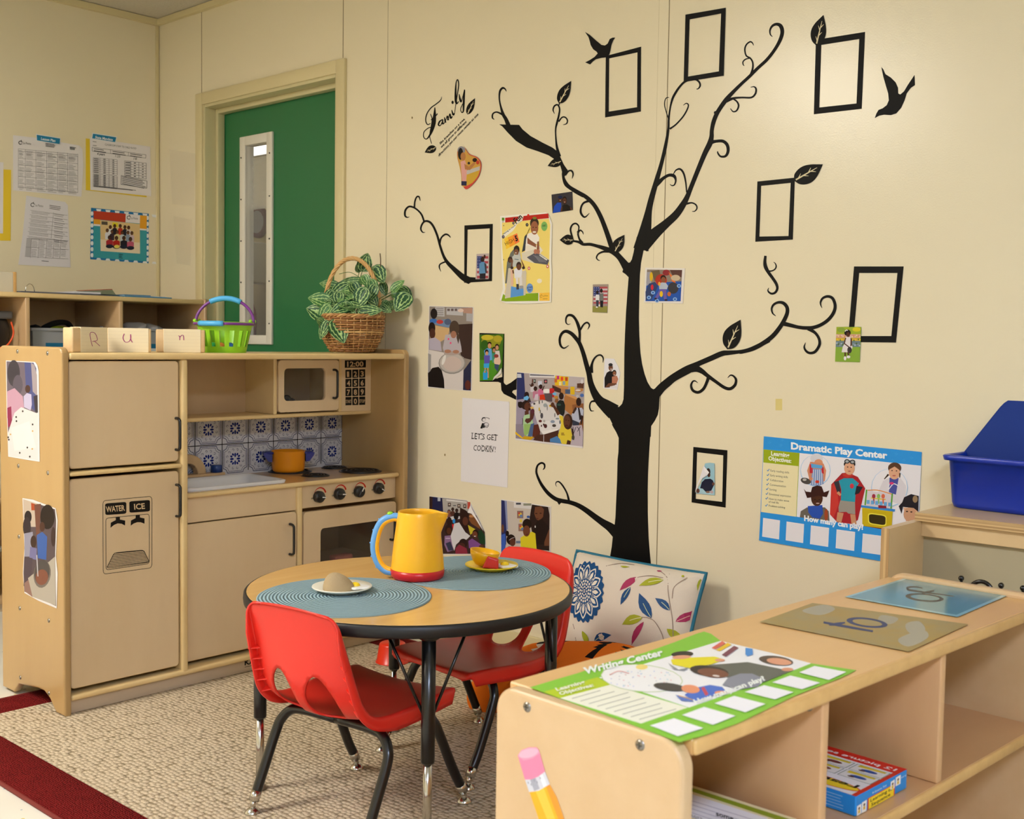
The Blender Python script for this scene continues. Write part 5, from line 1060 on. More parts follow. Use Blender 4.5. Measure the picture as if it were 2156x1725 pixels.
a.ell(1322, 990, 17, 26, '#4a2c20'); a.ell(1322, 974, 18, 13, '#18244a'); a.poly([(1264, 1096), (1275, 1045), (1300, 1016), (1328, 1016), (1335, 1085)], '#1e4ab8'); a.ell(1356, 998, 18, 30, '#1c100c'); a.ell(1356, 1002, 14, 22, '#5a3422'); a.poly([(1322, 1088), (1335, 1044), (1350, 1030), (1375, 1030), (1405, 1050), (1416, 1073)], '#16110f'); a.poly([(1322, 1086), (1330, 1048), (1340, 1046), (1336, 1085)], '#4a2c20'); a.poly([(1396, 1048), (1410, 1056), (1416, 1072), (1404, 1075)], '#5a3422')
for x, y in ((1322, 988), (1356, 1002)): a.ell(x-5, y-3, 2.4, 2, '#120a08'); a.ell(x+5, y-3, 2.4, 2, '#120a08'); a.ell(x, y+10, 5, 2, '#d8c8c0')
photo(a, 'small dark photo of a couple, blue shirt and black shirt')
def flag(A_, x0, y0, x1, y1, n=9, frac=.45):
    for k in range(n): ya, yb = y0+(y1-y0)*k/n, y0+(y1-y0)*(k+1)/n; A_.rect(x0, ya, x1, yb, '#a8444c' if k % 2 == 0 else '#c8bcc0')
    A_.rect(x0, y0, x0+(x1-x0)*frac, y0+(y1-y0)*.55, '#39447c')
    for i in range(3):
        for j in range(4): A_.ell(x0+(x1-x0)*frac*(i+.5)/3, y0+(y1-y0)*.55*(j+.5)/4, (x1-x0)*.025, (x1-x0)*.025, '#c8c8d8')
a = onA('A1'); a.plate([(675, 1413), (770, 1408), (768, 1607), (667, 1608)], '#b8a8a8'); flag(a, 679, 1430, 765, 1600, 9)
a.ell(722, 1455, 15, 22, '#2a1a14'); a.poly([(694, 1570), (698, 1490), (714, 1474), (735, 1474), (752, 1492), (752, 1560), (735, 1570)], '#5a8cb8'); a.poly([(735, 1480), (752, 1494), (756, 1560), (744, 1560)], '#34343c'); a.poly([(700, 1565), (746, 1562), (744, 1606), (700, 1606)], '#24222a'); a.ell(738, 1432, 8, 14, '#3a241c')
photo(a, 'small flag photo of one person in light blue, inside the branch frame')
a = onA('A4'); a.plate([(1397, 69), (1513, 67), (1507, 286), (1394, 280)], '#9a8a80'); flag(a, 1402, 86, 1508, 215, 9); a.poly([(1396, 232), (1508, 232), (1506, 282), (1395, 278)], '#8c8844'); a.rect(1398, 214, 1508, 233, '#a08a88')
a.ell(1432, 128, 10, 14, '#2a1c18'); a.poly([(1418, 190), (1420, 146), (1446, 146), (1446, 190)], '#dcdce0'); a.poly([(1422, 188), (1443, 188), (1440, 238), (1424, 236)], '#33384a'); a.ell(1462, 116, 11, 16, '#241a18'); a.poly([(1447, 195), (1449, 136), (1478, 136), (1479, 195)], '#70726e'); a.poly([(1452, 192), (1477, 192), (1474, 243), (1455, 240)], '#1e1c22'); a.ell(1428, 240, 8, 5, '#e4e4e8'); a.ell(1446, 228, 5, 8, '#e4e4e8')
photo(a, 'small flag photo of two people standing, left of the trunk')
a = onA('A5'); a.plate([(818, 262), (1161, 268), (1143, 573), (806, 563)], '#e6e0da'); a.poly([(833, 278), (1137, 282), (1124, 553), (820, 552)], '#2452a8')
a.poly([(833, 278), (1137, 282), (1132, 380), (826, 395)], '#8a7c70'); a.poly([(833, 300), (870, 300), (870, 400), (826, 420)], '#9c9aa4'); a.poly([(1030, 282), (1137, 282), (1133, 345), (1060, 340)], '#5a3a34'); a.poly([(868, 292), (940, 282), (955, 350), (900, 380)], '#6a5a40')
a.poly([(820, 470), (850, 400), (900, 385), (930, 420), (870, 540), (822, 540)], '#31406a'); a.ell(955, 370, 50, 52, '#b03424'); a.ell(1000, 305, 32, 26, '#8a2a30'); a.poly([(1020, 300), (1050, 330), (1085, 400), (1050, 380)], '#e07030'); a.ell(870, 340, 14, 40, '#d8b020'); a.ell(878, 432, 12, 24, '#c82a3a'); a.ell(1080, 350, 40, 26, '#c8b498'); a.ell(1060, 438, 46, 50, '#3c3a40')
for x, y in ((885, 478), (1075, 535), (850, 520), (1110, 420), (920, 548)): a.ell(x, y, 18, 16, '#8ab0e0'); a.ell(x, y, 8, 8, '#2452a8')
a.ell(974, 352, 24, 26, '#2a1a14'); a.ell(975, 368, 20, 26, '#8a5438'); a.poly([(935, 400), (962, 390), (995, 392), (1016, 420), (1005, 450), (940, 450)], '#b4bccc'); a.poly([(945, 448), (1000, 448), (1004, 540), (980, 535), (970, 470), (945, 500), (920, 535), (900, 525)], '#6a5aa4'); a.ell(957, 490, 14, 26, '#e0b820'); a.ell(908, 530, 12, 8, '#2a2430'); a.ell(998, 542, 14, 8, '#2a2430'); a.ell(940, 402, 10, 18, '#e0a838'); a.ell(1025, 490, 16, 20, '#b8622c')
photo(a, 'white bordered photo of a child among toys, right of the trunk')
a = onA('A5'); a.plate([(466, 1055), (475, 1046), (548, 1050), (585, 1120), (602, 1175), (575, 1319), (455, 1305)], '#e4e2e8')
a.poly([(466, 1300), (466, 1215), (485, 1170), (510, 1155), (540, 1160), (560, 1185), (555, 1295)], '#18151a'); a.ell(519, 1126, 19, 28, '#6a4230'); a.ell(518, 1102, 19, 14, '#26242a'); a.poly([(466, 1300), (500, 1262), (560, 1255), (575, 1270), (520, 1290)], '#6a4230'); a.ell(551, 1172, 18, 26, '#1c120e'); a.ell(551, 1178, 14, 20, '#8a5840'); a.poly([(530, 1205), (572, 1196), (585, 1225), (572, 1262), (530, 1260)], '#b87860'); a.poly([(510, 1290), (575, 1275), (572, 1308), (520, 1306)], '#dcd8dc'); a.ell(523, 1140, 8, 4, '#e8e0dc'); a.ell(551, 1190, 6, 3, '#e8e0dc')
photo(a, 'white photo of a man in black holding a girl, left of the trunk')
a = onA('A6', base=.002); a.plate([(1322, 790), (1566, 790), (1550, 1138), (1308, 1132)], '#84a83a', lift=.0018); a.poly([(1323, 792), (1564, 792), (1561, 862), (1319, 862)], '#a0b02c'); a.ell(1520, 815, 40, 22, '#d8c828'); a.ell(1370, 820, 40, 26, '#86a03a')
a.poly([(1319, 862), (1561, 862), (1558, 900), (1317, 900)], '#d0a088'); a.poly([(1317, 898), (1558, 898), (1556, 930), (1316, 930)], '#c8a83a'); a.poly([(1316, 928), (1556, 928), (1554, 988), (1314, 988)], '#6c8088')
for k in range(16): a.ell(1328+k*15, 872+(k*7) % 18, 8, 7, ('#e0b8b0', '#e8d0a0', '#d89060')[k % 3]); a.ell(1330+k*15, 912+(k*5) % 14, 8, 7, ('#e8c030', '#d8b040', '#5a7a30')[k % 3]); a.ell(1326+k*15, 950+(k*11) % 28, 9, 8, ('#a8b8c8', '#50683c', '#8898a0')[k % 3])
a.ell(1432, 848, 32, 32, '#18120f'); a.stroke([(1406, 835), (1424, 820), (1434, 828)], '#e8e4e4', 8); a.ell(1438, 866, 18, 24, '#54301f'); a.poly([(1412, 890), (1465, 890), (1468, 945), (1482, 990), (1462, 1042), (1374, 1040), (1385, 985), (1412, 940)], '#e4dcdc'); a.poly([(1410, 895), (1420, 900), (1405, 950), (1450, 985), (1446, 995), (1394, 955)], '#54301f'); a.poly([(1462, 895), (1475, 910), (1474, 975), (1460, 985)], '#54301f'); a.ell(1452, 1018, 22, 32, '#3a3234'); a.poly([(1402, 1040), (1416, 1040), (1414, 1090), (1402, 1090)], '#54301f'); a.poly([(1428, 1040), (1444, 1040), (1448, 1080), (1436, 1080)], '#54301f'); a.ell(1408, 1100, 13, 20, '#e8e4e8'); a.ell(1442, 1086, 18, 14, '#e8e4e8')
photo(a, 'garden photo of a girl in a white dress on the right frame corner')
a = onA('A7'); a.plate([(1820, 342), (1865, 335), (1910, 340), (1912, 642), (1735, 626), (1760, 560), (1790, 520)], '#9cc6d4', lift=.002); a.poly([(1785, 505), (1870, 480), (1900, 530), (1895, 640), (1742, 625), (1780, 560)], '#a8ccd8')
a.ell(1852, 420, 20, 34, '#3a2a26'); a.ell(1858, 450, 14, 22, '#5a382c'); a.poly([(1790, 520), (1820, 490), (1870, 485), (1895, 500), (1910, 540), (1880, 600), (1825, 608), (1800, 580), (1775, 575)], '#1e2138'); a.ell(1755, 600, 16, 22, '#6a4438'); a.ell(1900, 535, 12, 16, '#6a4438'); a.ell(1885, 612, 16, 14, '#c0a8b0'); a.ell(1848, 612, 20, 10, '#8a6858')
a.z += .004; a.poly([(1816, 360), (1868, 425), (1852, 450), (1800, 482), (1770, 530), (1735, 618), (1745, 560), (1775, 490)], '#e8e6ea'); a.poly([(1816, 360), (1868, 425), (1850, 432), (1826, 420)], '#f2f0f2')
photo(a, 'curled photo of a child in navy inside the small low frame')
# group at the snack table
a = onA('B5'); a.plate([(88, 130), (1450, 235), (1415, 1668), (52, 1500)], '#e2dcdc'); a.poly([(88, 140), (1446, 242), (1418, 1632), (60, 1468)], '#a89c9c')
a.poly([(88, 140), (228, 150), (258, 640), (250, 670), (80, 690)], '#2e3464'); a.poly([(92, 165), (170, 168), (180, 245), (92, 245)], '#c4c6d0'); a.poly([(80, 690), (260, 680), (560, 760), (540, 1440), (420, 1500), (60, 1468)], '#9a90a4'); a.poly([(62, 1180), (240, 1180), (230, 1480), (60, 1466)], '#8a8090')
a.poly([(340, 160), (860, 200), (855, 245), (340, 235)], '#dcd8da'); a.poly([(350, 172), (840, 198), (838, 214), (350, 200)], '#5a5a68')
for x, y, w, h, c in ((420, 275, 46, 80, '#3a3434'), (630, 280, 70, 82, '#3a3034'), (510, 310, 80, 90, '#c4c8d8')): a.rect(x, y, x+w, y+h, c)
a.ell(668, 320, 20, 20, '#c86a70'); a.ell(440, 310, 14, 22, '#9ab0a8')
a.poly([(860, 200), (1130, 225), (1125, 410), (850, 400)], '#e0b820'); a.poly([(1130, 225), (1440, 250), (1440, 420), (1120, 415)], '#b8aeb0')
for x, y, c in ((915, 240, '#c83a78'), (995, 265, '#d84a28'), (1085, 270, '#b84a20'), (870, 300, '#c86a30'), (960, 360, '#e8d8a0'), (1035, 350, '#88a0b0')): a.rect(x-26, y-36, x+26, y+40, c)
a.poly([(800, 385), (1130, 430), (1110, 470), (975, 470)], '#c08850'); a.poly([(800, 390), (980, 470), (980, 560), (800, 500)], '#4a2c24'); a.poly([(975, 468), (1120, 470), (1070, 590), (975, 560)], '#b07c4c'); a.poly([(1070, 580), (1290, 670), (1290, 780), (1180, 1000), (1040, 880), (1040, 640)], '#a8703e'); a.poly([(1060, 560), (1300, 640), (1300, 690), (1080, 600)], '#c89058'); a.poly([(1200, 790), (1430, 760), (1425, 1340), (1250, 1200)], '#8a5834')
a.rect(1060, 480, 1160, 570, '#4a5a78'); a.rect(1165, 425, 1250, 585, '#d8b020'); a.ell(1320, 500, 60, 24, '#dcd4cc'); a.poly([(1260, 470), (1420, 460), (1420, 510), (1340, 540), (1260, 520)], '#b07840'); a.ell(1320, 498, 56, 20, '#d8d0c8'); a.poly([(1300, 360), (1440, 350), (1430, 460), (1300, 450)], '#5a3828'); a.ell(1400, 320, 24, 46, '#d0ccd0'); a.ell(1400, 600, 40, 36, '#4a68a8'); a.ell(1310, 620, 30, 30, '#b8b4b8')
a.ell(690, 515, 95, 46, '#dcdcdc'); a.ell(690, 512, 80, 34, '#e6e6e4'); a.rect(745, 465, 840, 640, '#b02428'); a.ell(790, 480, 45, 26, '#c02a2a'); a.poly([(640, 560), (800, 560), (800, 730), (640, 720)], '#5a4c50'); a.ell(845, 570, 40, 28, '#6ab0e0')
for x, y, r, s_, c in ((400, 390, 26, '#4a2c22', '#c8c4cc'), (460, 470, 34, '#3a221c', '#b87890'), (568, 430, 34, '#3a221c', '#c86a90')): a.person(x, y, r, s_, c, bh=5.5, face=False)
a.stroke([(345, 375, 16), (385, 430, 22)], '#3a221c'); a.stroke([(405, 270, 22), (400, 350, 24)], '#5a3428'); a.stroke([(640, 405, 18), (600, 500, 26)], '#4a2a22'); a.poly([(550, 590), (640, 580), (660, 690), (545, 690)], '#c8381c'); a.poly([(460, 580), (520, 570), (515, 700), (430, 690)], '#c8b8c8')
a.ell(285, 590, 48, 62, '#2a1a1a'); a.poly([(235, 640), (340, 640), (375, 740), (240, 730)], '#3a2a2c'); a.poly([(225, 640), (300, 605), (335, 650), (300, 700), (225, 690)], '#6ab0e4')
a.poly([(375, 775), (500, 715), (660, 700), (760, 760), (880, 830), (1000, 1000), (1000, 1270), (780, 1320), (620, 1390), (540, 1300), (440, 950)], '#d4d0d0'); a.poly([(530, 1130), (740, 1110), (790, 1290), (560, 1316)], '#dedada'); a.poly([(745, 1110), (910, 1080), (985, 1200), (960, 1250), (790, 1262)], '#d8d6da'); a.poly([(585, 1320), (940, 1270), (900, 1310), (620, 1392)], '#e6e2e0')
for x, y, rx, ry, c in ((440, 770, 22, 20, '#3a3438'), (540, 740, 12, 40, '#4a484c'), (600, 730, 10, 30, '#54606c'), (660, 800, 40, 40, '#9aa0a4'), (700, 850, 8, 60, '#6a6a6c'), (540, 880, 14, 40, '#c8a838'), (560, 930, 10, 40, '#5a5a5c'), (590, 1010, 28, 58, '#4c4850'), (855, 1000, 10, 46, '#68686c'), (770, 810, 34, 26, '#d8b030'), (560, 1120, 34, 26, '#5a2424'), (640, 1120, 22, 26, '#a8a4a0'), (665, 1220, 34, 42, '#4a2424'), (630, 1190, 16, 24, '#3a1c1c'), (585, 1215, 12, 22, '#4a2024'), (810, 1130, 44, 30, '#8894a8'), (840, 1210, 40, 30, '#4c4440'), (905, 1070, 36, 16, '#7c8890'), (960, 1140, 18, 40, '#6a6c78')): a.ell(x, y, rx, ry, c)
a.ell(985, 615, 48, 72, '#2a1914'); a.poly([(890, 740), (960, 690), (1030, 710), (1062, 800), (1050, 960), (1020, 1020), (920, 960), (885, 830)], '#1e2220'); a.ell(940, 790, 40, 24, '#2c4a44'); a.poly([(860, 680), (900, 640), (930, 690), (900, 760), (850, 730)], '#8a5a38'); a.ell(880, 640, 44, 30, '#b8863a')
a.ell(1335, 730, 52, 84, '#2e1c17'); a.poly([(1245, 880), (1300, 850), (1400, 850), (1432, 900), (1420, 1020), (1350, 1160), (1210, 1090), (1200, 980)], '#b0b4c8'); a.poly([(1320, 850), (1350, 850), (1400, 1080), (1350, 1100)], '#241c22'); a.poly([(1200, 960), (1270, 830), (1300, 870), (1240, 970)], '#3a241e'); a.poly([(1205, 1090), (1350, 1150), (1340, 1220), (1220, 1220)], '#323848'); a.poly([(1390, 990), (1425, 1020), (1400, 1170), (1370, 1190)], '#2e1c17')
a.poly([(1200, 1210), (1400, 1200), (1425, 1340), (1415, 1630), (1150, 1590), (1230, 1400)], '#b4a8b4')
for p in ([(1280, 1240), (1230, 1380)], [(1300, 1230), (1350, 1300), (1360, 1420)], [(1370, 1230), (1310, 1330)], [(1220, 1230), (1240, 1500)]): a.stroke(p, '#3a343c', 12)
a.poly([(240, 1000), (330, 970), (400, 1060), (420, 1180), (440, 1280), (380, 1430), (280, 1420), (230, 1360), (215, 1200), (220, 1050)], '#a8c89c'); a.poly([(235, 1180), (380, 1180), (360, 1330), (260, 1420), (232, 1380)], '#92b468'); a.poly([(370, 1180), (440, 1160), (450, 1290), (420, 1400), (360, 1440), (310, 1430)], '#4a6088')
a.ell(165, 790, 56, 66, '#241815'); a.ell(270, 800, 96, 90, '#2a1b17'); a.ell(305, 830, 66, 90, '#5a3426'); a.ell(335, 790, 12, 8, '#140c0a'); a.ell(345, 880, 22, 24, '#2a100e'); a.ell(395, 850, 36, 22, '#d8b060'); a.poly([(250, 920), (320, 900), (330, 980), (250, 1000)], '#5a3426'); a.poly([(360, 900), (430, 870), (445, 960), (420, 1060), (360, 1140), (300, 1170), (250, 1120), (270, 1070), (350, 1060)], '#54302a'); a.ell(410, 920, 36, 50, '#5a2c3a'); a.stroke([(200, 1060, 8), (210, 1120, 8), (200, 1190, 8)], '#3a2a26')
a.poly([(430, 1200), (520, 1180), (560, 1330), (540, 1480), (400, 1450)], '#5a2c22'); a.poly([(60, 1330), (230, 1470), (190, 1470), (60, 1380)], '#e0b41c'); a.poly([(230, 1420), (440, 1440), (370, 1500), (200, 1480)], '#c89c1c'); a.poly([(500, 1390), (640, 1390), (930, 1300), (930, 1560), (620, 1535), (420, 1500)], '#4a2c22'); a.stroke([(632, 1400, 12), (630, 1540, 12)], '#c8c4c4')
a.stroke([(815, 790, 50), (870, 870, 56), (940, 990, 70)], '#54301f'); a.ell(810, 790, 36, 50, '#5a3424'); a.stroke([(790, 780, 18), (760, 810, 14)], '#5a3424')
a.poly([(945, 1000), (1020, 1020), (1050, 1250), (1170, 1260), (1205, 1400), (1180, 1560), (1140, 1588), (1000, 1576), (930, 1480), (920, 1400), (960, 1280), (985, 1160), (950, 1050)], '#d8c03c'); a.ell(1120, 1130, 92, 160, '#3a2218'); a.ell(1100, 1120, 70, 120, '#5c3826'); a.ell(1085, 1100, 12, 7, '#1a0e0a'); a.ell(1135, 1110, 12, 7, '#1a0e0a'); a.ell(1095, 1210, 32, 18, '#4a2018'); a.lines((985, 1360), (1060, 1360), (985, 1400), 3, '#8a6a2a', 14)
a.poly([(760, 1480), (900, 1420), (960, 1480), (990, 1570), (760, 1540)], '#4a7ab0'); a.poly([(1110, 1500), (1180, 1520), (1170, 1590), (1090, 1585)], '#4a2a1e'); a.poly([(1190, 1250), (1230, 1290), (1240, 1420), (1205, 1400)], '#3a241e'); a.ell(1225, 1450, 30, 50, '#4a443c')
a.ell(125, 775, 14, 50, '#241815'); photo(a, 'large photo of children raising hands round a snack table')
# two photos low on the wall
a = onA('B6'); a.plate([(33, 113), (640, 180), (720, 255), (740, 300), (850, 500), (930, 680), (960, 960), (950, 1060), (30, 1060)], '#dcd8d8')
a.poly([(36, 120), (640, 188), (700, 240), (690, 380), (780, 440), (870, 590), (935, 700), (945, 1050), (36, 1050)], '#3c2a28'); a.poly([(36, 120), (240, 148), (262, 400), (36, 390)], '#232446'); a.poly([(36, 120), (90, 130), (80, 390), (36, 388)], '#38241f'); a.rect(170, 138, 214, 196, '#b8bcc4')
a.poly([(245, 150), (640, 190), (690, 240), (680, 390), (260, 380)], '#aaa49e'); a.poly([(312, 165), (640, 205), (640, 222), (312, 188)], '#dcd8d4')
for x, y in ((360, 250), (515, 270), (610, 275)): a.rect(x-24, y-28, x+24, y+34, '#4a3c38'); a.ell(x, y, 12, 14, '#c8b8a8')
a.rect(655, 210, 700, 320, '#b84838'); a.rect(420, 262, 470, 274, '#3a3c48')
for x, y, r, s_, c in ((355, 370, 26, '#8a5a48', '#7a4a44'), (415, 330, 22, '#3a241c', '#54342a'), (480, 350, 24, '#3a241c', '#241c1c'), (285, 410, 24, '#2a1a16', '#3a2a2a')): a.person(x, y, r, s_, c, bh=4.5, face=False)
a.poly([(300, 470), (420, 440), (560, 440), (550, 480), (400, 500)], '#c8c8cc'); a.ell(435, 520, 22, 36, '#2a88d0'); a.poly([(405, 570), (490, 570), (470, 680), (420, 685)], '#c8242a'); a.ell(470, 440, 40, 60, '#1c1616')
a.poly([(535, 300), (620, 340), (670, 380), (668, 480), (690, 560), (650, 720), (600, 700), (540, 620), (530, 420)], '#2e1c18'); a.ell(620, 520, 46, 70, '#5a3426'); a.poly([(690, 380), (800, 430), (860, 560), (860, 650), (720, 560), (680, 500)], '#7a4c2c'); a.ell(720, 440, 40, 20, '#b88050'); a.poly([(660, 580), (780, 650), (760, 700), (700, 740)], '#c0b030'); a.poly([(800, 690), (880, 660), (940, 760), (945, 900), (860, 880)], '#1c3c24')
a.poly([(440, 560), (520, 540), (620, 700), (700, 760), (640, 820), (560, 820), (470, 900), (440, 1000), (370, 790), (420, 650)], '#d0ced0')
a.ell(345, 660, 56, 84, '#2c1c17'); a.ell(355, 680, 38, 56, '#54301f'); a.ell(360, 520, 40, 70, '#2a1a18'); a.poly([(285, 760), (380, 750), (400, 860), (430, 990), (330, 1020), (280, 900)], '#8a6a90'); a.poly([(300, 880), (380, 850), (430, 990), (350, 1000)], '#34384e'); a.stroke([(300, 800, 14), (375, 800, 14)], '#c4b0c8')
a.ell(585, 880, 68, 76, '#2a1a17'); a.ell(560, 930, 60, 60, '#4a2a20'); a.poly([(460, 960), (520, 900), (640, 960), (660, 1050), (460, 1050)], '#8a3040'); a.ell(785, 720, 52, 64, '#20130f'); a.ell(775, 740, 42, 56, '#6a3c2a'); a.ell(770, 770, 26, 20, '#3a1410'); a.ell(775, 765, 18, 7, '#e0d8d0'); a.poly([(670, 840), (730, 800), (820, 860), (900, 920), (910, 960), (680, 960)], '#7a4c8a'); a.ell(880, 930, 40, 26, '#5a3828')
a.z += .006; a.poly([(722, 262), (742, 305), (790, 400), (850, 500), (935, 680), (880, 600), (800, 470), (740, 395), (676, 378)], '#ece8e6')
photo(a, 'photo of children at a white table with curled corner, behind the jug')
a = onA('B6'); a.plate([(1198, 165), (2006, 282), (2000, 1100), (1196, 1125)], '#dedada'); a.poly([(1201, 178), (1995, 294), (1986, 1100), (1200, 1115)], '#c0b6ac'); a.poly([(1201, 178), (1255, 188), (1290, 640), (1280, 900), (1200, 900)], '#2a2e5e'); a.poly([(1255, 188), (1290, 192), (1310, 660), (1285, 660)], '#8088b0')
a.poly([(1405, 208), (1700, 246), (1695, 325), (1405, 300)], '#d4d0ce'); a.rect(1440, 222, 1520, 252, '#3a3c48'); a.rect(1560, 232, 1690, 268, '#8a8a78')
for x, y in ((1508, 412), (1530, 622)): a.rect(x-50, y-60, x+50, y+62, '#8a6a60'); a.ell(x, y, 28, 30, '#d8b830'); a.ell(x+16, y+24, 24, 24, '#5a78a8'); a.ell(x-18, y-20, 18, 18, '#b84838')
a.rect(1500, 490, 1540, 540, '#d8c048'); a.rect(1440, 840, 1520, 880, '#6a7488'); a.ell(1640, 450, 26, 20, '#3a5a98')
a.poly([(1700, 250), (1850, 275), (1960, 290), (1985, 420), (1980, 1000), (1780, 980), (1700, 700), (1660, 480), (1680, 350)], '#2b1d19'); a.poly([(1750, 290), (1850, 280), (1895, 330), (1880, 450), (1820, 520), (1770, 490), (1735, 400)], '#6a412c'); a.ell(1770, 396, 20, 7, '#24140f'); a.ell(1840, 392, 18, 7, '#24140f'); a.ell(1785, 478, 22, 9, '#54281f'); a.poly([(1780, 520), (1860, 480), (1980, 620), (1980, 900), (1780, 900), (1710, 700)], '#211613'); a.poly([(1900, 860), (1980, 640), (1982, 920), (1900, 920)], '#6a412c'); a.ell(1752, 610, 8, 20, '#d8d4d0')
a.poly([(1512, 790), (1600, 730), (1700, 690), (1755, 720), (1775, 980), (1520, 980)], '#d4c428'); a.ell(1620, 570, 74, 90, '#20140f'); a.ell(1612, 680, 58, 90, '#6a3e2a'); a.ell(1620, 735, 14, 12, '#54281f')
a.ell(1225, 640, 22, 70, '#6a4430'); a.poly([(1205, 740), (1270, 720), (1275, 900), (1240, 1110), (1200, 1110)], '#3a5ab0'); a.ell(1300, 720, 28, 46, '#1c120f'); a.ell(1360, 820, 74, 86, '#20140f'); a.ell(1385, 865, 48, 62, '#5a3426'); a.stroke([(1330, 830, 8), (1370, 800, 8), (1415, 785, 8)], '#c8b8b8'); a.poly([(1270, 960), (1330, 920), (1420, 960), (1420, 1110), (1260, 1110)], '#6a6ea8')
photo(a, 'photo of a teacher and a child in yellow, behind the far chair')
# High 5 poster
a = onA('B4'); a.plate([(118, 125), (905, 60), (940, 75), (1015, 250), (1000, 900), (1010, 1100), (998, 1618), (600, 1640), (230, 1636), (105, 1585), (165, 1380), (150, 1100), (130, 600)], '#f0ece2', thick=.001, lift=.002)
a.poly([(150, 240), (960, 170), (985, 280), (965, 900), (980, 1100), (975, 1450), (190, 1460), (210, 1380), (178, 1050), (150, 600)], '#f0d878'); a.poly([(205, 155), (950, 80), (962, 162), (205, 238)], '#b8241c'); a.rect(148, 152, 190, 205, '#5a8a20'); a.lines((155, 215), (185, 215), (155, 232), 3, '#5a5a5c', 5)
a.poly([(345, 300), (420, 200), (455, 100), (530, 95), (500, 210), (385, 285)], '#f2ece0'); a.poly([(150, 470), (200, 400), (390, 270), (400, 290), (340, 380), (200, 490)], '#f4efe2'); a.text('Fun', (392, 258), (512, 152), 96, '#161412', bold=.035, shear=.1); a.text('Having so much', (176, 450), (386, 290), 26, '#2a2826', bold=.02); a.stroke([(385, 272, 4), (500, 205, 4)], '#161412')
for x, y, r, c in ((348, 248, 20, '#2c2440'), (172, 484, 24, '#3a3250'), (584, 276, 24, '#24242c')): a.ell(x, y, r, r*1.25, c); a.text('3', (x-6, y+10), (x+8, y+8), 22, '#e8e4dc')
for x, y in ((617, 1028), (938, 996)): a.ell(x, y, 22, 30, '#c83a50'); a.ell(x, y, 11, 16, '#f4ece4')
a.ell(882, 302, 54, 82, '#7cb060'); a.text('ABC', (850, 310), (918, 300), 34, '#2c5a2c', bold=.02)
a.poly([(190, 520), (412, 422), (455, 570), (225, 700)], '#f0a030'); a.poly([(340, 455), (412, 422), (455, 570), (380, 612)], '#ee7a40'); a.poly([(190, 520), (250, 494), (290, 664), (225, 700)], '#f4c83c'); a.text('HIGH', (222, 640), (372, 560), 68, '#1c1814', bold=.0); a.text('5', (388, 560), (432, 548), 96, '#141210', bold=.05)
a.poly([(495, 750), (520, 610), (540, 480), (580, 430), (590, 700)], '#3a4048'); a.poly([(560, 610), (800, 640), (860, 720), (800, 780), (480, 770), (550, 740)], '#ece4d4'); a.poly([(490, 760), (720, 700), (965, 880), (960, 920), (700, 940), (500, 880)], '#dcd4c0'); a.poly([(580, 840), (720, 760), (800, 780), (966, 890), (940, 968), (715, 938)], '#565660'); a.poly([(800, 790), (935, 878), (925, 895), (795, 805)], '#ece8e0')
for k in range(7): a.stroke([(690+k*30, 800+k*6, 4), (740+k*28, 840+k*14, 4), (800+k*18, 920, 4)], '#a8a8b0')
a.poly([(570, 520), (600, 430), (680, 405), (760, 430), (800, 500), (780, 600), (720, 620), (560, 640)], '#f0ebe4'); a.poly([(590, 490), (640, 540), (740, 610), (740, 670), (700, 650), (590, 600)], '#8a5840'); a.poly([(760, 570), (790, 560), (800, 700), (750, 730)], '#8a5840'); a.ell(730, 740, 30, 44, '#b87a60'); a.ell(780, 740, 28, 44, '#b07258')
a.poly([(630, 360), (640, 300), (600, 420), (570, 460)], '#a08a30'); a.ell(712, 250, 76, 96, '#3a2c22'); a.ell(714, 330, 66, 118, '#9a6044'); a.ell(715, 160, 36, 22, '#7a7a30'); a.ell(690, 320, 11, 8, '#1a100c'); a.ell(742, 322, 11, 8, '#1a100c'); a.ell(712, 402, 32, 16, '#e8dcd0'); a.ell(714, 370, 10, 8, '#7a4834')
a.poly([(205, 1290), (240, 920), (300, 760), (360, 690), (360, 900), (280, 1290)], '#6c6e68'); a.poly([(350, 670), (400, 630), (450, 690), (480, 850), (400, 860)], '#b0b4b8'); a.ell(292, 880, 40, 54, '#3a2820'); a.ell(300, 895, 24, 34, '#6a4430'); a.ell(405, 705, 50, 72, '#2a2420'); a.ell(400, 748, 40, 58, '#7a5038'); a.ell(392, 762, 16, 9, '#e0d4c8')
a.poly([(330, 830), (370, 790), (450, 800), (485, 850), (470, 980), (340, 1010)], '#c0c4c0'); a.poly([(330, 850), (345, 900), (330, 1000), (305, 1000)], '#7a5038'); a.poly([(470, 850), (500, 900), (545, 1000), (520, 1010)], '#7a5038'); a.stroke([(370, 870, 12), (440, 880, 12)], '#5a7080')
a.poly([(196, 1520), (240, 1250), (262, 1030), (330, 1020), (350, 1100), (345, 1300), (300, 1550), (240, 1552)], '#cfc6b4'); a.poly([(500, 1080), (560, 1060), (575, 1100), (560, 1540), (520, 1556), (490, 1300)], '#cfc6b4'); a.poly([(300, 1050), (340, 1040), (350, 1300), (310, 1350)], '#e0b8a0'); a.poly([(310, 1340), (525, 1380), (525, 1552), (298, 1552)], '#5a96d8')
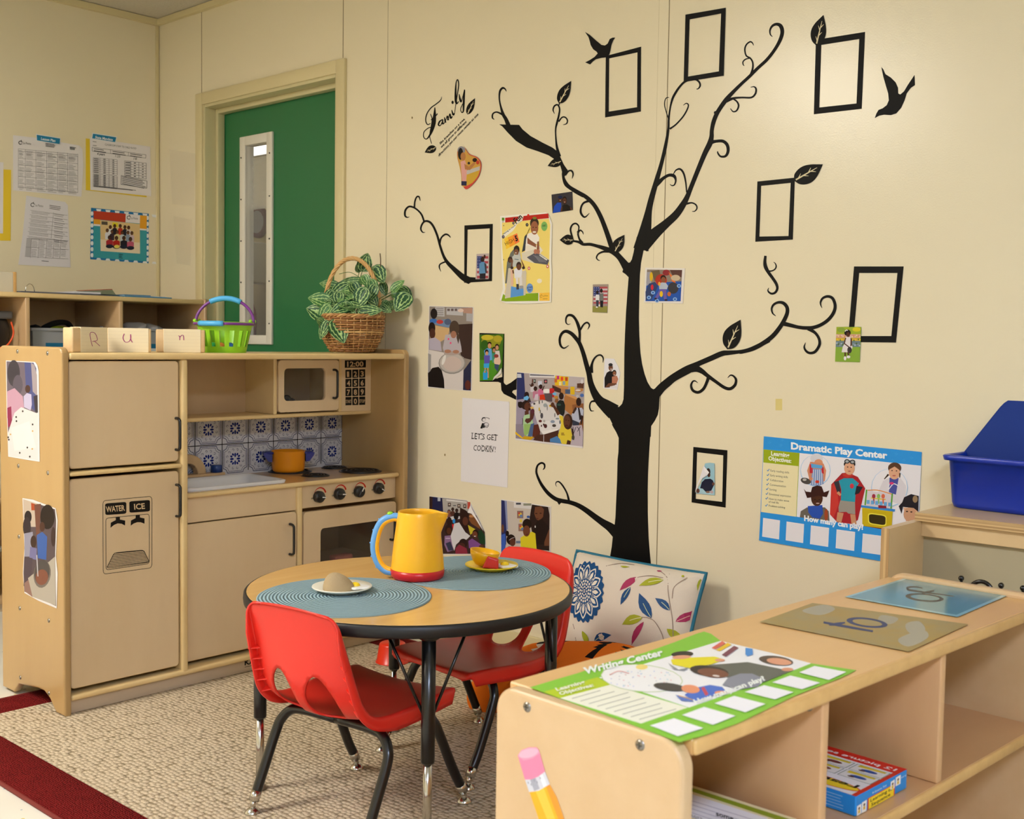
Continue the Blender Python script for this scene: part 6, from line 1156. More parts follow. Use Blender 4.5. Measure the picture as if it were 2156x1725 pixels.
a.poly([(360, 1050), (420, 1010), (480, 1020), (505, 1060), (490, 1190), (370, 1200)], '#e6e6ec'); a.ell(444, 985, 46, 70, '#3a2820'); a.ell(446, 1010, 38, 52, '#6a4230'); a.poly([(385, 1180), (440, 1180), (440, 1310), (400, 1310)], '#e4dedc'); a.poly([(450, 1180), (500, 1180), (505, 1320), (455, 1330)], '#e4dedc'); a.poly([(400, 1300), (442, 1300), (446, 1395), (402, 1395)], '#3a3c48'); a.poly([(450, 1330), (520, 1330), (525, 1375), (455, 1385)], '#9a9aa0'); a.stroke([(340, 1060, 26), (350, 1120, 24)], '#6a4230'); a.ell(325, 1020, 26, 26, '#3a2a26'); a.ell(525, 1020, 26, 26, '#3a2a26')
a.ell(632, 1372, 56, 82, '#6c94d0'); a.text('great', (588, 1372), (678, 1362), 34, '#24406c', bold=.02); a.text('day!', (598, 1416), (664, 1410), 32, '#24406c', bold=.02); a.ell(800, 1248, 44, 40, '#f4ead0')
a.poly([(140, 1590), (175, 1470), (210, 1500), (205, 1550), (780, 1455), (778, 1590), (205, 1596)], '#86a81c'); a.poly([(205, 1600), (205, 1560), (240, 1552), (560, 1545), (560, 1465), (780, 1455), (778, 1592)], '#86a81c'); a.poly([(798, 1455), (978, 1448), (976, 1588), (798, 1590)], '#f2c048')
apple(a, 830, 1512, 20, '#6a4a1c', 5); a.text('La Petite', (866, 1518), (948, 1514), 30, '#7a5a24'); a.lines((860, 1556), (948, 1553), (860, 1560), 2, '#8a6a30', 4)
for x, y in ((182, 290), (182, 880)): a.ell(x, y, 9, 11, '#8a7c5a')
a.ell(608, 112, 20, 22, '#d83020')
photo(a, 'yellow poster headed Having so much Fun with a High 5 card', 'poster', 'poster')
# cooking sign
a = onA('A4'); a.plate([(410, 926), (762, 956), (766, 975), (750, 1607), (398, 1558)], '#e4e0e2'); 
a.text("LET'S GET", (480, 1236), (675, 1249), 44, '#1e1c1c', bold=.006); a.text("COOKIN'!", (493, 1325), (660, 1338), 44, '#1e1c1c', bold=.006)
# slab ends give the letters their serif look
for x, y0, h in ((482, 1236, 44), (508, 1238, 44), (552, 1240, 44), (655, 1248, 44), (558, 1330, 44), (597, 1333, 44), (622, 1335, 44)): a.stroke([(x-5, y0, 4), (x+12, y0+1, 4)], '#1e1c1c'); a.stroke([(x-5, y0-h+1, 4), (x+12, y0-h+2, 4)], '#1e1c1c')
a.ell(572, 1092, 17, 16, '#3a3838'); a.ell(575, 1094, 13, 12, '#dcd8da'); a.stroke([(560, 1080, 4), (575, 1075, 4), (612, 1082, 4), (612, 1090, 3)], '#2a2828'); a.poly([(560, 1118), (545, 1158), (562, 1160), (568, 1140), (580, 1152), (586, 1120)], '#1c1a1a'); a.ell(590, 1128, 20, 16, '#55525a'); a.ell(592, 1128, 15, 12, '#d8d4d8'); a.stroke([(575, 1145, 4), (600, 1150, 4), (610, 1125, 4)], '#2a2828'); a.ell(572, 1148, 8, 7, '#2a2828')
photo(a, "white paper sign reading LET'S GET COOKIN'!", 'paper_sign', 'sign')
# dramatic play poster
BL = '#2e94e2'
a = onA('D1'); a.plate([(108, 370), (1352, 494), (1330, 1010), (1310, 1390), (1042, 1355), (72, 1190)], BL, lift=.0012)
a.poly([(106, 472), (1348, 602), (1322, 1130), (1056, 1100), (86, 965)], '#eceaf0')
for x, y in ((150, 420), (250, 400), (1150, 510), (1270, 540), (240, 440), (1210, 560), (1120, 560)): a.stroke([(x+16*math.cos(q*PI*.8), y+16*math.sin(q*PI*.8)) for q in range(6)], '#4aa6ea', 2, 1)
a.text('Dramatic Play Center', (322, 470), (1082, 546), 54, '#f4f6fa', bold=.04, up=(.0, -1))
a.poly([(106, 472), (390, 502), (382, 606), (104, 576)], '#9aac1c'); a.poly([(104, 576), (382, 606), (362, 1004), (86, 966)], '#ece2b4'); a.stroke([(388, 502, 4), (364, 1004, 4)], '#9aac1c')
a.text('Learning', (166, 520), (310, 536), 34, '#f2f2e6', bold=.03, up=(0, -1)); a.text('Objectives:', (145, 558), (325, 580), 34, '#f2f2e6', bold=.03, up=(0, -1))
for i, (s_, x1) in enumerate((('Early reading skills', 308), ('Early writing skills', 298), ('Collaboration', 262), ('Communication', 282), ('Sorting', 208), ('Emotional expression', 322), ('How to make sense', 308), ('Problem-solving', 276))):
    x = 161-i*2; y = 647+i*37+(18 if i == 7 else 0)
    a.text(s_, (x, y), (x1, y+(x1-x)*.115), 17, '#4a4a44', up=(0, -1)); a.stroke([(x-26, y-12, 5), (x-20, y-4, 5), (x-9, y-20, 5)], '#2e80c8')
a.text('of real life', (147, 893), (226, 902), 17, '#4a4a44', up=(0, -1))
# apron child in a ring
a.ell(515, 640, 120, 125, '#a8ccec'); a.ell(515, 637, 115, 120, '#eceaf0'); a.ell(525, 545, 50, 40, '#d8d8e0'); a.ell(540, 580, 34, 30, '#d89470'); a.poly([(475, 570), (580, 585), (600, 640), (590, 720), (540, 760), (490, 750), (465, 700), (450, 640)], '#d08a6a'); a.poly([(492, 625), (570, 632), (580, 745), (545, 762), (478, 755)], '#7c94c4')
for k in range(5): a.stroke([(500+k*16, 632, 5), (494+k*18, 752, 5)], '#dce0ec')
a.poly([(470, 590), (492, 590), (495, 660), (470, 660)], '#c02838'); a.poly([(560, 610), (580, 615), (582, 665), (566, 660)], '#c02838'); a.poly([(480, 585), (570, 600), (568, 625), (484, 618)], '#5aa0d8'); a.ell(440, 722, 42, 24, '#4a4644', .3); a.ell(430, 712, 16, 10, '#b8b4b0'); a.ell(530, 728, 16, 12, '#c83a28'); a.ell(480, 705, 16, 12, '#d08a6a')
# cowboy
a.poly([(392, 1010), (400, 960), (450, 930), (590, 930), (620, 960), (626, 1036)], '#6a6258'); a.poly([(455, 920), (570, 912), (576, 980), (550, 1020), (490, 1008), (460, 970)], '#2a50b0'); a.ell(527, 858, 46, 62, '#4a2a1c'); a.ell(512, 868, 6, 4, '#1c0e08'); a.ell(546, 870, 6, 4, '#1c0e08'); a.ell(534, 898, 14, 4, '#c8a8a0'); a.ell(530, 880, 7, 8, '#3c2016'); a.poly([(424, 782), (440, 805), (480, 810), (490, 770), (530, 757), (565, 765), (582, 812), (626, 796), (605, 850), (540, 838), (490, 850), (450, 856)], '#3a1c18'); a.ell(600, 990, 14, 50, '#a04828')
# caped child
a.poly([(725, 660), (770, 655), (850, 690), (908, 780), (880, 900), (850, 1030), (800, 1060), (690, 1050), (630, 985), (645, 860), (640, 750)], '#a8242c'); a.poly([(640, 760), (680, 720), (700, 900), (660, 1010), (630, 985)], '#c83a34'); a.poly([(700, 720), (740, 700), (810, 700), (858, 740), (835, 780), (828, 890), (716, 880), (720, 790)], '#2a98b0'); a.poly([(660, 730), (700, 720), (715, 800), (690, 820)], '#34343c'); a.stroke([(690, 810, 22), (715, 835, 18)], '#c8906c'); a.poly([(840, 760), (890, 770), (860, 820), (826, 830)], '#26262e'); a.ell(803, 762, 16, 20, '#c83848')
a.poly([(712, 875), (828, 888), (830, 985), (775, 978), (760, 965), (700, 968), (698, 930)], '#9a948c'); a.poly([(690, 968), (738, 975), (720, 1050), (680, 1040)], '#c8906c'); a.poly([(790, 984), (830, 986), (840, 1062), (800, 1056)], '#c8906c'); a.poly([(725, 665), (800, 655), (815, 680), (770, 695), (735, 685)], '#c03a30'); a.ell(785, 590, 46, 30, '#241c1a'); a.ell(784, 622, 42, 52, '#d8a484'); a.ell(765, 568, 22, 18, '#3a3c40'); a.ell(808, 572, 22, 18, '#3a3c40'); a.ell(765, 568, 13, 10, '#a8acb0'); a.ell(808, 572, 13, 10, '#a8acb0'); a.ell(770, 612, 6, 4, '#2a1a14'); a.ell(798, 614, 6, 4, '#2a1a14'); a.ell(784, 645, 12, 4, '#a85a50')
# doctor child in a ring
a.ell(1100, 775, 145, 150, '#a8ccec'); a.ell(1100, 772, 140, 145, '#eceaf0'); a.poly([(1010, 810), (1050, 720), (1110, 690), (1180, 690), (1230, 760), (1225, 870), (1190, 910), (1020, 850)], '#dcd8e0'); a.poly([(1100, 695), (1172, 700), (1150, 830), (1095, 810)], '#4a52a0'); a.ell(1140, 620, 52, 44, '#5a3c2a'); a.ell(1138, 655, 44, 55, '#dca888'); a.poly([(1092, 600), (1140, 585), (1190, 610), (1185, 640), (1140, 608), (1096, 632)], '#5a3c2a'); a.stroke([(1092, 670, 16), (1058, 708, 6)], '#3a281c'); a.stroke([(1182, 660, 12), (1180, 695, 8)], '#3a281c'); a.stroke([(1100, 740, 7), (1090, 790, 7), (1130, 745, 7), (1170, 760, 7)], '#e8e8f0'); a.ell(1116, 740, 18, 10, '#d83a78'); a.ell(1120, 640, 6, 4, '#2a1a14'); a.ell(1155, 642, 6, 4, '#2a1a14'); a.ell(1136, 680, 14, 5, '#b86058')
# police child
a.poly([(1210, 930), (1320, 940), (1322, 1000), (1230, 1040)], '#d8a888'); a.ell(1262, 985, 52, 58, '#c89878'); a.poly([(1172, 920), (1200, 890), (1215, 850), (1270, 825), (1330, 840), (1326, 965), (1290, 935), (1205, 925), (1195, 980)], '#201c26'); a.ell(1302, 865, 20, 28, '#9a8060'); a.ell(1238, 962, 9, 5, '#2a1a14'); a.ell(1272, 966, 9, 5, '#2a1a14')
# toy stove
a.poly([(885, 930), (1126, 950), (1116, 1110), (886, 1085)], '#c8b018'); a.poly([(875, 912), (1145, 945), (1140, 964), (876, 930)], '#3a88d0'); a.poly([(915, 790), (930, 795), (1120, 830), (1126, 860), (1112, 940), (905, 915)], '#d8d0d8'); a.stroke([(920, 790, 12), (908, 912, 12)], '#5aa03a'); a.stroke([(1122, 820, 12), (1112, 940, 12)], '#5aa03a'); a.stroke([(928, 795, 7), (1010, 795, 7), (1116, 825, 7)], '#e08a38'); a.stroke([(955, 855, 9), (1070, 868, 9)], '#e0c030')
for x, c in ((976, '#a03048'), (1014, '#8ac060'), (1050, '#d86a48')): a.ell(x, 842, 14, 18, c); a.stroke([(x, 862, 12), (x, 900, 12)], c)
for k in range(6): a.rect(920+k*34, 872+k*4, 944+k*34, 902+k*4, '#6aa8dc')
a.poly([(1012, 912), (1075, 918), (1076, 938), (1012, 936)], '#8a2030'); a.poly(rq((930, 970), (1078, 990), (1076, 1082), (932, 1060), .25), '#e8dc48'); a.poly(rq((938, 980), (1070, 998), (1068, 1072), (940, 1052), .25), '#3a3010'); a.poly([(886, 1075), (1056, 1095), (1056, 1112), (886, 1088)], '#7a1c18')
a.poly([(86, 966), (362, 1004), (640, 1040), (900, 1078), (1056, 1104), (1316, 1140), (1308, 1392), (1042, 1355), (72, 1190)], BL)
a.text('How many can play?', (428, 1034), (896, 1106), 44, '#f4f6fa', bold=.04, up=(0, -1))
for x in ((105, 238), (290, 428), (482, 625), (684, 830), (890, 1044)): y = 1012+(x[0]-105)*.157; a.poly([(x[0], y), (x[1], y+20), (x[1]-8, y+170), (x[0]-8, y+148)], '#e8e6ec')
photo(a, 'blue Dramatic Play Center poster on the wall above the cushion corner', 'poster', 'poster')
# small marks left on the wall
for k, (x, y, lab) in enumerate(((1640, 852, 'yellowish tape mark above the Dramatic Play poster'), (868, 248, 'small dark scuff left of the lettering'), (937, 958, 'small dark scuff left of the cooking sign'))):
    a = onA('PX', base=.0005); r_ = 8 if k == 0 else 3
    if k == 0: a.rect(x-7, y-12, x+7, y+12, '#dccb84')
    else: a.ell(x, y, 1.6, 2.6, '#8a7650')
    a.build('wall_mark', lab, 'mark')
# ------------------------------------------------------------------ round table and what stands on it
def T_(px, py, z): return onplane(px, py, (0, 0, z), (0, 0, 1))
TZ = .475; TC = Vector((2.728, -.945, 0)); TR = .383
tb_ = thing('round_table', 'low round wood topped table with black edge and four legs', 'table', (TC.x, TC.y, RZ))
tz = TZ-RZ
MB().lathe([(0, tz), (TR-.007, tz), (TR-.006, tz-.0015), (0, tz-.002)], OAKT, 96, smooth=False).build('table_top', tb_)
MB().lathe([(0, tz-.026), (TR-.01, tz-.028), (TR-.004, tz-.028), (TR, tz-.024), (TR+.001, tz-.014), (TR, tz-.004), (TR-.004, tz-.0005), (TR-.0065, tz-.0008)], mat('edge_band', (20, 21, 24), .45), 96).build('edge_band', tb_)
for k, deg in enumerate((234.2, -35.8, 54.2, 144.2)):
    a_ = math.radians(deg); x, y = .345*math.cos(a_), .345*math.sin(a_)
    Mx = Matrix.Translation((x, y, 0))
    l = MB().lathe([(0, .168), (.0135, .168), (.0148, .172), (.0148, tz-.027), (0, tz-.027)], BLACK, 24, Mx); l.lathe([(.0148, tz-.04), (.034, tz-.028), (.034, tz-.027), (0, tz-.027)], BLACK, 20, Mx); l = l.build('leg', tb_)
    MB().lathe([(0, .015), (.0095, .015), (.0095, .17), (0, .17)], CHROME, 20, Mx).build('chrome_insert', l)
    MB().lathe([(0, 0), (.0165, 0), (.0165, .003), (.012, .009), (.007, .016), (0, .016)], STEEL, 20, Mx).build('foot_glide', l)
    MB().ball((x+.0145*math.cos(a_+2.2), y+.0145*math.sin(a_+2.2), tz-.09), .005, STEEL, 10, 8).build('leg_screw', l)
    for sg in (-1, 1):
        tx, ty = -math.sin(a_)*sg, math.cos(a_)*sg; ix, iy = -math.cos(a_), -math.sin(a_)
        MB().tube([(x+tx*.012, y+ty*.012, .275), (x+tx*.085+ix*.03, y+ty*.085+iy*.03, tz-.027)], .0034, BLACK, 8).build('brace', tb_)
# placemats
def mat_m():
    m = bpy.data.materials.new('woven_mat'); m.use_nodes = True; nt = m.node_tree; b = nt.nodes['Principled BSDF']; L = nt.links.new
    b.inputs['Roughness'].default_value = .85; b.inputs['Specular IOR Level'].default_value = .15
    tc = nt.nodes.new('ShaderNodeTexCoord'); w = nt.nodes.new('ShaderNodeTexWave'); w.wave_type = 'RINGS'; w.rings_direction = 'SPHERICAL'; w.inputs['Scale'].default_value = 40; w.inputs['Distortion'].default_value = .6; w.inputs['Detail'].default_value = 1
    L(tc.outputs['Object'], w.inputs['Vector']); n = nt.nodes.new('ShaderNodeTexNoise'); n.inputs['Scale'].default_value = 600; L(tc.outputs['Object'], n.inputs['Vector'])
    ad = nt.nodes.new('ShaderNodeMath'); ad.operation = 'MULTIPLY_ADD'; ad.inputs[1].default_value = .35; L(n.outputs['Fac'], ad.inputs[0]); L(w.outputs['Fac'], ad.inputs[2])
    bp = nt.nodes.new('ShaderNodeBump'); bp.inputs['Strength'].default_value = .9; bp.inputs['Distance'].default_value = .004; L(ad.outputs[0], bp.inputs['Height']); L(bp.outputs[0], b.inputs['Normal'])
    r = nt.nodes.new('ShaderNodeValToRGB'); r.color_ramp.elements[0].color = lin('#7d9ba8'); r.color_ramp.elements[1].color = lin('#9db8c2'); r.color_ramp.elements[1].position = .35; L(w.outputs['Fac'], r.inputs[0]); L(r.outputs[0], b.inputs['Base Color']); return m
MATM = mat_m()
def placemat(L, R, N, F, label, zo):
    l, r, n, f = [T_(*p, TZ) for p in (L, R, N, F)]; c = (l+r+n+f)/4; c.z = 0
    ea = math.atan2((r-l).y, (r-l).x); ra = (r-l).length/2; rb = (n-f).length/2; rad = (ra+rb)/2
    nrm = lambda a: (max(-1, min(1, a)))
    o = MB().lathe([(0, .0028), (ra*.97, .003), (ra, .0018), (ra, 0), (0, 0)], MATM, 72, smooth=False, squash=(1, rb/ra))
    o = o.build('placemat'); o.location = (c.x, c.y, TZ+zo); o.rotation_euler = (0, 0, ea); setp(o, label, 'placemat'); return c, ra, rb
pm1 = placemat((537, 1260), (906, 1256), (722, 1301), (735, 1217), 'round blue grey woven placemat nearest, behind the front red chair', .0004)
pm2 = placemat((838, 1206), (1163, 1209), (990, 1243), (1000, 1171), 'round blue grey woven placemat under the yellow plate', .0006)
print('placemats', pm1, pm2)
ZM = TZ+.0036
# jug
JY = mat('jug_yellow', (252, 190, 40), .3); JR = mat('jug_red', (202, 28, 38), .3); JB = mat('jug_blue', (106, 170, 234), .32); JG = mat('jug_green', (150, 214, 50), .3)
jc = T_(879, 1216, ZM); ju = (jc-CP).dot(FW)/FPX
jug = thing('toy_jug', 'yellow toy jug with red base and blue handle on the table', 'jug', (jc.x, jc.y, ZM), hd)
rb_ = 56.5*ju; rt_ = 42*ju; H_ = 139*ju; hb_ = 20*ju
MB().lathe([(0, 0), (rb_*.90, 0), (rb_*.97, .004), (rb_, .012), (rb_*1.0, hb_), (0, hb_)], JR, 48).build('base', jug)
m = MB(); prof = [(rb_*.985, hb_)]+[(rb_*.985+(rt_-rb_*.985)*(t**1.25), hb_+(H_-hb_)*t) for t in [k/14 for k in range(1, 15)]]
full = prof+[(rt_-.001, H_+.0015), (rt_-.003, H_+.001)]+[(r-.004, z) for r, z in prof[::-1][:10]]
m.lathe(full, JY, 64)
vs = []
for (x, y, z) in m.v:
    a_ = math.atan2(y, x); t = max(0, (z-hb_)/(H_-hb_)); g = max(0, 1-abs(a_)/.55); g = g*g*(3-2*g); s_ = max(0, (t-.62)/.38); r = math.hypot(x, y)
    k = 1+.52*g*s_**1.15; vs.append((x*k, y*(1-.25*g*s_), z-.004*g*s_+(.004*(1-g)*0)))
m.v = vs; m.build('body', jug)
def hp_(px, py): return ((px-879)*ju, 0, (1216-py)*ju*1.0)
path = [hp_(846, 1094), hp_(826, 1092), hp_(806, 1102), hp_(795, 1125), hp_(791, 1155), hp_(798, 1182), hp_(812, 1198), hp_(832, 1203)]
pc2 = crom(path, 6)
h = MB().tube(pc2, .0075, JY, 12).build('handle', jug)
out = []
for i, p in enumerate(pc2):
    t = (pc2[min(i+1, len(pc2)-1)]-pc2[max(i-1, 0)]).normalized(); n = Vector((0, 1, 0)).cross(t); n = n if n.x < 0 or abs(n.x) < 1e-3 else -n
    if n.x > 0: n = -n
    nn = Vector((t.z, 0, -t.x)); nn = nn if (nn.dot(Vector((-.7, 0, .0))) > 0 or (abs(nn.x) < .3 and nn.dot(p-Vector((-.02, 0, H_*.55))) > 0)) else -nn
    out.append(p+nn*.0055)
g = MB().tube(out[0:-1], .0085, JB, 12).build('grip', jug)
for k in (12, 17, 22, 27, 32):
    if k < len(out): MB().ball(out[k]+(out[k]-pc2[k]).normalized()*.0085, .0022, JB, 8, 6).build('bump', g)
MB().ball(out[7]+Vector((-.001, 0, .008)), (.008, .0065, .005), JG, 14, 8).build('button', jug)
# plates with toy food
def plate(px0, px1, pyc, label, c, name='toy_plate'):
    p = T_((px0+px1)/2, pyc, ZM+.008); u = (p-CP).dot(FW)/FPX; r = (px1-px0)/2*u
    o = MB().lathe([(0, .001), (r*.62, 0), (r*.66, .002), (r*.98, .010), (r, .0115), (r*.99, .0135), (r*.68, .005), (0, .004)], mat('plate_'+str(c), c, .3), 48).build(name); o.location = (p.x, p.y, ZM); setp(o, label, 'plate'); return p, r, u
def egg(p, z, r, rot, label):
    o = thing('toy_fried_egg', label, 'toy food', (p.x, p.y, z), rot)
    rnd_ = random.Random(3); pts = [(r*(1+.16*math.sin(3*a+1)+.1*math.sin(2*a))*math.cos(a), r*.8*(1+.12*math.sin(4*a))*math.sin(a)) for a in [2*PI*k/28 for k in range(28)]]
    MB().prism(pts, .0005, .006, mat('egg_white', (240, 240, 238), .3), 'z', bev=.0025, seg=2).build('white', o); MB().ball((-r*.12, 0, .006), (r*.4, r*.4, .008), mat('egg_yolk', (250, 214, 40), .25), 18, 10).build('yolk', o)
p1, r1, u1 = plate(657, 783, 1238, 'white toy plate on the front placemat', (240, 236, 220))
e = RT.copy(); e.z = 0; e.normalize(); fv = Vector((FW.x, FW.y, 0)).normalized()
pp = p1+e*(30*u1)+fv*.004; egg(pp, ZM+.0066, r1*.42, .4, 'toy fried egg on the white plate')
pp = p1-e*(6*u1)-fv*.008
o = thing('toy_potato', 'half of a beige toy potato on the white plate', 'toy food', (pp.x, pp.y, ZM+.0048), hd)
b = bmesh.new(); bmesh.ops.create_uvsphere(b, u_segments=32, v_segments=20, radius=1)
for v in b.verts:
    z = max(v.co.z, -.05); k = 1-.22*v.co.x; v.co = Vector((v.co.x*33*u1*(1+.05*math.sin(4*v.co.y)), v.co.y*22*u1*k, (z+.05)*34*u1*(1-.26*v.co.x)))
MB().bm(b, mat('potato_skin', (172, 150, 114), .8, bump=.5, bscale=300), True).build('potato_half', o)
p2, r2, u2 = plate(979, 1091, 1192, 'yellow toy plate on the far placemat', (246, 214, 30))
pp = p2+e*(30*u2)-fv*.004; egg(pp, ZM+.0066, r2*.42, .2, 'toy fried egg beside the red block on the yellow plate')
pp = p2-e*(19*u2)+fv*.012
o = MB().lathe([(0, 0), (16*u2, .0005), (24*u2, 9*u2), (30*u2, 21*u2), (32*u2, 31*u2), (30.5*u2, 31*u2), (28*u2, 20*u2), (20*u2, 6*u2), (0, 3*u2)], mat('bowl_yellow', (238, 178, 20), .3), 40).build('toy_bowl'); o.location = (pp.x, pp.y, ZM+.0075); o.rotation_euler = (.0, .16, hd); setp(o, 'small yellow toy bowl tilted on the yellow plate', 'bowl')
pp = p2+e*(-2*u2)-fv*.016
o = MB().prism([(-17*u2, 0), (17*u2, 0), (15*u2, 20*u2), (-8*u2, 26*u2)], -.011, .011, mat('toy_tomato', (206, 44, 44), .35), 'y', bev=.004, seg=3).build('toy_tomato'); o.location = (pp.x, pp.y, ZM+.0062); o.rotation_euler = (0, .08, hd); setp(o, 'red wedge of toy food leaning on the yellow bowl', 'toy food')

# ------------------------------------------------------------------ red chairs
def shell_mesh():
    prof = crom([(0, .156, .246), (0, .154, .256), (0, .142, .265), (0, .09, .266), (0, .03, .262), (0, -.04, .258), (0, -.09, .260), (0, -.124, .270), (0, -.147, .294), (0, -.162, .33), (0, -.178, .38), (0, -.194, .43), (0, -.208, .474), (0, -.213, .486), (0, -.220, .490)], 8)
    L = [0]
    for i in range(1, len(prof)): L.append(L[-1]+(prof[i]-prof[i-1]).length)
    nv = 84; P = []; j = 0
    for k in range(nv+1):
        s = L[-1]*k/nv
        while j < len(L)-2 and L[j+1] < s: j += 1
        P.append(prof[j].lerp(prof[j+1], (s-L[j])/max(1e-9, L[j+1]-L[j])))
    N = []
    for k in range(nv+1):
        t = (P[min(k+1, nv)]-P[max(k-1, 0)]).normalized(); N.append(Vector((0, t.z, -t.y))*1 if False else Vector((0, t.z, -t.y)))
    def hw(k):
        t = k/nv; w = .158 if t < .08 else .166
        w = .148+.010*min(1, t/.15) if t < .15 else (.158-.010*max(0, (t-.3)/.3) if t < .6 else .148-.018*((t-.6)/.4))
        e = (1-t)/.07
        if e < 1: w -= .046*(1-math.sqrt(max(0, 1-(1-e)**2)))
        if t < .05: w -= .02*(1-math.sqrt(max(0, 1-(1-t/.05)**2)))
        return w
    nu = 40; cols = [(-1, .034), (-1, .022), (-1, .010), (-1, .003)]+[(-1+2*i/nu, 0) for i in range(1, nu)]+[(1, .003), (1, .010), (1, .022), (1, .034)]
    cols = [(-1.0, .034), (-1.005, .02), (-1.0, .008), (-.985, .001)]+[(-.96+1.92*i/nu, 0) for i in range(nu+1)]+[(.985, .001), (1.0, .008), (1.005, .02), (1.0, .034)]
    nc = len(cols); pos = {}; uv = []
    bm_ = bmesh.new(); V = []
    dsh = lambda t: -.005-.006*min(1, max(0, (1-t)/.3))-.021*math.exp(-((t-.66)/.16)**2)
    fade = lambda t: min(1, max(0, (t-.0)/.06))*min(1, (1-t)/.16+.12)*(1 if t < .42 else 1-.30*min(1, (t-.42)/.14)-.15*max(0, (t-.6)/.4))
    for k in range(nv+1):
        t = k/nv
        for c, (u, f) in enumerate(cols):
            dish = dsh(t)*(1-u*u)
            p = P[k]+Vector((hw(k)*u, 0, 0))+N[k]*(-f*fade(t)*-1 if False else 0)
            p = p+N[k]*(-(f*fade(t)))*(-1)*(-1)+N[k]*dish+Vector((0, 0, .009*(1-u*u)*max(0, (t-.75)/.25)))
            V.append(bm_.verts.new(p)); uv.append((u, t))
    # side facing the sitter: N points up for the seat, forward for the back
    kz = next(k for k in range(nv) if P[k].y < -.1 and P[k].z > .303); holes = [(-.37, kz/nv, .27, .056/L[-1]), (.37, kz/nv, .27, .056/L[-1])]
    def inside(u, t):
        for (hu, ht, a, b) in holes:
            q = (t-ht)/b; aa = a*(1-.22*q); 
            if ((u-hu)/aa)**2+q*q < 1: return (hu, ht, a, b)
    for k in range(nv):
        for c in range(nc-1):
            i = k*nc+c; u = (uv[i][0]+uv[i+1][0])/2; t = (uv[i][1]+uv[i+nc][1])/2
            if inside(u, t): continue
            bm_.faces.new((V[i], V[i+1], V[i+nc+1], V[i+nc]))
    # smooth the cut edges onto the ellipse
    bm_.verts.index_update()
    for e in bm_.edges:
        if e.is_boundary:
            for v in e.verts:
                u, t = uv[v.index]
                if abs(u) > .95 or t < .2 or t > .9: continue
                for (hu, ht, a, b) in holes:
                    if abs(u-hu) < a*1.7 and abs(t-ht) < b*1.5:
                        q = (t-ht)/b; aa = a*(1-.22*max(-1, min(1, q))); d = math.hypot((u-hu)/aa, q)
                        nu_, nt_ = hu+(u-hu)/d, ht+(t-ht)/d
                        kf = nt_*nv; k0 = int(kf); fr = kf-k0; base = P[k0].lerp(P[k0+1], fr); nn = N[k0].lerp(N[k0+1], fr)
                        v.co = base+Vector((hw(kf)*nu_, 0, 0))+nn*(dsh(nt_)*(1-nu_*nu_))
    bmesh.ops.delete(bm_, geom=[v for v in bm_.verts if not v.link_faces], context='VERTS')
    bmesh.ops.recalc_face_normals(bm_, faces=bm_.faces[:])
    return bm_, P, N, nv
def make_chair(label):
    t = thing('child_chair', label, 'chair', (0, 0, RZ))
    bm_, P, N, nv = shell_mesh(); o = MB().bm(bm_, RED, True).build('seat_shell', t)
    s = o.modifiers.new('thickness', 'SOLIDIFY'); s.thickness = .0045; s.offset = 0
    for sx in (-1, 1):
        r = MB()
        for k in range(5):
            kk = int(nv*(.60+.048*k)); p = P[kk]; n = N[kk]; x = sx*.1425
            q = [Vector((x, p.y, p.z))-n*.004, Vector((x, p.y, p.z))-n*.023, Vector((sx*.118, p.y, p.z))-n*.010]
            r.add([q[0], q[1], q[2], q[0]+Vector((0, 0, .0022)), q[1]+Vector((0, 0, .0022)), q[2]+Vector((0, 0, .0022))], [(0, 1, 2), (5, 4, 3), (0, 3, 4, 1), (1, 4, 5, 2), (2, 5, 3, 0)], RED)
        r.build('rib_row', t)
    for sx, sy in ((-1, -1), (1, -1), (-1, 1), (1, 1)):
        if sy < 0: pts = [(0, -.075, .222), (sx*.10, -.077, .222), (sx*.138, -.080, .214), (sx*.159, -.088, .192), (sx*.166, -.098, .165), (sx*.1665, -.135, .085), (sx*.1665, -.156, .040)]
        else: pts = [(0, .060, .238), (sx*.085, .061, .238), (sx*.126, .064, .230), (sx*.150, .073, .206), (sx*.157, .084, .178), (sx*.163, .128, .085), (sx*.1655, .154, .040)]
        l = MB().tube(crom(pts, 5), .0112, BLACK, 14).build('leg', t)
        d = (Vector(pts[-1])-Vector(pts[-2])).normalized(); e0 = Vector(pts[-1])-d*.006
        g = MB().tube([e0, e0+d*.022], .0118, CHROME, 14); f = Vector((sx*.1665, sy*.1665, 0))
        g.tube([e0+d*.02, Vector((f.x, f.y, .010))], .006, CHROME, 10); g.lathe([(0, 0), (.0175, 0), (.0175, .002), (.012, .008), (.006, .013), (0, .013)], CHROME, 20, Matrix.Translation(f)); g.build('glide', l)
    return t
c1 = make_chair('red plastic child chair with black legs, nearest, its back towards the camera')
c1.location = (2.772, -1.130, RZ); c1.rotation_euler = (0, 0, math.radians(7))
c2 = c1.copy(); COL.objects.link(c2); c2['label'] = 'red plastic child chair beyond the table, its back near the wall'
for ch in list(c1.children):
    k = ch.copy(); COL.objects.link(k); k.parent = c2
    for g in ch.children: q = g.copy(); COL.objects.link(q); q.parent = k
c1['group'] = c2['group'] = 'red chairs at the round table'
c2.location = (2.714, -.706, RZ); c2.rotation_euler = (0, 0, math.radians(176))

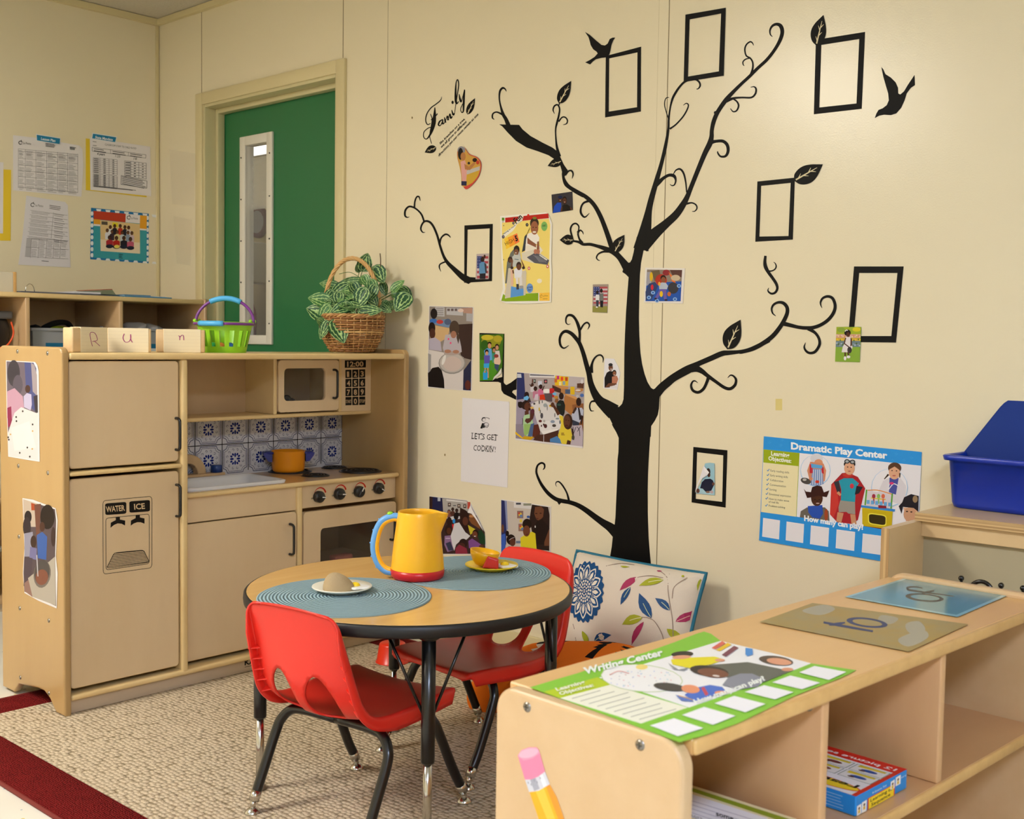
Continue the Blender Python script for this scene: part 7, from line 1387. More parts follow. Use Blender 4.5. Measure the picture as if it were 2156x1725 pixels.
# red cup and a flat lid-like disc on the rug
cz = RZ+.0005; cp_ = T_(826, 1393, cz); u = (cp_-CP).dot(FW)/FPX
o = MB().lathe([(0, 40*u), (25*u, 40*u), (27*u, 38.5*u), (28*u, 36*u), (33*u, 3*u), (35.5*u, 1*u), (35.5*u, 0), (32*u, 0), (26*u, 36*u), (0, 37.5*u)], REDT, 40).build('toy_cup'); o.location = (cp_.x, cp_.y, cz); setp(o, 'orange red toy cup upside down on the rug under the table', 'cup')
cp_ = T_(872, 1390, cz); o = MB().lathe([(0, 0), (19*u, 0), (19*u, .004), (0, .005)], REDT, 28).build('toy_disc'); o.location = (cp_.x, cp_.y, cz); setp(o, 'flat red lid-like toy disc on the rug beside the upside down cup', 'disc')  # plain flat disc, taken for a toy lid

# ------------------------------------------------------------------ cushion against the wall
ct0 = onplane(1215, 1160, (0, -.07, 0), (0, 1, 0)); ct1 = onplane(1487, 1208, (0, -.07, 0), (0, 1, 0))
ex = (ct1-ct0); Wc = ex.length; ex.normalize()
cb0 = onplane(1201, 1366, (0, -.17, 0), (0, 1, 0))
ey = (ct0-cb0); ey -= ex*ey.dot(ex); Hc = ey.length; ey.normalize(); ez = ex.cross(ey)
if ez.y > 0: ez = -ez
cc = ct0+ex*Wc/2-ey*Hc/2
cu = thing('throw_cushion', 'cream cushion with blue flower and coloured leaves leaning on the wall', 'cushion', cc)
TH_ = .062
def bulge(u, v): return TH_*(max(0, 1-u**4)**.5)*(max(0, 1-v**4)**.5)*(.72+.28*math.cos(u*1.2)*math.cos(v*1.2))
def outl(u, v): # pinched sides
    return ex*(Wc/2*u*(1-.045*(1-u*u)*0-.03*math.cos(v*PI/2)*abs(u)**3))+ey*(Hc/2*v*(1-.035*math.cos(u*PI/2)*abs(v)**3))
CUSH = mat('cushion_linen', (222, 210, 192), .85, spec=.15, bump=.35, bscale=500)
m = MB(); n = 32
for sg in (1, -1):
    vs = [outl(-1+2*i/n, -1+2*j/n)+ez*sg*bulge(-1+2*i/n, -1+2*j/n)+ez*.0015*math.sin(9*i/n*3+j*.4)*(abs(-1+2*j/n) > .5) for i in range(n+1) for j in range(n+1)]
    m.add(vs, [(i*(n+1)+j, (i+1)*(n+1)+j, (i+1)*(n+1)+j+1, i*(n+1)+j+1) for i in range(n) for j in range(n)], CUSH, True)
cov = m.build('cover', cu)
ed = [outl(-1+2*k/24, 1) for k in range(25)]+[outl(1, 1-2*k/20) for k in range(1, 21)]+[outl(1-2*k/24, -1) for k in range(1, 25)]+[outl(-1, -1+2*k/20) for k in range(1, 20)]
MB().tube(ed, .0055, mat('piping_teal', (22, 106, 132), .7), 8, closed=True).build('piping', cu)
def cpost(p):
    d = p-cc; u = d.dot(ex)/(Wc/2); v = d.dot(ey)/(Hc/2); u = max(-.985, min(.985, u)); v = max(-.985, min(.985, v)); off = d.dot(ez)-.035
    return outl(u, v)*1.0+ez*(bulge(u, v)+.0012+max(0, off))
a = Art(mapper('T2', cc+ez*.035, ez), ez, base=.0, step=1e-5, post=cpost)
def cl_(base, tip, w, c, vein=None, bend=.2):
    bx, by = base; tx, ty = tip; dx, dy = tx-bx, ty-by; L = math.hypot(dx, dy); nx, ny = -dy/L, dx/L
    prof = [(.0, 0), (.12, .5), (.3, .92), (.5, 1), (.7, .75), (.86, .36), (1, 0)]; cc_ = lambda t: bend*math.sin(PI*t)*L*.3
    # split along its length so that each piece lies on the curve of the cover
    for i in range(len(prof)-1):
        (t0, q0), (t1, q1) = prof[i], prof[i+1]; pts = []
        for t, q, s_ in ((t0, q0, 1), (t1, q1, 1), (t1, q1, -1), (t0, q0, -1)): pts.append((bx+dx*t+nx*(s_*w/2*q+cc_(t)), by+dy*t+ny*(s_*w/2*q+cc_(t))))
        a.poly(pts, c); a.z -= a.step
    a.z += a.step
    if vein: a.stroke([(bx+dx*t+nx*cc_(t), by+dy*t+ny*cc_(t), 4) for t in (.05, .3, .6)], vein)
NAVY, MAG, LIME, BRN = '#1b4a7c', '#a8345c', '#a4a82c', '#9a8676'
for st in ([(1200, 600), (1205, 420), (1195, 320), (1180, 220), (1165, 120), (1100, 60)], [(1165, 120), (1170, 85)], [(1205, 260), (1215, 180), (1280, 110)], [(1150, 600), (1140, 500), (1100, 420), (1060, 395), (1010, 390)], [(985, 118), (1060, 105), (1140, 120)], [(545, 430), (555, 480), (545, 560)], [(660, 590), (690, 545)], [(760, 40), (850, 10), (930, 20)]): a.stroke([(x, y, 5) for x, y in st], BRN)
cl_((985, 118), (872, 214), 48, MAG, None, .15); cl_((1145, 135), (995, 180), 52, LIME, '#e8e4c0', .2); cl_((942, 190), (880, 310), 40, NAVY, '#c0c8a0', .1); cl_((1350, 110), (1358, 278), 66, LIME, '#3a4420', -.3); cl_((1078, 395), (1000, 230), 68, NAVY, '#c8d0a0', -.1); cl_((1190, 340), (1102, 262), 50, NAVY, '#c8d0a0', .2); cl_((1222, 412), (1340, 326), 50, MAG, '#e0b0a0', .12)
cl_((1022, 392), (888, 440), 62, LIME, '#e8e4c0', .2); cl_((1030, 420), (938, 575), 38, MAG, None, .12); cl_((1170, 462), (1255, 560), 54, LIME, None, -.2); cl_((680, 550), (810, 508), 52, NAVY, '#c0c090', -.3); cl_((610, 478), (620, 590), 40, LIME, None, -.3); cl_((850, 35), (910, 38), 14, LIME); cl_((1085, 62), (1120, 66), 12, MAG); cl_((1245, 95), (1262, 104), 16, LIME)
fx, fy = 632, 215
def fl(x, y): # the flower is drawn round, then set on the cushion's own slope
    return (fx+x*.82+y*-.06, fy+y*1.28+x*.1)
def petal(ang, r0, r1, w, c):
    P_ = [(r0, 0), (r0+(r1-r0)*.35, w*.8), (r0+(r1-r0)*.62, w), (r0+(r1-r0)*.88, w*.45), (r1, 0), (r0+(r1-r0)*.88, -w*.45), (r0+(r1-r0)*.62, -w), (r0+(r1-r0)*.35, -w*.8)]
    ca, sa = math.cos(ang), math.sin(ang); a.poly([fl(x*ca-y*sa, x*sa+y*ca) for x, y in P_], c)
for k in range(12): petal(2*PI*(k+.5)/12, 96, 168, 28, NAVY)
for k in range(12): petal(2*PI*k/12, 50, 166, 40, NAVY)
for k in range(12): petal(2*PI*k/12, 56, 146, 28, '#e4dccc')
for k in range(12): petal(2*PI*k/12, 58, 136, 21, NAVY)
for k in range(12): petal(2*PI*k/12, 64, 120, 11, '#e4dccc')
a.poly([fl(66*math.cos(t), 66*math.sin(t)) for t in [2*PI*k/24 for k in range(24)]], NAVY)
for r, n_, s_ in ((54, 18, 7), (38, 13, 7), (22, 8, 6), (7, 4, 4)):
    for k in range(n_):
        t = 2*PI*k/n_+r; x, y = r*math.cos(t), r*math.sin(t); a.poly([fl(x+s_*math.cos(q), y+s_*math.sin(q)) for q in [2*PI*j/8 for j in range(8)]], '#e4dccc')
o = a.mb.build('flower_print', cov)

# ------------------------------------------------------------------ orange plush on the floor
ORG = mat('plush_orange', (232, 120, 34), .9, spec=.1, bump=.3, bscale=220); PWH = mat('plush_white', (226, 222, 226), .9, spec=.1); PBK = mat('plush_black', (18, 16, 18), .85, spec=.1)
pb_ = T_(1180, 1478, RZ)
pl0 = thing('plush_fish', 'orange plush fish with black edged white band lying below the cushion', 'soft toy', (2.86, -.335, RZ), 0)
b = bmesh.new(); bmesh.ops.create_uvsphere(b, u_segments=48, v_segments=28, radius=1); m = MB()
for v in b.verts:
    x, y, z = v.co; k = 1-.16*x*x
    v.co = Vector((x*.36, y*.125*k*(1+.06*math.sin(7*x)), .118+z*.117*k*(1+.05*math.sin(6*x+1))))
    v.co.z = max(v.co.z, .001)
b.verts.index_update(); vs = [v.co.copy() for v in b.verts]
byc = {}
for f in b.faces:
    c = f.calc_center_median(); x = c.x+.02*math.sin(c.z*30)
    mt = ORG
    if -.012 < x < .012 or .07 < x < .09 or .155 < x < .175 or -.185 < x < -.165 or -.25 < x < -.235: mt = PBK
    elif .09 < x < .155 or -.235 < x < -.185: mt = PWH
    byc.setdefault(mt, []).append([v.index for v in f.verts])
for mt, fs in byc.items(): m.add(vs, fs, mt, True)
b.free(); m.build('body', pl0)
f0 = T_(1030, 1487, RZ)-pl0.location
m = MB(); b = bmesh.new(); bmesh.ops.create_uvsphere(b, u_segments=28, v_segments=18, radius=1)
for v in b.verts:
    x, y, z = v.co; w = .35+.65*(.5-.5*x); v.co = Vector((x*.125, y*.05*w*1.1, z*.085*w+.02*x))
m.bm(b, ORG, True, Matrix.Translation((f0.x+.065, f0.y-.005, .068)) @ Matrix.Rotation(.35, 4, 'Z') @ Matrix.Rotation(-.30, 4, 'Y')); m.build('tail_fin', pl0)
MB().tube(crom([(f0.x-.02, f0.y+.012, .012), (f0.x+.02, f0.y-.012, .007), (f0.x+.07, f0.y-.012, .008), (f0.x+.12, f0.y+.02, .02)], 6), .005, PBK, 8).build('fin_trim', pl0)
m = MB(); b = bmesh.new(); bmesh.ops.create_uvsphere(b, u_segments=24, v_segments=14, radius=1)
for v in b.verts: x, y, z = v.co; v.co = Vector((x*.07, y*.02*(1-.3*x), z*.055))
m.bm(b, ORG, True, Matrix.Translation((-.05, -.125, .062)) @ Matrix.Rotation(.3, 4, 'Z')); m.build('side_fin', pl0)

# ------------------------------------------------------------------ low shelf in the foreground
ZS = .600; TL_ = math.radians(-3.0); ux = Vector((math.cos(TL_), math.sin(TL_), 0)); uy = Vector((-math.sin(TL_), math.cos(TL_), 0))
nb = T_(1440, 1569, ZS); na = T_(1055, 1437, ZS); SW = (nb-na).dot(ux); og = nb-ux*SW; og.z = 0
fe = T_(1909, 1208, ZS+.008); SL = (fe-og).dot(uy)
print('shelf W,L', SW, SL, og)
sh = thing('low_shelf', 'maple low open shelf unit in the foreground with papers on top', 'shelf', og, TL_)
Mi = Matrix.Translation(og) @ Matrix.Rotation(TL_, 4, 'Z'); Minv = Mi.inverted()
def lw(x, y, z): return Mi @ Vector((x, y, z))
def toL(p): return Minv @ p
def fr_(px, py, x=None):        # a photo position on the shelf's open front, in the shelf's own frame
    q = onplane(px, py, lw(SW if x is None else x, 0, 0), ux); return toL(q)
PT = .022; lip = .010
def epoly(lip):
    r = .034; z1 = ZS+lip; p = [(0, 0)]
    p = [(SW, 0)]
    for k in range(8): t = PI/2*k/7; p.append((SW-r+r*math.cos(t), z1-r+r*math.sin(t)))
    for k in range(8): t = PI/2*k/7; p.append((r-r*math.sin(t), z1-r+r*math.cos(t)))
    p.append((0, 0)); return p
for k, y in enumerate((0, SL-PT)):
    pn = MB().prism(epoly((.0004, .010)[k]), y, y+PT, MAPLE, 'y', bev=.006, seg=3).build('end_panel', sh)
    if k == 0:
        ep = pn
        for bx, by in ((1110, 1489), (1348, 1569)):
            q = toL(onplane(bx, by, og, uy)); Mb = Matrix.Translation((q.x, 0, q.z)) @ Matrix.Rotation(PI/2, 4, 'X')
            sc = MB().lathe([(0, .0022), (.003, .002), (.0065, .0008), (.0068, -.001)], STEEL, 18, Mb); sc.box((-.004, -.0006, .002), (.004, .0006, .0026), BLKP, 0, 1, Mb); sc.box((-.0006, -.004, .002), (.0006, .004, .0026), BLKP, 0, 1, Mb); sc.build('bolt', pn)
MB().box((.004, PT, ZS-.02), (SW-.004, SL-PT, ZS), MAPLE_T, .002, 1).build('top_board', sh)
MB().box((SW-.008, PT, ZS-.0195), (SW+.001, SL-PT, ZS-.0004), MAPLE_E, .004, 2).build('top_edge', sh)
zm = fr_(2156, 1549).z; zm2 = fr_(1881, 1717).z; print('mid shelf', zm, zm2); zm = (zm+zm2)/2
MB().box((.004, PT, zm-.02), (SW-.006, SL-PT, zm), MAPLE_I, .001, 1).build('shelf_board', sh)
MB().box((SW-.010, PT, zm-.0195), (SW-.002, SL-PT, zm-.0004), MAPLE_E, .004, 2).build('shelf_edge', sh)
MB().box((.004, PT, .05), (SW-.006, SL-PT, .07), MAPLE_I, .001, 1).build('shelf_board', sh)
MB().box((.0, PT, .0), (.008, SL-PT, ZS-.02), MAPLE_I).build('back_panel', sh)
for px0, px1, py in ((1739, 1753, 1470), (1988, 2001, 1365)):
    y0, y1 = fr_(px0, py).y, fr_(px1, py).y; yc = (y0+y1)/2+.004
    dv_ = MB().box((.008, yc-.009, zm), (SW-.006, yc+.009, ZS-.02), MAPLE_I, .003, 2).build('divider', sh)
    bx, by = (1702, 1487) if px0 < 1800 else (1956, 1379)
    q = toL(onplane(bx, by, lw(0, yc-.009, 0), uy)); Mb = Matrix.Translation((q.x, yc-.009, q.z)) @ Matrix.Rotation(PI/2, 4, 'X')
    sc = MB().lathe([(0, .0026), (.004, .0024), (.007, .0008), (.0072, -.001)], STEEL, 16, Mb); sc.box((-.004, -.0006, .0024), (.004, .0006, .003), BLKP, 0, 1, Mb); sc.box((-.0006, -.004, .0024), (.0006, .004, .003), BLKP, 0, 1, Mb); sc.build('bolt', dv_)
    y_ = yc
# pencil sticker on the end panel
a = Art(mapper('T2', og, uy), -uy, base=.0004)
a.poly([(236, 1540), (372, 1492), (420, 1580), (470, 1725), (640, 2200), (430, 2200), (300, 1725)], '#f0b030'); a.poly([(275, 1530), (330, 1508), (410, 1725), (560, 2200), (490, 2200), (355, 1725)], '#f4c44c'); a.poly([(345, 1500), (372, 1492), (420, 1580), (470, 1725), (640, 2200), (590, 2200), (430, 1725)], '#e89838')
a.poly([(208, 1462), (342, 1408), (374, 1492), (300, 1536), (236, 1545)], '#d4d4dc'); a.poly([(240, 1455), (275, 1440), (306, 1522), (270, 1538)], '#a8a8b4'); a.poly([(300, 1428), (322, 1418), (354, 1500), (332, 1512)], '#f0f0f4')
for k in range(5): a.stroke([(228+k*20, 1475-k*8+k%2*20, 5), (232+k*20, 1490-k*8+k%2*20, 5)], '#8a8a98')
a.poly([(160, 1300), (185, 1265), (235, 1246), (285, 1246), (300, 1262), (342, 1408), (300, 1440), (250, 1460), (208, 1462)], '#ee9ab4', 0); a.poly([(165, 1310), (200, 1335), (260, 1320), (308, 1285), (342, 1408), (300, 1440), (250, 1460), (208, 1462)], '#ec88a8'); a.ell(232, 1285, 66, 30, '#f2b4c8', -.25)
a.build('pencil_sticker', 'big yellow pencil sticker with pink eraser on the shelf end', 'sticker')
# writing poster lying on top
zp = ZS+.0006; UZ = (0, 0, 1)
a = Art(mapper('T2', (0, 0, zp), UZ), UZ, base=.001)
GRN, OLV = '#86c440', '#b8cc2c'
a.plate([(240, 850), (420, 795), (560, 755), (760, 682), (1000, 620), (1200, 550), (1350, 492), (1400, 478), (1446, 492), (1510, 540), (1900, 632), (2113, 690), (2413, 735), (2300, 790), (2193, 830), (2003, 905), (1820, 995), (1633, 1085), (1430, 1160), (1240, 1215), (740, 1032)], GRN, thick=.0004, lift=.0002)
a.poly([(700, 785), (1180, 640), (1510, 540), (1900, 632), (2113, 690), (1850, 795), (1300, 985)], '#f4f2f2'); a.poly([(330, 880), (690, 783), (778, 832), (440, 922)], OLV); a.poly([(440, 922), (778, 832), (1292, 985), (980, 1092)], '#f2f0dc')
for k in range(9): x, y = 520+k*56, 925+k*17.5; a.stroke([(x, y, 4), (x+190+(k*37) % 80, y-54-(k*11) % 24, 4)], '#9a9a8c')
a.ell(985, 790, 275, 92, '#b4c890', .08); a.ell(985, 790, 270, 88, '#f4f2f0', .08); a.ell(985, 715, 40, 18, '#f0d880')
for k in range(46): x = 780+random.random()*400; y = 740+random.random()*110; a.ell(x, y, 5, 3, ('#c0c8e8', '#e8b8b8', '#c8c8d0', '#b8d8e0')[k % 4])
a.stroke([(770, 770, 5), (830, 745, 5), (900, 760, 5)], '#e8a8a0')
a.poly([(1180, 668), (1300, 655), (1470, 648), (1540, 668), (1450, 700), (1300, 725), (1190, 700)], '#e8da2c'); a.poly([(1160, 690), (1230, 735), (1300, 720), (1270, 745), (1200, 735)], '#8c9098'); a.ell(1255, 632, 74, 20, '#3a3430', -.05); a.ell(1250, 652, 62, 13, '#e0a080', -.05); a.ell(1505, 672, 34, 10, '#e0a080')
a.poly([(1450, 590), (1475, 600), (1545, 560), (1520, 545)], '#d86858'); a.poly([(1478, 604), (1506, 612), (1584, 568), (1556, 556)], '#e8c030'); a.poly([(1518, 636), (1546, 650), (1630, 590), (1600, 576)], '#804858'); a.poly([(1676, 590), (1722, 596), (1726, 634), (1690, 646), (1676, 634)], '#4a90d8')
a.poly([(1430, 705), (1690, 685), (1980, 745), (1800, 820), (1560, 790)], '#64665e'); a.ell(1435, 745, 130, 36, '#3c3432', .12); a.ell(1460, 758, 104, 30, '#7a4c3c', .12); a.poly([(1560, 790), (1640, 762), (1720, 762), (1810, 800), (1760, 850), (1640, 868), (1520, 840)], '#8a8c98'); a.ell(1480, 778, 24, 6, '#e0d4d0', .12)
a.ell(1880, 675, 115, 30, '#5a4a40', .12); a.ell(1900, 682, 84, 22, '#e0a080', .12); a.ell(1955, 735, 40, 12, '#d89878')
a.poly([(1270, 905), (1330, 860), (1440, 838), (1520, 852), (1550, 885), (1440, 915), (1330, 950)], '#4a70c8'); a.poly([(1380, 860), (1400, 850), (1430, 900), (1410, 912)], '#c85060'); a.ell(1170, 852, 108, 26, '#4c4846', .12); a.ell(1310, 866, 62, 28, '#e89870', .12); a.ell(1510, 890, 40, 12, '#e89870'); a.poly([(1210, 905), (1300, 925), (1340, 950), (1250, 945)], '#5a78c0'); a.stroke([(1230, 910, 5), (1330, 940, 5)], '#d8a030')
for q in ([(1040, 1110), (1200, 1062), (1395, 1128), (1225, 1182)], [(1252, 1040), (1400, 986), (1610, 1046), (1460, 1106)], [(1468, 962), (1600, 912), (1810, 966), (1675, 1022)], [(1670, 886), (1800, 841), (1996, 887), (1872, 936)], [(1853, 822), (1975, 776), (2173, 825), (2053, 868)], [(2033, 756), (2135, 712), (2348, 752), (2232, 806)]): a.poly(q, '#f6f4f6')
a.text('Writing Center', (605, 768), (1130, 640), 46, '#f4f8f0', bold=.04, up=(-.28, -.96)); a.text('Learning', (420, 880), (610, 828), 26, '#f2f4e0', bold=.03, up=(-.6, -.8)); a.text('Objectives:', (442, 908), (668, 848), 26, '#f2f4e0', bold=.03, up=(-.6, -.8))
a.text('How many can play?', (1345, 968), (1812, 806), 36, '#f4f8f0', bold=.04, up=(-.6, -.8))
a.build('writing_poster', 'green Writing Center poster lying on the near end of the shelf', 'poster')
# word cards
def cardm(): return None
a = Art(mapper('T3', (0, 0, zp), UZ), UZ, base=.001); CARD = mat('gold_film', (164, 132, 48), .34, spec=.35, col2=(148, 134, 92), vscale=(14, 14, 14)); LAM = mat('blue_laminate', (100, 150, 160), .12, spec=.6)
a.poly([(135, 415), (490, 288), (1530, 430), (1130, 614)], '#a08a3c', m=CARD)
for p in ([(420, 340), (560, 300), (640, 330), (540, 370)], [(1110, 430), (1200, 410), (1240, 470), (1140, 490)], [(950, 370), (1060, 390), (1010, 430), (930, 410)], [(1060, 530), (1220, 470), (1260, 520), (1130, 580)]): a.poly(p, '#a8a290', 4)
a.poly(ellp(853, 420, 138, 32, 28, .12), '#32406c'); a.poly(ellp(855, 420, 100, 20, 28, .12), '#a08a3c', m=CARD)
a.stroke([(563, 418, 13), (640, 433, 17), (760, 455, 16), (892, 478, 13)], '#32406c'); a.stroke([(600, 436, 8), (650, 430, 20), (706, 420, 10)], '#32406c')
a.build('word_card', 'gold laminated card printed with the word to, lying on the shelf top', 'card', 'word cards on the shelf')
a = Art(mapper('T3', (0, 0, zp), UZ), UZ, base=.001); a.poly([(705, 247), (1128, 115), (1845, 214), (1455, 382)], '#6ab0c4', m=mat('clear_edge', (150, 196, 204), .1, spec=.7)); a.poly([(735, 247), (1135, 124), (1800, 216), (1448, 368)], '#5ca0b6', m=LAM)
a.poly(ellp(1236, 253, 128, 27, 28, .09), '#54524c'); a.poly(ellp(1240, 252, 96, 17, 28, .09), '#5ca0b6', m=LAM)
a.stroke([(1222, 189, 7), (1170, 181, 9), (1125, 186, 13), (1130, 200, 14), (1190, 211, 12), (1240, 218, 10), (1330, 230, 8), (1430, 244, 6)], '#54524c'); a.stroke([(1222, 224, 10), (1255, 215, 13), (1300, 207, 10)], '#54524c')
a.build('word_card', 'blue laminated card printed with the word of, at the far end of the shelf top', 'card', 'word cards on the shelf')
# game box on the middle board
bz = zm+.0006; e0 = fr_(1802, 1689); e1 = fr_(1910, 1626)
bh_ = None
pA = onplane(1910, 1626, lw(SW-.03, 0, 0), ux); pB = onplane(1802, 1689, lw(SW-.03, 0, 0), ux); lA, lB = toL(pA), toL(pB)
top = (lA.z+lB.z)/2; bx1 = SW-.03; print('box', lA, lB, top-bz)
gbx = thing('game_box', 'blue and red Learning to Sequence game box on the middle shelf board', 'box', lw(bx1, lB.y, bz), TL_)
Lb = lA.y-lB.y; Hb = max(.03, top-bz); Db = .19
BXB = ink('#2a86d4', .3)
bxo = MB().box((-Db, 0, 0), (0, Lb, Hb), BXB, .0015, 1).build('carton', gbx)
a = Art(lambda x, y: Vector((0, Lb*x, Hb*(1-y))), (1, 0, 0), base=.0004)
a.poly([(.22, .98), (.22, .4), (.75, .38), (.75, .98)], '#d83a28'); a.poly([(.24, .98), (.24, .44), (.73, .42), (.73, .98)], '#f0d030'); a.text('Learning to', (.27, .66), (.70, .64), .17, '#1c1c1c', up=(0, -1), bold=.02); a.text('Sequence', (.29, .9), (.66, .88), .17, '#1c1c1c', up=(0, -1), bold=.02); a.text('4-Scene Set', (.30, .3), (.58, .28), .11, '#e8f0f8', up=(0, -1)); a.text('4 and up', (.84, .3), (.98, .3), .11, '#e8f0f8', up=(0, -1))
for q in ([(.02, .98), (.02, .5), (.1, .48), (.1, .98)], [(.11, .98), (.11, .45), (.2, .43), (.2, .98)], [(.66, .6), (.66, .18), (.74, .16), (.74, .6)], [(.76, .55), (.76, .1), (.86, .08), (.86, .55)]): a.poly(q, '#f0eeec'); x = (q[0][0]+q[2][0])/2; a.ell(x, q[1][1]+.16, .018, .07, '#6a4a30'); a.rect(x-.018, q[1][1]+.24, x+.018, q[1][1]+.4, '#d8b030')
a.build('front_print', parent=bxo)
a = Art(lambda x, y: Vector((-Db*x, 0, Hb*(1-y))), (0, -1, 0), base=.0004); a.text('Ages', (.80, .42), (.68, .42), .16, '#e8f0f8', up=(0, -1)); a.text('4 and up', (.84, .74), (.44, .74), .2, '#e8f0f8', up=(0, -1), bold=.02); a.lines((.3, .2), (.08, .2), (.3, .8), 5, '#9cc4e8', .03); a.build('side_print', parent=bxo)
a = Art(lambda x, y: Vector((-Db*(1-y), Lb*x, Hb)), (0, 0, 1), base=.0004)
a.poly([(0, 0), (1, 0), (1, 1), (0, 1)], '#f0eef0'); a.poly([(.80, 0), (1, 0), (1, 1), (.80, 1)], '#d82c20'); a.poly([(0, .96), (.8, .96), (.8, 1), (0, 1)], '#d83a28')
a.text('12 picture sets', (.86, .95), (.86, .25), .07, '#f4f0f0', up=(1, 0), bold=.02)
for i in range(2):
    for j in range(3):
        x0, y0 = .38+.21*i-.02, .05+.31*j; a.rect(x0, y0, x0+.19, y0+.29, '#3c6a50'); a.rect(x0+.006, y0+.006, x0+.184, y0+.284, '#eceae6'); a.poly([(x0+.12, y0+.03), (x0+.18, y0+.03), (x0+.18, y0+.26), (x0+.14, y0+.26)], '#e0c82c'); a.ell(x0+.08, y0+.15, .035, .07, ('#b83228', '#7a3a34', '#24509c')[j]); a.ell(x0+.05, y0+.1, .02, .03, '#5a3424')
a.ell(.14, .62, .10, .36, '#d83a28'); a.ell(.14, .62, .09, .34, '#f0d030'); a.text('Learning', (.17, .92), (.17, .34), .09, '#1c1c1c', up=(1, 0), bold=.03)
a.build('lid_print', parent=bxo)
m = MB().add([(-.01, Lb+.0005, Hb*.9), (-.03, Lb+.001, Hb), (-.02, Lb+.022, Hb*.62), (-.005, Lb+.016, Hb*.55)], [(0, 1, 2, 3)], mat('clear_wrap', (220, 220, 224), .1, trans=.7)); m.build('torn_wrap', gbx)
# paper pad in the first bay
zq = zm+.045
a = Art(mapper('T2', (0, 0, zq), UZ), UZ, base=.001)
a.plate([(1262, 1492), (1330, 1500), (2020, 1722), (1900, 1850), (1400, 1850), (1250, 1760), (1240, 1600)], '#e8dcae', thick=.0435, lift=-.0440)
a.poly([(1275, 1503), (1300, 1508), (1990, 1730), (1960, 1752), (1262, 1520)], '#8a9a24'); a.poly([(1245, 1565), (1300, 1550), (1830, 1720), (1700, 1830), (1245, 1690)], '#f0eef0')
for k in range(5): a.stroke([(1250-k*12, 1580+k*22, 4), (1800-k*26, 1750+k*22, 4)], '#b8b4c0')
a.text('some', (1480, 1700), (1600, 1735), 34, '#1c1c20', bold=.03, shear=.2, up=(-.3, -.95)); a.text('Motors', (1260, 1690), (1390, 1730), 26, '#6a6458', up=(-.3, -.95))
a.build('paper_pad', 'cream bordered writing pad on the middle board at the near end', 'paper')

# ------------------------------------------------------------------ cabinet in the corner right of the poster, with the blue bin
cx = 3.664; cbn = thing('plywood_cabinet', 'plywood cabinet against the wall behind the low shelf', 'cabinet', (cx, -.005, 0))
PLE = mat('plywood_edge', (212, 178, 124), .5, col2=(168, 130, 82), vscale=(260, 1, 1), vdetail=0)
PLE2 = mat('plywood_edge_flat', (212, 180, 128), .5, col2=(166, 130, 84), vscale=(1, 1, 260), vdetail=0)
m = MB(); m.box((-.018, -.415, 0), (0, -.03, .667), PLY); m.box((-.018, -.4165, 0), (0, -.415, .667), PLE); m.build('side_panel', cbn)
tt = .668; m = MB(); m.box((-.010, -.262, tt), (.62, -.02, tt+.018), PLY, .001, 1); m.box((-.010, -.2635, tt), (.62, -.262, tt+.018), PLE2); m.build('top_board', cbn)
MB().box((0, -.250, .632), (.6, -.236, tt), PLY, .001, 1).build('apron', cbn)
MB().box((0, -.235, .0), (.6, -.226, .632), mat('grey_panel', (172, 160, 130), .6), 0).build('front_panel', cbn)
MB().box((.6, -.25, 0), (.62, -.02, tt), PLY).build('side_panel', cbn)
zb_ = tt+.018
BLU = mat('bin_blue', (12, 50, 172), .3); BLU2 = mat('lid_blue', (16, 50, 132), .55, spec=.2)
d0 = T_(1992, 1068, zb_); 
bq = lambda px, py: onplane(px, py, (0, d0.y, 0), (0, 1, 0))
hB = bq(1990, 957).z-zb_; print('bin', d0, hB)
bb = thing('storage_bin', 'bright blue storage bin on the plywood cabinet at the right edge', 'bin', (d0.x, d0.y, zb_), math.radians(-2.5))
m = MB(); Lx, Dy = .34, .19; ringsd = []
for z, o_ in ((0, .010), (.002, .006), (.012, .003), (hB-.012, -.004), (hB-.012, -.013), (hB-.002, -.015), (hB, -.012), (hB, -.004), (hB-.01, .0), (.014, .008), (.006, .012)):
    ringsd.append([(x, y, z) for x, y in rrect(o_, o_, Lx-o_, Dy-o_, .025)])
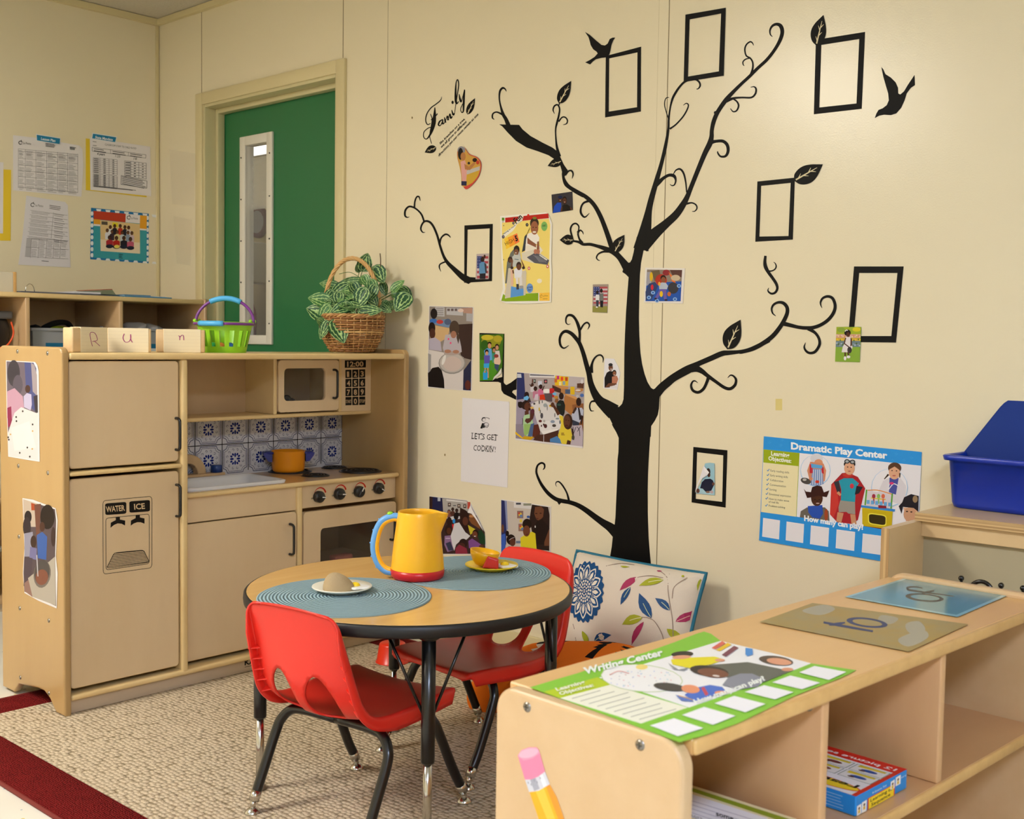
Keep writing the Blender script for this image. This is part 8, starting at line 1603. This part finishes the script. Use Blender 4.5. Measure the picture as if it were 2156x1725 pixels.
n = len(ringsd[0]); vs = [p for r in ringsd for p in r]; fs = [(i*n+k, i*n+(k+1) % n, (i+1)*n+(k+1) % n, (i+1)*n+k) for i in range(len(ringsd)-1) for k in range(n)]+[tuple(range(n))[::-1], tuple((len(ringsd)-1)*n+k for k in range(n))]
m.add(vs, fs, BLU, True); m.build('tub', bb)
MB().box((-.008, .03, hB-.055), (.004, .07, hB-.01), BLU, .003).build('side_grip', bb)
yl_ = d0.y+.09; q = [onplane(x, y, (0, yl_, 0), (0, 1, 0)) for x, y in ((2034, 1010), (2012, 968), (2092, 858), (2110, 838), (2128, 838), (2300, 880), (2290, 1010))]
o = MB().prism([(p.x-q[0].x, p.z-zb_) for p in q], 0, .014, BLU2, 'y', bev=.004, seg=2).build('bin_lid'); o.location = (q[0].x, yl_-.004, zb_+.004); o.rotation_euler = (-.18, 0, 0); setp(o, 'flat blue lid standing tilted in the blue bin', 'lid')
# black ornament that shows above the shelf's far end
rk = thing('wire_rack', 'black wire rack with ball tips between shelf end and cabinet', 'rack', (0, 0, 0))
yr = -.40; tips = [onplane(x, y, (0, yr, 0), (0, 1, 0)) for x, y in ((2024, 1216), (2108, 1231), (2154, 1237))]; arc = onplane(2067, 1235, (0, yr, 0), (0, 1, 0))
rk.location = (tips[0].x, yr, 0)
for p in tips: MB().tube([(p.x-tips[0].x, 0, 0), (p.x-tips[0].x, 0, p.z-.004)], .003, BLACK, 8).ball((p.x-tips[0].x, 0, p.z-.002), .006, BLACK, 12, 8).build('post', rk)
MB().tube([(arc.x-tips[0].x+.022*math.cos(t), 0, arc.z-.012+.022*math.sin(t)) for t in [2*PI*k/28 for k in range(28)]], .0045, BLACK, 8, closed=True).build('ring', rk)
m = MB(); m.tube([(0, 0, .3), (tips[2].x-tips[0].x, 0, .3)], .003, BLACK, 8); m.build('cross_wire', rk); MB().tube([(0, 0, arc.z-.034), (tips[2].x-tips[0].x, 0, arc.z-.034)], .003, BLACK, 8).build('cross_wire', rk)
